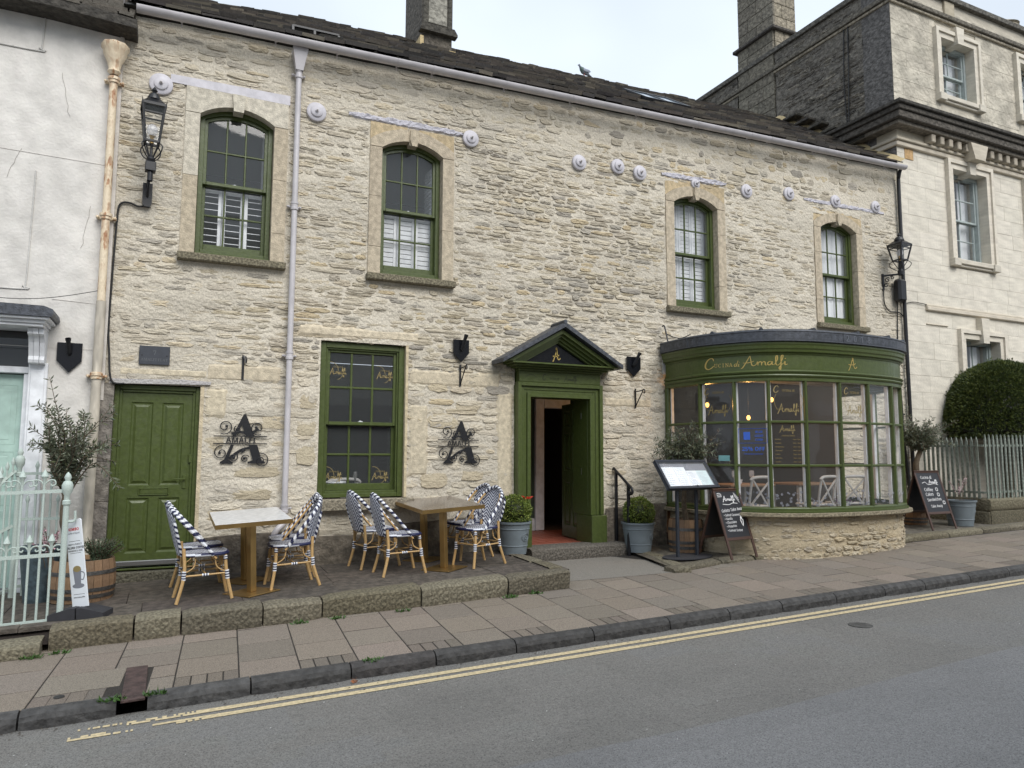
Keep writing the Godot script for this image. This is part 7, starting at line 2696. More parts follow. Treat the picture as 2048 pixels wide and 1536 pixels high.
	# clipped yew behind the railings
	t = thing("yew_topiary", "large clipped dark yew dome rising behind the grey railings", "topiary", Vector3(15.1, ter3_y(14.6, 0.4), 0.35))
	b = mb()
	b.tube(smooth([Vector3(-0.1, 0, 0), Vector3(0.05, 0.9, 0), Vector3(-0.05, 1.75, 0)], 5), 0.09, 8)
	part(t, "trunk", b, M.bark)
	b = mb()
	b.tube(smooth([Vector3(0.3, 0, 0.1), Vector3(0.4, 0.9, 0.05), Vector3(0.5, 1.75, 0)], 5), 0.07, 8)
	part(t, "trunk", b, M.bark)
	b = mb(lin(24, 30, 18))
	var R := Vector3(1.5, 1.42, 0.85)
	var base := 1.62
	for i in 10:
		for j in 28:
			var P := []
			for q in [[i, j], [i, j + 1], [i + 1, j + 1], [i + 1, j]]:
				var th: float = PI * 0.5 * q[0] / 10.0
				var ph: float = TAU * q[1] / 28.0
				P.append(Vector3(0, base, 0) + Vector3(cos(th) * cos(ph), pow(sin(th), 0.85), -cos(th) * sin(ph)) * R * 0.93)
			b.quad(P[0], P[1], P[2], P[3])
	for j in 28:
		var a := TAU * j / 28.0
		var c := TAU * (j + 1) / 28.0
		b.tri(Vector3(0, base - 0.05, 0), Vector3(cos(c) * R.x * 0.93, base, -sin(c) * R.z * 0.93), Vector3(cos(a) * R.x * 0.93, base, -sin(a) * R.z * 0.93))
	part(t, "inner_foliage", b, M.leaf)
	var sp := mb()
	for i in 7:
		var d := Vector3(rs(-0.6, 0.6), 1, rs(-0.6, 0.6)).normalized()
		leaf_at(sp, Vector3(rs(-0.012, 0.012), rs(-0.01, 0.01), rs(-0.012, 0.012)), d, d.cross(rand_dir()).normalized(), rs(0.03, 0.055), rs(0.005, 0.008), Color(1, 1, 1) * rs(0.7, 1.0))
	var mm := MultiMesh.new()
	mm.transform_format = MultiMesh.TRANSFORM_3D
	mm.use_colors = true
	mm.mesh = sp.mesh()
	mm.instance_count = 26000
	for i in mm.instance_count:
		var n := rand_dir()
		var o: Vector3
		if i % 9 == 0:
			var rr := sqrt(rng.randf())
			var a := rs(0, TAU)
			o = Vector3(cos(a) * R.x * rr, base - rs(0.0, 0.1), sin(a) * R.z * rr)
			n = Vector3(0, -0.8, 0) + rand_dir() * 0.4
		else:
			n.y = absf(n.y)
			var q := Vector3(n.x, pow(n.y, 0.85), n.z)
			o = Vector3(0, base, 0) + q * R * (1.0 - 0.07 * rng.randf() + 0.035 * fn.get_noise_3dv(n * 60.0) + 0.02 * fn.get_noise_3dv(n * 260.0) + (0.04 if rng.randf() < 0.02 else 0.0))
			n = (n / R).normalized()
		var up := (n + rand_dir() * 0.5).normalized()
		var x := up.cross(rand_dir()).normalized()
		mm.set_instance_transform(i, Transform3D(Basis(x, up, x.cross(up)), o))
		mm.set_instance_color(i, lin(84, 98, 46).lerp([lin(62, 78, 40), lin(112, 120, 56)][i % 2], rng.randf()) * rs(0.7, 1.1))
	var mi := MultiMeshInstance3D.new()
	mi.name = "foliage"
	mi.multimesh = mm
	mi.material_override = M.leaf
	t.add_child(mi, true)
	mi.set_meta("kind", "stuff")

# ---------------------------------------------------------------- terrace furniture
func striped(b: MB, p: Array, r: float, per := 0.055, sides := 8) -> void:
	var d := 0.0
	for i in range(1, p.size()):
		d += p[i].distance_to(p[i - 1])
	b.tube(p, r, sides, true, [lin(226, 228, 232), lin(32, 38, 70)], d / per)

func banded(b: MB, a: Vector3, c: Vector3, r: float, n: int) -> void:
	for i in n:
		b.col = lin(228, 230, 234) if i % 2 == 0 else lin(32, 38, 70)
		b.tube([a.lerp(c, float(i) / n), a.lerp(c, (i + 1.0) / n)], r, 9)

func bistro_chair() -> Node3D:
	# faces +x; the origin is on the ground under the middle of the seat
	var t := thing("bistro_chair", "", "chair", Vector3.ZERO, 0.0, "navy and white woven bistro chairs")
	var b := mb()
	var hs := 0.455
	# woven seat, a rounded square with a turned-down rim
	var out := []
	for i in 28:
		var a := TAU * i / 28
		var q := Vector2(cos(a), sin(a))
		q = q / pow(pow(absf(q.x), 4.0) + pow(absf(q.y), 4.0), 0.25)
		out.append(Vector3(q.x * 0.21 + 0.01, hs, q.y * (0.205 + 0.02 * q.x)))
	for i in 28:
		var j := (i + 1) % 28
		var c := Vector3(0.01, hs + 0.006, 0)
		b.triN(c, out[j], out[i], Vector3.UP, Vector3.UP, Vector3.UP, Vector2(0.02, 0) * 4.2, Vector2(out[j].z, out[j].x) * 4.2, Vector2(out[i].z, out[i].x) * 4.2)
		b.triN(c + Vector3(0, -0.025, 0), out[i] + Vector3(0, -0.02, 0), out[j] + Vector3(0, -0.02, 0), Vector3.DOWN, Vector3.DOWN, Vector3.DOWN)
	var seat := part(t, "seat", b, M.weave)
	b = mb()
	var rim := []
	for q in out:
		rim.append(q + Vector3(0, -0.012, 0))
	b.tube(rim, 0.017, 8, false, [lin(32, 38, 74), lin(32, 38, 74), lin(34, 42, 84), lin(214, 218, 226)], 26.0, true)
	part(seat, "rim", b, M.cane)
	# back panel, woven in chevrons, wider at the shoulder and rounded at the top
	b = mb()
	var grid := []
	for i in 11:
		var f := i / 10.0
		var w := 0.125 + 0.075 * sin(minf(f / 0.62, 1.0) * PI * 0.5)
		if f > 0.62:
			var g := (f - 0.62) / 0.38
			w = 0.2 * sqrt(maxf(1.0 - g * g, 0.002))
		var row := []
		for j in 9:
			var u := j / 4.0 - 1.0
			row.append(Vector3(-0.205 - 0.10 * f - 0.035 * (1 - u * u), hs - 0.01 + 0.47 * f, u * w))
		grid.append(row)
	for i in 10:
		for j in 8:
			var P := [grid[i][j], grid[i][j + 1], grid[i + 1][j + 1], grid[i + 1][j]]
			var T := []
			for p: Vector3 in P:
				T.append(Vector2(p.z + 0.25, p.y) * 3.3)
			var N: Vector3 = (P[1] - P[0]).cross(P[3] - P[0]).normalized()
			b.quadN([P[0], P[1], P[2], P[3]], [N, N, N, N], T)
			b.quadN([P[3] - N * 0.008, P[2] - N * 0.008, P[1] - N * 0.008, P[0] - N * 0.008], [-N, -N, -N, -N], [T[3], T[2], T[1], T[0]])
	var back := part(t, "backrest", b, M.weave)
	b = mb()
	var edge := []
	for i in 8:
		edge.append(grid[i][0])
	striped(b, smooth(edge, 8), 0.014)
	edge = []
	for i in 8:
		edge.append(grid[i][8])
	striped(b, smooth(edge, 8), 0.014)
	part(back, "edging", b, M.cane)
	# hoop: up from one side of the seat, over the back, down to the other side
	b = mb()
	var hoop := []
	for s in [1.0, -1.0]:
		var side := [Vector3(0.075, hs - 0.02, 0.215 * s), Vector3(-0.07, hs + 0.16, 0.218 * s), Vector3(-0.2, hs + 0.315, 0.205 * s), Vector3(-0.272, hs + 0.41, 0.14 * s)]
		if s < 0:
			side.reverse()
			hoop.append(Vector3(-0.305, hs + 0.463, 0.0))
		hoop.append_array(side)
	striped(b, smooth(hoop, 24), 0.0185, 0.065, 10)
	part(t, "back_hoop", b, M.cane)
	for s in [1.0, -1.0]:
		b = mb()
		b.tube(smooth([Vector3(0.1, hs - 0.055, 0.205 * s), Vector3(-0.055, hs + 0.13, 0.2 * s), Vector3(-0.19, hs + 0.295, 0.185 * s), Vector3(-0.25, hs + 0.38, 0.14 * s)], 4), 0.0125, 8)
		part(t, "back_pole", b, M.bamboo)
		var legs := [[Vector3(0.185, hs - 0.02, 0.175 * s), Vector3(0.2, 0.24, 0.182 * s), Vector3(0.245, 0.0, 0.2 * s)], [Vector3(-0.19, hs + 0.06, 0.16 * s), Vector3(-0.185, 0.26, 0.172 * s), Vector3(-0.255, 0.0, 0.195 * s)]]
		for k in 2:
			b = mb()
			b.tube(smooth(legs[k], 4), 0.0165, 10)
			var leg := part(t, "leg", b, M.bamboo)
			b = mb()
			var m: Vector3 = legs[k][1]
			banded(b, m + Vector3(0, 0.04, 0), m + Vector3(0.006 if k == 0 else -0.006, -0.045, 0), 0.0205, 7)
			var top: Vector3 = legs[k][0]
			if k == 0:
				banded(b, top + Vector3(0, -0.015, 0), top.lerp(m, 0.28), 0.0195, 4)
			part(leg, "binding", b, M.cane)
			b = mb()
			b.tube(smooth([m + Vector3(0, 0.02, 0), m.lerp(Vector3(0.0, hs, m.z), 0.45) + Vector3(0, -0.02, 0), Vector3(m.x * 0.45, hs - 0.035, m.z)], 4), 0.007, 6)
			b.tube(smooth([m + Vector3(0, 0.02, 0), Vector3(m.x, lerpf(m.y, hs, 0.5), m.z * 0.8), Vector3(m.x, hs - 0.035, m.z * 0.45)], 4), 0.007, 6)
			part(t, "brace", b, M.bamboo)
		b = mb()
		b.tube([Vector3(0.2, 0.25, 0.18 * s), Vector3(-0.19, 0.25, 0.172 * s)], 0.0095, 8)
		part(t, "stretcher", b, M.bamboo)
		b = mb()
		banded(b, Vector3(0.035, 0.25, 0.176 * s), Vector3(-0.025, 0.25, 0.176 * s), 0.014, 5)
		part(t, "binding", b, M.cane)
	for x in [0.2, -0.19]:
		b = mb()
		b.tube([Vector3(x, 0.268, 0.18), Vector3(x, 0.268, -0.18)], 0.0095, 8)
		part(t, "stretcher", b, M.bamboo)
	b = mb()
	b.tube([Vector3(0.005, 0.258, 0.176), Vector3(0.005, 0.258, -0.176)], 0.0095, 8)
	part(t, "stretcher", b, M.bamboo)
	return t

func cafe_table(called: String, label: String, at: Vector3, sx: float, sz: float, top: Material, feet: Array, tilt: Vector2) -> void:
	var t := thing(called, label, "table", at)
	var o := Vector3(0, 0.735, 0)
	var bas := Basis(Vector3(0, 0, 1), tilt.x) * Basis(Vector3(1, 0, 0), tilt.y)
	var b := mb()
	b.xf = Transform3D(bas, o)
	b.span(Vector3(-sx / 2 + 0.004, -0.004, -sz / 2 + 0.004), Vector3(sx / 2 - 0.004, 0.016, sz / 2 - 0.004), 0.002)
	var tp := part(t, "table_top", b, top)
	b = mb()
	b.xf = Transform3D(bas, o)
	for q in [[-sx / 2, -sx / 2 + 0.004, -sz / 2, sz / 2], [sx / 2 - 0.004, sx / 2, -sz / 2, sz / 2]]:
		b.span(Vector3(q[0], -0.03, q[2]), Vector3(q[1], 0.0145, q[3]))
	for q in [[-sz / 2, -sz / 2 + 0.004], [sz / 2 - 0.004, sz / 2]]:
		b.span(Vector3(-sx / 2 + 0.004, -0.03, q[0]), Vector3(sx / 2 - 0.004, 0.0145, q[1]))
	b.span(Vector3(-sx / 2 + 0.004, -0.028, -sz / 2 + 0.004), Vector3(sx / 2 - 0.004, -0.006, sz / 2 - 0.004))
	part(tp, "brass_edge", b, M.brass)
	for f in feet:
		b = mb()
		var y: float = ter_y(at.x + f.x, at.z + f.y) - at.y
		var xf := Transform3D(Basis(Vector3(0, 0, 1), 0.04) * Basis(Vector3(0, 1, 0), f.z), Vector3(f.x, y, f.y))
		b.xf = xf
		b.span(Vector3(-0.035, 0.012, -0.035), Vector3(0.035, 0.71, 0.035), 0.004)
		var c := part(t, "column", b, M.brass)
		b = mb()
		b.xf = xf
		b.span(Vector3(-0.2, 0.0, -0.2), Vector3(0.2, 0.012, 0.2), 0.003)
		part(c, "base_plate", b, M.brass)

func furniture() -> void:
	cafe_table("cafe_table", "white marble topped table with brass edge and two brass columns below the left A sign", Vector3(0.80, 0.2, 0.95), 0.74, 1.2, M.marble_white, [Vector3(0.02, 0.35, 0.6), Vector3(0.02, -0.35, 0.6)], Vector2(0.055, 0.035))
	cafe_table("cafe_table", "brown glossy topped table with brass edge before the ground floor window", Vector3(3.05, 0.26, 0.62), 0.78, 1.2, M.marble_brown, [Vector3(-0.05, 0.42, 0.62), Vector3(-0.05, -0.32, 0.62)], Vector2(0.06, 0.035))
	var c := bistro_chair()
	var put := [
		[0.36, 1.32, 0.06, "woven bistro chair in front on the left of the white topped table, facing right"],
		[0.34, 0.72, 0.1, "woven bistro chair nearer the wall on the left of the white topped table"],
		[1.24, 1.12, PI + 0.05, "woven bistro chair in front on the right of the white topped table, facing left"],
		[1.3, 0.6, PI - 0.06, "woven bistro chair nearer the wall on the right of the white topped table"],
		[2.46, 1.02, 0.04, "woven bistro chair in front on the left of the brown topped table, facing right"],
		[2.32, 0.42, 0.16, "woven bistro chair nearer the wall on the left of the brown topped table"],
		[3.46, 1.0, PI + 0.3, "woven bistro chair in front on the right of the brown topped table"],
		[3.55, 0.42, PI + 0.2, "woven bistro chair nearer the wall on the right of the brown topped table"]]
	for i in put.size():
		var q: Array = put[i]
		var o: Node3D = c
		if i > 0:
			o = copy(c, Vector3.ZERO, 0.0, q[3])
		o.set_meta("label", q[3])
		o.transform = Transform3D(Basis(Vector3(0, 0, 1), 0.035) * Basis(Vector3(0, 1, 0), q[2]), Vector3(q[0], ter_y(q[0], q[1]) + 0.001, q[1]))

func chalk_line(t: Node3D, s: String, xf: Transform3D, o: Vector2, h: float, left := true, called := "chalk_writing") -> void:
	var m := text_mesh(s, h, "Droid Sans", 0.001)
	m.horizontal_alignment = HORIZONTAL_ALIGNMENT_LEFT if left else HORIZONTAL_ALIGNMENT_CENTER
	part(t, called, m, M.chalk, xf * Transform3D(Basis(Vector3(0, 0, 1), rs(-0.03, 0.06)) * Basis(Vector3(1, 0, 0), Vector3(0.14, 1, 0), Vector3(0, 0, 1)), Vector3(o.x, o.y, 0.0035)))

func a_board(label: String, at: Vector3, turn: float, w: float, h: float, spread: float) -> Array:
	var t := thing("chalkboard_sign", label, "A-board", at, turn, "chalkboard signs on the pavement")
	var faces := []
	for s in [1.0, -1.0]:
		# leaf: x along, y up the slope, z out of the board
		var a := atan(spread / h)
		var bas := Basis(Vector3(0, 1, 0), 0.0 if s > 0 else PI) * Basis(Vector3(1, 0, 0), -a)
		var xf := Transform3D(bas, Vector3(0, 0, s * spread))
		var L := sqrt(h * h + spread * spread)
		var b := mb()
		b.xf = xf
		for x in [-w / 2 + 0.02, w / 2 - 0.02]:
			b.span(Vector3(x - 0.02, 0.0, -0.022), Vector3(x + 0.02, L, 0.0), 0.004)
		b.span(Vector3(-w / 2 + 0.041, L - 0.045, -0.02), Vector3(w / 2 - 0.041, L - 0.001, -0.001), 0.003)
		b.span(Vector3(-w / 2 + 0.041, L * 0.26, -0.02), Vector3(w / 2 - 0.041, L * 0.26 + 0.04, -0.001), 0.003)
		var fr := part(t, "frame", b, M.brown_wood)
		b = mb()
		b.xf = xf
		b.span(Vector3(-w / 2 + 0.04, L * 0.26 + 0.038, -0.016), Vector3(w / 2 - 0.04, L - 0.044, -0.008))
		part(fr, "board", b, M.chalkboard)
		faces.append(xf * Transform3D(Basis(), Vector3(0, 0, -0.0085)))
		faces.append(L)
	var b := mb()
	b.tube([Vector3(w / 2 - 0.01, h * 0.45, 0.09), Vector3(w / 2 - 0.01, h * 0.43, 0.0), Vector3(w / 2 - 0.01, h * 0.45, -0.09)], 0.004, 5)
	part(t, "stay_chain", b, M.black_iron)
	return [t, faces[0], faces[1]]

func boards() -> void:
	# menu stand
	var t := thing("menu_stand", "grey framed glazed menu case on two posts before the bow window", "menu stand", Vector3(6.5, ter2_y(6.5, 1.1), 1.15), 0.0)
	var yaw := Basis(Vector3.UP, 0.15)
	t.transform.basis = yaw
	var b := mb()
	var oval := PackedVector2Array()
	for i in 32:
		oval.append(Vector2(cos(TAU * i / 32) * 0.42, sin(TAU * i / 32) * 0.24))
	b.xf = Transform3D(Basis(Vector3(1, 0, 0), Vector3(0, 0, -1), Vector3(0, 1, 0)), Vector3(0, 0.006, 0.0))
	b.prism(oval, 0.0, 0.014)
	part(t, "base_plate", b, M.rubber)
	for x in [-0.19, 0.19]:
		b = mb()
		b.span(Vector3(x - 0.02, 0.015, -0.02), Vector3(x + 0.02, 0.98, 0.02), 0.004)
		part(t, "post", b, M.menu_frame)
	var cx := Transform3D(Basis(Vector3(1, 0, 0), -0.62), Vector3(0, 1.14, 0.03))
	b = mb()
	b.xf = cx
	var W := 0.5
	var H := 0.235
	b.span(Vector3(-W, -H, -0.05), Vector3(W, H, -0.03), 0.004)
	for q in [[-W, -H, W, -H + 0.04], [-W, H - 0.04, W, H], [-W, -H + 0.04, -W + 0.04, H - 0.04], [W - 0.04, -H + 0.04, W, H - 0.04]]:
		b.span(Vector3(q[0], q[1], -0.03), Vector3(q[2], q[3], 0.012), 0.005)
	var case := part(t, "case", b, M.menu_frame)
	b = mb()
	b.xf = cx
	b.span(Vector3(-W + 0.042, -H + 0.042, -0.0295), Vector3(W - 0.042, H - 0.042, -0.026))
	part(case, "backing", b, M.print_grey)
	for q in [[-0.44, -0.18, -0.2, 0.13, "paper"], [-0.195, -0.18, 0.02, 0.13, "paper"], [0.025, -0.17, 0.22, 0.07, "paper"], [0.222, -0.17, 0.435, 0.07, "paper_blue"]]:
		b = mb()
		b.xf = cx
		b.span(Vector3(q[0], q[1], -0.0258), Vector3(q[2], q[3], -0.024))
		var sh := part(case, "menu_sheet", b, M[q[4]])
		b = mb()
		b.xf = cx
		for i in 9:
			var y: float = lerpf(q[3] - 0.03, q[1] + 0.03, i / 8.0)
			b.quad(Vector3(q[0] + 0.02, y - 0.003, -0.0235), Vector3(lerpf(q[0], q[2], rs(0.5, 0.9)), y - 0.003, -0.0235), Vector3(lerpf(q[0], q[2], 0.6), y + 0.002, -0.0235), Vector3(q[0] + 0.02, y + 0.002, -0.0235))
		part(sh, "print", b, M.print_pale)
	b = mb()
	b.xf = cx
	b.quad(Vector3(-W + 0.04, -H + 0.04, 0.004), Vector3(W - 0.04, -H + 0.04, 0.004), Vector3(W - 0.04, H - 0.04, 0.004), Vector3(-W + 0.04, H - 0.04, 0.004))
	part(case, "glass", b, M.glass)
	b = mb()
	b.xf = cx
	b.ball(Vector3(0.05, -H + 0.03, 0.014), Vector3(0.012, 0.016, 0.01), 8, 6)
	part(case, "lock", b, M.black_gloss)
	# chalkboard by the bow window
	var r := a_board("brown framed chalkboard listing ice cream flavours beside the menu stand", Vector3(7.05, ter2_y(7.05, 1.3), 1.32), 0.16, 0.56, 0.93, 0.30)
	var n: Node3D = r[0]
	var xf: Transform3D = r[1]
	b = mb()
	b.xf = xf
	script_amalfi(b, func(p): return Vector3(p.x * 0.042 - 0.13, 0.8 + p.y * 0.03, 0.004), 0.26)
	for k in 3:
		b.ribbon(smooth([Vector2(-0.22, 0.9 - k * 0.02), Vector2(-0.17, 0.91 - k * 0.025), Vector2(-0.13, 0.885 - k * 0.012)], 3), 0.007, func(p): return Vector3(p.x, p.y, 0.004))
		b.ribbon(smooth([Vector2(0.13, 0.91 - k * 0.02), Vector2(0.17, 0.87 - k * 0.025), Vector2(0.21, 0.83 - k * 0.03)], 3), 0.007, func(p): return Vector3(p.x, p.y, 0.004))
	b.ribbon(smooth([Vector2(-0.15, 0.755), Vector2(-0.02, 0.745), Vector2(0.06, 0.765), Vector2(0.16, 0.757)], 3), 0.008, func(p): return Vector3(p.x, p.y, 0.004))
	part(n, "chalk_drawing", b, M.chalk)
	chalk_line(n, "Gelato Take Away", xf, Vector2(-0.21, 0.66), 0.042)
	var fl := ["Salted Caramel", "Vanilla", "Chocolate", "Pistachio", "Lemon Sorbet"]
	for i in 5:
		chalk_line(n, "• " + fl[i], xf, Vector2(-0.19, 0.60 - i * 0.052), 0.032)
	b = mb()
	b.xf = xf
	b.ribbon(smooth([Vector2(0.125, 0.53), Vector2(0.155, 0.44), Vector2(0.18, 0.53)], 2), 0.014, func(p): return Vector3(p.x, p.y, 0.004))
	for i in 16:
		var a := rs(0, TAU)
		var o := Vector2(0.152, 0.555) + Vector2(cos(a), sin(a)) * rs(0.0, 0.02)
		b.ribbon([o, o + Vector2(rs(-0.02, 0.02), rs(-0.02, 0.02))], 0.012, func(p): return Vector3(p.x, p.y, 0.0041 + 0.0001 * i))
	part(n, "chalk_drawing", b, M.chalk)
	# chalkboard by the railings
	r = a_board("brown framed chalkboard offering coffee, cakes and sandwiches at the far right", Vector3(11.8, ter3_y(11.9, 1.0), 0.95), 0.0, 0.64, 0.98, 0.30)
	n = r[0]
	xf = r[1]
	chalk_line(n, "Cucina di", xf, Vector2(-0.2, 0.9), 0.05)
	b = mb()
	b.xf = xf
	script_amalfi(b, func(p): return Vector3(p.x * 0.038 - 0.03, 0.8 + p.y * 0.026, 0.004), 0.26)
	b.ribbon(smooth([Vector2(-0.2, 0.8), Vector2(-0.12, 0.82), Vector2(-0.05, 0.775), Vector2(0.1, 0.79), Vector2(0.2, 0.77)], 4), 0.008, func(p): return Vector3(p.x, p.y, 0.004))
	for q in [Vector2(0.12, 0.69), Vector2(0.12, 0.6), Vector2(0.2, 0.46)]:
		b.ribbon(smooth([q + Vector2(-0.025, 0.02), q + Vector2(-0.02, -0.02), q + Vector2(0.02, -0.02), q + Vector2(0.025, 0.02), q + Vector2(-0.02, 0.025)], 3), 0.011, func(p): return Vector3(p.x, p.y, 0.004))
	part(n, "chalk_drawing", b, M.chalk)
	chalk_line(n, "Coffee", xf, Vector2(-0.2, 0.69), 0.055)
	chalk_line(n, "Cakes", xf, Vector2(-0.2, 0.605), 0.055)
	chalk_line(n, "Sandwiches", xf, Vector2(-0.2, 0.51), 0.05)
	chalk_line(n, "Take Away", xf, Vector2(-0.16, 0.40), 0.045)
	# feather sign by the terrace edge
	t = thing("pavement_sign", "narrow white leaning coffee sign in a black rubber foot at the terrace edge", "sign", Vector3(-0.66, ter_y(-0.66, 1.66), 1.64))
	b = mb()
	b.xf = Transform3D(Basis(Vector3(0, 0, 1), 0.03) * Basis(Vector3.UP, -0.3), Vector3.ZERO)
	for s in [-1.0, 1.0]:
		b.prism(PackedVector2Array([Vector2(s * 0.006, 0), Vector2(s * 0.23, 0), Vector2(s * 0.23, 0.05), Vector2(s * 0.14, 0.075), Vector2(s * 0.045, 0.1), Vector2(s * 0.006, 0.1)]), -0.12, 0.1)
	part(t, "rubber_foot", b, M.rubber)
	var px := Transform3D(Basis(Vector3(0, 0, 1), 0.2) * Basis(Vector3.UP, -0.68) * Basis(Vector3(1, 0, 0), -0.1), Vector3(0.0, 0.095, 0.0))
	var shape := []
	for q in [[-0.085, 0.0], [0.085, 0.0], [0.085, 0.75]]:
		shape.append(Vector2(q[0], q[1]))
	for i in 5:
		shape.append(Vector2(0.065 + 0.02 * cos(i * PI / 8), 0.76 + 0.02 * sin(i * PI / 8)))
	for i in 5:
		shape.append(Vector2(-0.065 - 0.02 * sin(i * PI / 8), 0.76 + 0.02 * cos(i * PI / 8)))
	b = mb()
	b.xf = px
	b.prism(PackedVector2Array(shape), -0.006, 0.006)
	var pn := part(t, "panel", b, M.paper)
	var ln := [["KIMBO", 0.69, 0.025, "print_red", 700], ["caffè di Napoli", 0.655, 0.014, "print_grey", 400], ["ENJOY A PERFECT", 0.555, 0.014, "print_black", 400], ["ITALIAN COFFEE", 0.525, 0.019, "print_black", 700], ["EXPERIENCE HERE", 0.497, 0.014, "print_black", 400], ["www.italiancoffee", 0.085, 0.011, "print_black", 400]]
	for q in ln:
		part(pn, "print", text_mesh(q[0], q[2], "Droid Sans", 0.001, q[4]), M[q[3]], px * Transform3D(Basis(), Vector3(0, q[1], 0.0068)))
	b = mb()
	b.xf = px
	for y in [0.582, 0.475, 0.11]:
		b.span(Vector3(-0.06, y, 0.0062), Vector3(0.06, y + 0.003, 0.0068))
	part(pn, "print", b, M.print_black)
	b = mb()
	b.xf = px
	var cup := PackedVector2Array([Vector2(-0.035, 0.2), Vector2(0.03, 0.2), Vector2(0.045, 0.33), Vector2(-0.045, 0.33)])
	b.prism(cup, 0.006, 0.0068)
	var oval2 := PackedVector2Array()
	for i in 20:
		oval2.append(Vector2(cos(TAU * i / 20) * 0.065, 0.185 + sin(TAU * i / 20) * 0.022))
	b.prism(oval2, 0.006, 0.0064)
	b.ribbon(smooth([Vector2(0.04, 0.31), Vector2(0.075, 0.29), Vector2(0.06, 0.24), Vector2(0.036, 0.24)], 4), 0.01, func(p): return Vector3(p.x, p.y, 0.0066))
	part(pn, "print", b, M.print_grey)
	b = mb()
	b.xf = px
	var ell := PackedVector2Array()
	for i in 20:
		ell.append(Vector2(cos(TAU * i / 20) * 0.042, 0.335 + sin(TAU * i / 20) * 0.028))
	b.prism(ell, 0.006, 0.0072)
	part(pn, "print", b, M.gold_dim)
	# terracotta bowl
	b = mb()
	b.lathe([Vector2(0, 0), Vector2(0.09, 0), Vector2(0.1, 0.02), Vector2(0.115, 0.07), Vector2(0.122, 0.072), Vector2(0.125, 0.1), Vector2(0.112, 0.1), Vector2(0.1, 0.03), Vector2(0, 0.025)], 28)
	solo("terracotta_bowl", b, M.terracotta, "shallow terracotta bowl at the foot of the bow window", "bowl", Vector3(7.86, ter2_y(7.86, 1.25), 1.98 - 0.5))

func finial_scroll(b: MB, o: Vector3, s: float) -> void:
	for sg in [-1.0, 1.0]:
		b.tube(smooth([o, o + Vector3(0.03 * sg, 0.045, 0) * s, o + Vector3(0.075 * sg, 0.05, 0) * s, o + Vector3(0.085 * sg, 0.015, 0) * s, o + Vector3(0.06 * sg, 0.0, 0) * s, o + Vector3(0.05 * sg, 0.02, 0) * s], 4), 0.007, 6)
	b.lathe([Vector2(0.011, 0), Vector2(0.014, 0.06), Vector2(0.03, 0.085), Vector2(0.012, 0.13), Vector2(0, 0.15)], 8, o)

func ball_post(t: Node3D, o: Vector3, h: float, m: Material) -> void:
	var b := mb()
	b.lathe([Vector2(0.027, 0), Vector2(0.024, h - 0.3), Vector2(0.034, h - 0.29), Vector2(0.034, h - 0.26), Vector2(0.022, h - 0.25), Vector2(0.024, h - 0.21), Vector2(0.044, h - 0.17), Vector2(0.046, h - 0.12), Vector2(0.034, h - 0.09), Vector2(0.02, h - 0.08), Vector2(0.03, h - 0.05), Vector2(0.018, h - 0.02), Vector2(0, h)], 14, o)
	part(t, "post", b, m)

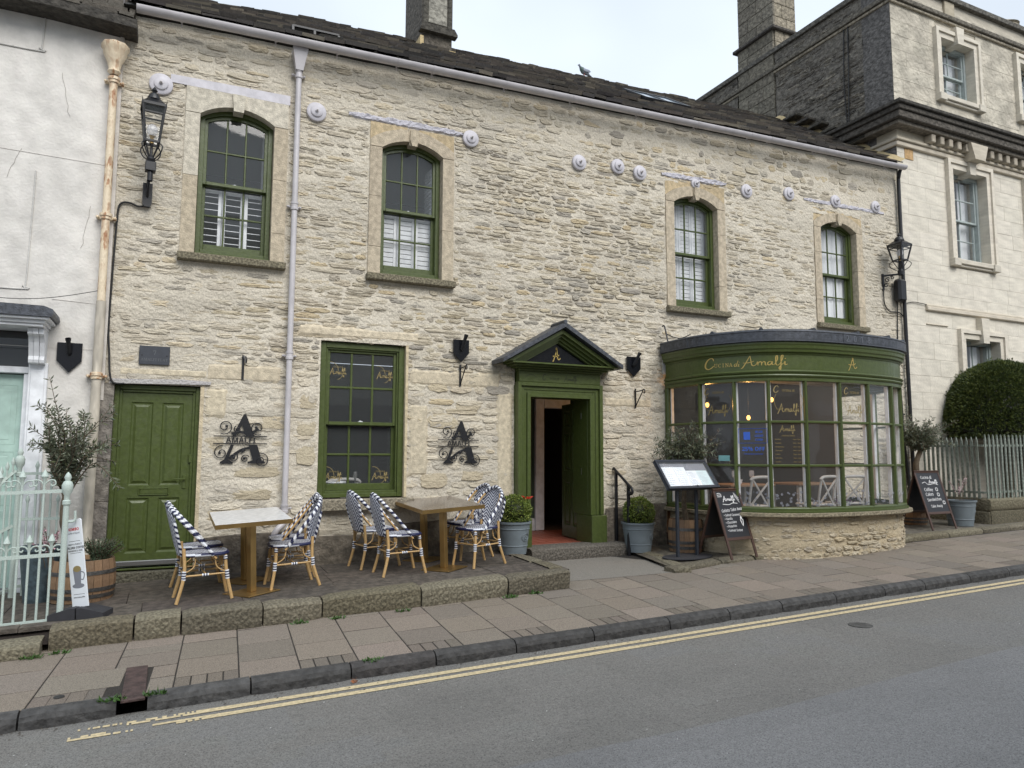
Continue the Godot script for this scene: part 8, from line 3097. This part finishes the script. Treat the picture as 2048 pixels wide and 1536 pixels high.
func railings() -> void:
	var m: Material = M.iron_mint
	# mint railing at the left edge
	var t := thing("garden_railing", "mint green iron railing with scrolled finials along the left terrace edge", "railing", Vector3(-0.84, ter_y(-0.84, 1.64), 1.64))
	ball_post(t, Vector3(0.02, 0.0, 0), 1.3, m)
	var sl := 0.03
	for q in [[1.13, 0.012], [0.57, 0.012], [0.0, 0.014]]:
		var b := mb()
		b.bar(Vector3(0.0, q[0], 0), Vector3(-1.1, q[0] - 1.1 * sl, 0), 0.03, q[1] * 2)
		part(t, "rail", b, m)
	for i in 13:
		var x := -0.075 - i * 0.083
		var y := x * sl
		var tall := i % 2 == 1
		var b := mb()
		b.tube([Vector3(x, y - 0.01, 0), Vector3(x, y + (1.2 if tall else 0.63), 0)], 0.0105, 8)
		finial_scroll(b, Vector3(x, y + (1.18 if tall else 0.61), 0), 1.0 if tall else 0.9)
		part(t, "bar", b, m)
	var b := mb()
	b.bar(Vector3(-0.55, 0.0, -0.02), Vector3(-0.95, 0.6, -0.3), 0.025, 0.025)
	b.tube(smooth([Vector3(0.02, 0.86, 0), Vector3(0.09, 0.86, 0), Vector3(0.09, 0.95, 0)], 3), 0.012, 6)
	part(t, "stay", b, m)
	# open gate behind it, seen almost edge on
	t = thing("garden_gate", "mint green iron gate standing open before the mint door", "gate", Vector3(-1.4, ter_y(-1.4, 0.3), 0.3))
	ball_post(t, Vector3(0.0, 0, 0), 1.52, m)
	for q in [[1.28, 0.88, 0.012], [0.72, 0.55, 0.012], [0.08, 0.08, 0.012]]:
		b = mb()
		b.bar(Vector3(-0.03, q[0], 0.03), Vector3(-0.3, q[1], 0.95), 0.03, 0.02)
		part(t, "rail", b, m)
	for i in 9:
		var f := (i + 0.5) / 9.0
		b = mb()
		var o := Vector3(-0.03, 0, 0.03).lerp(Vector3(-0.3, 0, 0.95), f)
		b.tube([o + Vector3(0, 0.04, 0), o + Vector3(0, lerpf(1.36, 0.95, f), 0)], 0.0095, 8)
		b.lathe([Vector2(0.01, 0), Vector2(0.02, 0.03), Vector2(0.008, 0.07), Vector2(0, 0.09)], 8, o + Vector3(0, lerpf(1.36, 0.95, f), 0))
		part(t, "bar", b, m)
	# second short railing towards the house wall
	t = thing("side_railing", "low mint green railing between the open gate and the white house wall", "railing", Vector3(-1.38, ter_y(-1.4, 0.25), 0.24))
	for q in [1.25, 0.78, 0.1]:
		b = mb()
		b.bar(Vector3(0.0, q, 0), Vector3(0.36, q, 0), 0.028, 0.02)
		part(t, "rail", b, m)
	for i in 5:
		b = mb()
		b.tube([Vector3(0.06 + i * 0.068, 0, 0), Vector3(0.06 + i * 0.068, 1.3 if i % 2 else 0.95, 0)], 0.011, 8)
		b.lathe([Vector2(0.011, 0), Vector2(0.022, 0.03), Vector2(0.008, 0.07), Vector2(0, 0.09)], 8, Vector3(0.06 + i * 0.068, 1.3 if i % 2 else 0.95, 0))
		part(t, "bar", b, m)
	# grey railing of the ashlar house on its low wall
	t = thing("low_wall", "low stone wall with mossy coping under the grey railings", "wall", Vector3(13.1, 0.36, 1.18))
	for q in [[0.0, 1.3, 0], [1.32, 2.6, 1], [2.62, 4.2, 2], [4.22, 6.0, 3]]:
		b = mb(lin(152, 144, 118) * rs(0.9, 1.05))
		rough_block(b, Vector3(q[0], 0.5 + 0.012 * q[2], 0.05), Vector3(q[1], 0.51 + 0.012 * q[2], 0.05), 0.26, 0.2, 0.012, q[2] * 9.0)
		part(t, "coping_stone", b, M.old_stone)
		b = mb(lin(134, 126, 104) * rs(0.85, 1.0))
		rough_block(b, Vector3(q[0] + 0.03, 0.3, 0.03), Vector3(q[1] - 0.01, 0.3, 0.03), 0.22, 0.4, 0.016, q[2] * 5.0 + 3)
		part(t, "wall_stone", b, M.old_stone)
	for k in 2:
		b = mb(lin(140, 132, 110))
		rough_block(b, Vector3(-0.02, 0.5 - k * 0.22, -1.15), Vector3(-0.02, 0.5 - k * 0.22, 0.0), 0.26, 0.22 + k * 0.2, 0.014, 61.0 + k)
		part(t, "wall_stone", b, M.old_stone)
	t = thing("grey_railings", "tall grey green pointed railings on the low wall of the ashlar house", "railing", Vector3(13.1, 0.87, 1.12))
	for y in [0.1, 0.93]:
		b = mb()
		b.bar(Vector3(0, y, 0), Vector3(5.8, y + 0.06, 0), 0.035, 0.03)
		b.bar(Vector3(0, y, 0), Vector3(0, y, -1.1), 0.035, 0.03)
		part(t, "rail", b, M.fence_grey)
	for i in 50:
		b = mb()
		var o := Vector3(0.06 + i * 0.115, 0.0, 0.012)
		b.prism(PackedVector2Array([Vector2(-0.022, -0.01), Vector2(0.022, -0.01), Vector2(0.022, 1.04), Vector2(0.0, 1.13), Vector2(-0.022, 1.04)]), 0.0, 0.02)
		part(t, "pale", b, M.fence_grey, Transform3D(Basis(), o + Vector3(0, i * 0.0011, 0)))
	for i in 12:
		b = mb()
		b.prism(PackedVector2Array([Vector2(-0.022, -0.01), Vector2(0.022, -0.01), Vector2(0.022, 1.0), Vector2(0.0, 1.09), Vector2(-0.022, 1.0)]), 0.0, 0.02)
		part(t, "pale", b, M.fence_grey, Transform3D(Basis(Vector3.UP, -PI / 2), Vector3(-0.012, 0, -0.08 - i * 0.092)))

func small_things() -> void:
	var b: MB
	# pigeon on the ridge: one lofted body from tail to beak, with legs and wings
	var t := thing("pigeon", "grey pigeon standing on the roof ridge facing left", "pigeon", Vector3(7.38, ridge_y(7.38) + 0.03, -2.98))
	t.scale = Vector3.ONE * 0.87
	b = mb()
	var spine := [[0.2, 0.05, 0.006, 0.03], [0.14, 0.08, 0.018, 0.032], [0.08, 0.115, 0.05, 0.055], [0.02, 0.145, 0.068, 0.07], [-0.04, 0.165, 0.066, 0.065], [-0.085, 0.195, 0.046, 0.045], [-0.105, 0.23, 0.03, 0.029], [-0.118, 0.262, 0.028, 0.025], [-0.135, 0.275, 0.024, 0.021], [-0.152, 0.268, 0.01, 0.009], [-0.175, 0.258, 0.002, 0.002]]
	var prev := []
	for i in spine.size():
		var q: Array = spine[i]
		var ring := []
		for j in 12:
			var a := TAU * j / 12
			ring.append(Vector3(q[0] + 0.3 * q[2] * sin(a), q[1] + q[2] * sin(a), q[3] * cos(a)))
		if i > 0:
			b.col = lin(150, 156, 166) if i < 5 else (lin(96, 112, 108) if i < 7 else (lin(128, 134, 146) if i < 9 else lin(60, 58, 56)))
			for j in 12:
				var k := (j + 1) % 12
				b.quad(ring[j], ring[k], prev[k], prev[j])
		prev = ring
	part(t, "body", b, M.feather)
	for s in [-1.0, 1.0]:
		b = mb(lin(132, 138, 150))
		b.ball(Vector3(0.05, 0.14, 0.062 * s), Vector3(0.1, 0.04, 0.016), 12, 8)
		part(t, "wing", b, M.feather)
		b = mb(lin(170, 84, 80))
		b.tube([Vector3(0.0, 0.09, 0.025 * s), Vector3(0.005, 0.0, 0.025 * s)], 0.006, 6)
		b.tube([Vector3(-0.03, 0.003, 0.025 * s), Vector3(0.02, 0.003, 0.025 * s)], 0.005, 5)
		part(t, "leg", b, M.feather)
		b = mb(lin(20, 18, 16))
		b.ball(Vector3(-0.136, 0.28, 0.021 * s), Vector3(0.005, 0.005, 0.003), 6, 5)
		part(t, "eye", b, M.feather)
	# weeds in the joints
	var wd := [[-0.95, 2.14], [1.2, 2.03], [1.55, 2.02], [2.2, 2.04], [3.42, 2.0], [3.75, 1.96], [-0.02, 3.5], [-0.28, 3.5], [-0.75, 2.08], [1.52, 3.47]]
	var wl := ["beside the step at the bottom left", "under the second long edge stone", "at the joint of two long edge stones", "under the cracked edge stone", "under the last edge stone, left tuft", "under the last edge stone, right tuft", "right of the iron drain cover", "left of the iron drain cover", "at the corner of the low edge stone", "at a kerb joint"]
	for i in wd.size():
		b = mb()
		for k in 46:
			var d := Vector3(rs(-1, 1), rs(0.25, 1.0), rs(-1, 1)).normalized()
			leaf_at(b, Vector3(rs(-0.07, 0.07), 0, rs(-0.02, 0.02)), d, d.cross(rand_dir()).normalized(), rs(0.02, 0.06), rs(0.004, 0.009), lin(70, 104, 44) * rs(0.6, 1.1))
		solo("weed", b, M.leaf, "small green weed tuft growing " + wl[i], "weed", Vector3(wd[i][0], pave_y(wd[i][0], wd[i][1]), wd[i][1]), "weeds in the pavement joints")
	# a dead leaf and litter on the road
	b = mb()
	for i in 5:
		var d := Vector3(rs(-1, 1), rs(0.1, 0.5), rs(-1, 1)).normalized()
		leaf_at(b, Vector3.ZERO, d, d.cross(rand_dir()).normalized(), 0.045, 0.014, lin(150, 96, 60))
	solo("dead_leaf", b, M.petal, "curled brown leaf lying in the gutter of the road", "leaf", Vector3(1.36, road_y(1.36) + 0.01, 3.62))
	b = mb(lin(92, 90, 88))
	b.lathe([Vector2(0.11, 0), Vector2(0.11, 0.007), Vector2(0.1, 0.009), Vector2(0, 0.009)], 26)
	solo("valve_cover", b, M.kerb, "small round iron valve cover in the road surface", "cover", Vector3(6.04, road_y(6.04) + 0.001, 4.28))
	b = mb(lin(200, 200, 196))
	for i in 90:
		var x := rs(-1.5, 9.0)
		var z := 3.6 + pow(rng.randf(), 2.0) * 3.6
		var r := rs(0.002, 0.007)
		var y := road_y(x) + 0.008
		b.tri(Vector3(x - r, y, z + r), Vector3(x + r, y + 0.003, z + r * 0.4), Vector3(x, y + 0.002, z - r))
	for i in 420:
		var x := rs(-2.0, 12.0)
		var z := 3.55 + pow(rng.randf(), 2.5) * 0.3
		var r := rs(0.003, 0.012)
		var y := road_y(x) + 0.0075
		b.col = lin(70, 62, 52) * rs(0.5, 1.6)
		b.tri(Vector3(x - r, y, z + r * 0.6), Vector3(x + r, y + 0.003, z + r * 0.4), Vector3(x + r * 0.3, y + 0.004, z - r * 0.7))
	solo("grit", b, M.petal, "pale grit and scraps scattered over the road", "grit", Vector3.ZERO).set_meta("kind", "stuff")
	# inside the restaurant: white cross-back chairs, tables, lit bulbs
	var spots := [[7.82, 0.95, 0.05, "left white cross-back chair seen through the bow window"], [9.05, 1.05, 0.15, "middle white cross-back chair seen through the bow window"], [9.75, 1.0, -0.2, "right white cross-back chair seen through the bow window"], [5.45, -2.3, 0.8, "pale chair standing in the dark behind the open door"], [2.1, -0.75, 0.1, "white chair seen through the ground floor window"]]
	var first: Node3D
	for i in spots.size():
		var q: Array = spots[i]
		if i == 0:
			t = thing("dining_chair", q[3], "chair", Vector3.ZERO, 0.0, "white cross-back dining chairs")
			first = t
			for s in [-1.0, 1.0]:
				for f in 2:
					b = mb()
					if f == 0:
						b.tube(smooth([Vector3(0.19 * s, 0, 0.2), Vector3(0.19 * s, 0.45, 0.18), Vector3(0.19 * s, 0.86, 0.25)], 4), 0.018, 8)
					else:
						b.tube([Vector3(0.18 * s, 0, -0.2), Vector3(0.18 * s, 0.44, -0.18)], 0.018, 8)
					part(t, "leg", b, M.chair_white)
				b = mb()
				b.bar(Vector3(0.17 * s, 0.46, 0.185), Vector3(-0.17 * s, 0.83, 0.25), 0.026, 0.014)
				part(t, "cross_bar", b, M.chair_white)
			b = mb()
			b.span(Vector3(-0.21, 0.43, -0.21), Vector3(0.21, 0.465, 0.2), 0.012)
			part(t, "seat", b, M.chair_white)
			b = mb()
			b.tube(smooth([Vector3(-0.22, 0.83, 0.25), Vector3(-0.15, 0.87, 0.265), Vector3(0.15, 0.87, 0.265), Vector3(0.22, 0.83, 0.25)], 4), 0.024, 8)
			part(t, "top_rail", b, M.chair_white)
		else:
			t = copy(first, Vector3.ZERO, 0.0, q[3])
		t.position = Vector3(q[0], 0.42 if q[0] > 7 else (0.335 if q[0] > 4 else 0.4), q[1])
		t.rotation.y = q[2]
	for q in [[8.15, 0.35, "wooden dining table laid with glasses inside the bow window"], [9.6, 0.3, "second wooden dining table inside the bow window"]]:
		t = thing("dining_table", q[2], "table", Vector3(q[0], 0.42, q[1]), 0.0, "dining tables inside")
		b = mb()
		b.span(Vector3(-0.45, 0.71, -0.35), Vector3(0.45, 0.745, 0.35), 0.006)
		part(t, "table_top", b, M.oak)
		for sx in [-0.38, 0.38]:
			for sz in [-0.28, 0.28]:
				b = mb()
				b.span(Vector3(sx - 0.03, 0, sz - 0.03), Vector3(sx + 0.03, 0.709, sz + 0.03), 0.005)
				part(t, "leg", b, M.chair_white)
	for q in [[7.95, 0.5, "left wine glass on the table inside the bow window"], [8.1, 0.45, "white cup on the table inside the bow window"], [8.3, 0.5, "right wine glass on the table inside the bow window"]]:
		b = mb()
		if q[2].contains("cup"):
			b.lathe([Vector2(0.02, 0), Vector2(0.035, 0.01), Vector2(0.045, 0.07), Vector2(0.04, 0.07), Vector2(0.0, 0.015)], 14)
			solo("cup", b, M.white_paint, q[2], "cup", Vector3(q[0], 1.166, q[1]))
		else:
			b.lathe([Vector2(0.035, 0), Vector2(0.035, 0.004), Vector2(0.005, 0.01), Vector2(0.005, 0.09), Vector2(0.035, 0.12), Vector2(0.042, 0.16), Vector2(0.034, 0.21), Vector2(0.031, 0.21)], 14)
			solo("wine_glass", b, M.frosted_bulb, q[2], "glass", Vector3(q[0], 1.166, q[1]))
	var lamps := [[7.62, 2.4, 0.3, "lit bulb hanging behind the second pane of the bow window"], [8.97, 2.53, 0.3, "upper lit bulb hanging in the middle of the bow window"], [8.46, 2.22, 0.3, "lower lit bulb hanging behind the third pane of the bow window"]]
	for q in lamps:
		t = thing("pendant_lamp", q[3], "lamp", Vector3(q[0], q[1], q[2]), 0.0, "lit bulbs inside the bow window")
		b = mb()
		b.ball(Vector3.ZERO, Vector3(0.03, 0.04, 0.03), 12, 8)
		part(t, "bulb", b, M.lamp_glow)
		b = mb()
		b.lathe([Vector2(0.02, 0.035), Vector2(0.02, 0.08), Vector2(0, 0.085)], 10)
		b.tube([Vector3(0, 0.08, 0), Vector3(0, 2.88 - q[1], 0)], 0.004, 5)
		part(t, "flex", b, M.black_iron)
		var l := OmniLight3D.new()
		l.name = "lamp_light"
		l.light_color = Color(1.0, 0.74, 0.42)
		l.light_energy = 0.12
		l.light_size = 0.035
		l.omni_range = 12.0
		l.omni_attenuation = 2.0
		l.shadow_enabled = true
		l.position = Vector3(0, 0, 0)
		t.add_child(l)
	# purple flowers on the sill inside, and things on the window sill of the front window
	t = thing("sill_flowers", "purple flowers in a low pot on the inner sill of the bow window", "flowers", Vector3(9.2, 0.86, 1.45))
	b = mb()
	for i in 120:
		var d := Vector3(rs(-1, 1), rs(0.2, 1.0), rs(-1, 1)).normalized()
		leaf_at(b, Vector3(rs(-0.15, 0.15), 0.05, rs(-0.04, 0.04)), d, d.cross(rand_dir()).normalized(), rs(0.04, 0.1), 0.008, (lin(120, 60, 130) if i % 3 == 0 else lin(80, 100, 70)) * rs(0.6, 1.0))
	part(t, "flowers", b, M.petal)
	b = mb()
	b.lathe([Vector2(0, 0), Vector2(0.06, 0), Vector2(0.08, 0.07), Vector2(0, 0.06)], 14)
	part(t, "pot", b, M.white_paint)
	b = mb()
	b.lathe([Vector2(0.03, 0), Vector2(0.012, 0.02), Vector2(0.012, 0.1), Vector2(0.03, 0.14), Vector2(0.026, 0.2), Vector2(0.02, 0.2)], 12)
	solo("candle_holder", b, M.steel, "silver candle holder on the inner sill of the ground floor window", "candle holder", Vector3(2.23, 1.18, -0.32))
	b = mb()
	b.lathe([Vector2(0, 0), Vector2(0.1, 0.0), Vector2(0.15, 0.06), Vector2(0.145, 0.075), Vector2(0, 0.03)], 18)
	solo("white_bowl", b, M.white_paint, "white bowl on the inner sill of the ground floor window", "bowl", Vector3(1.97, 1.18, -0.36))
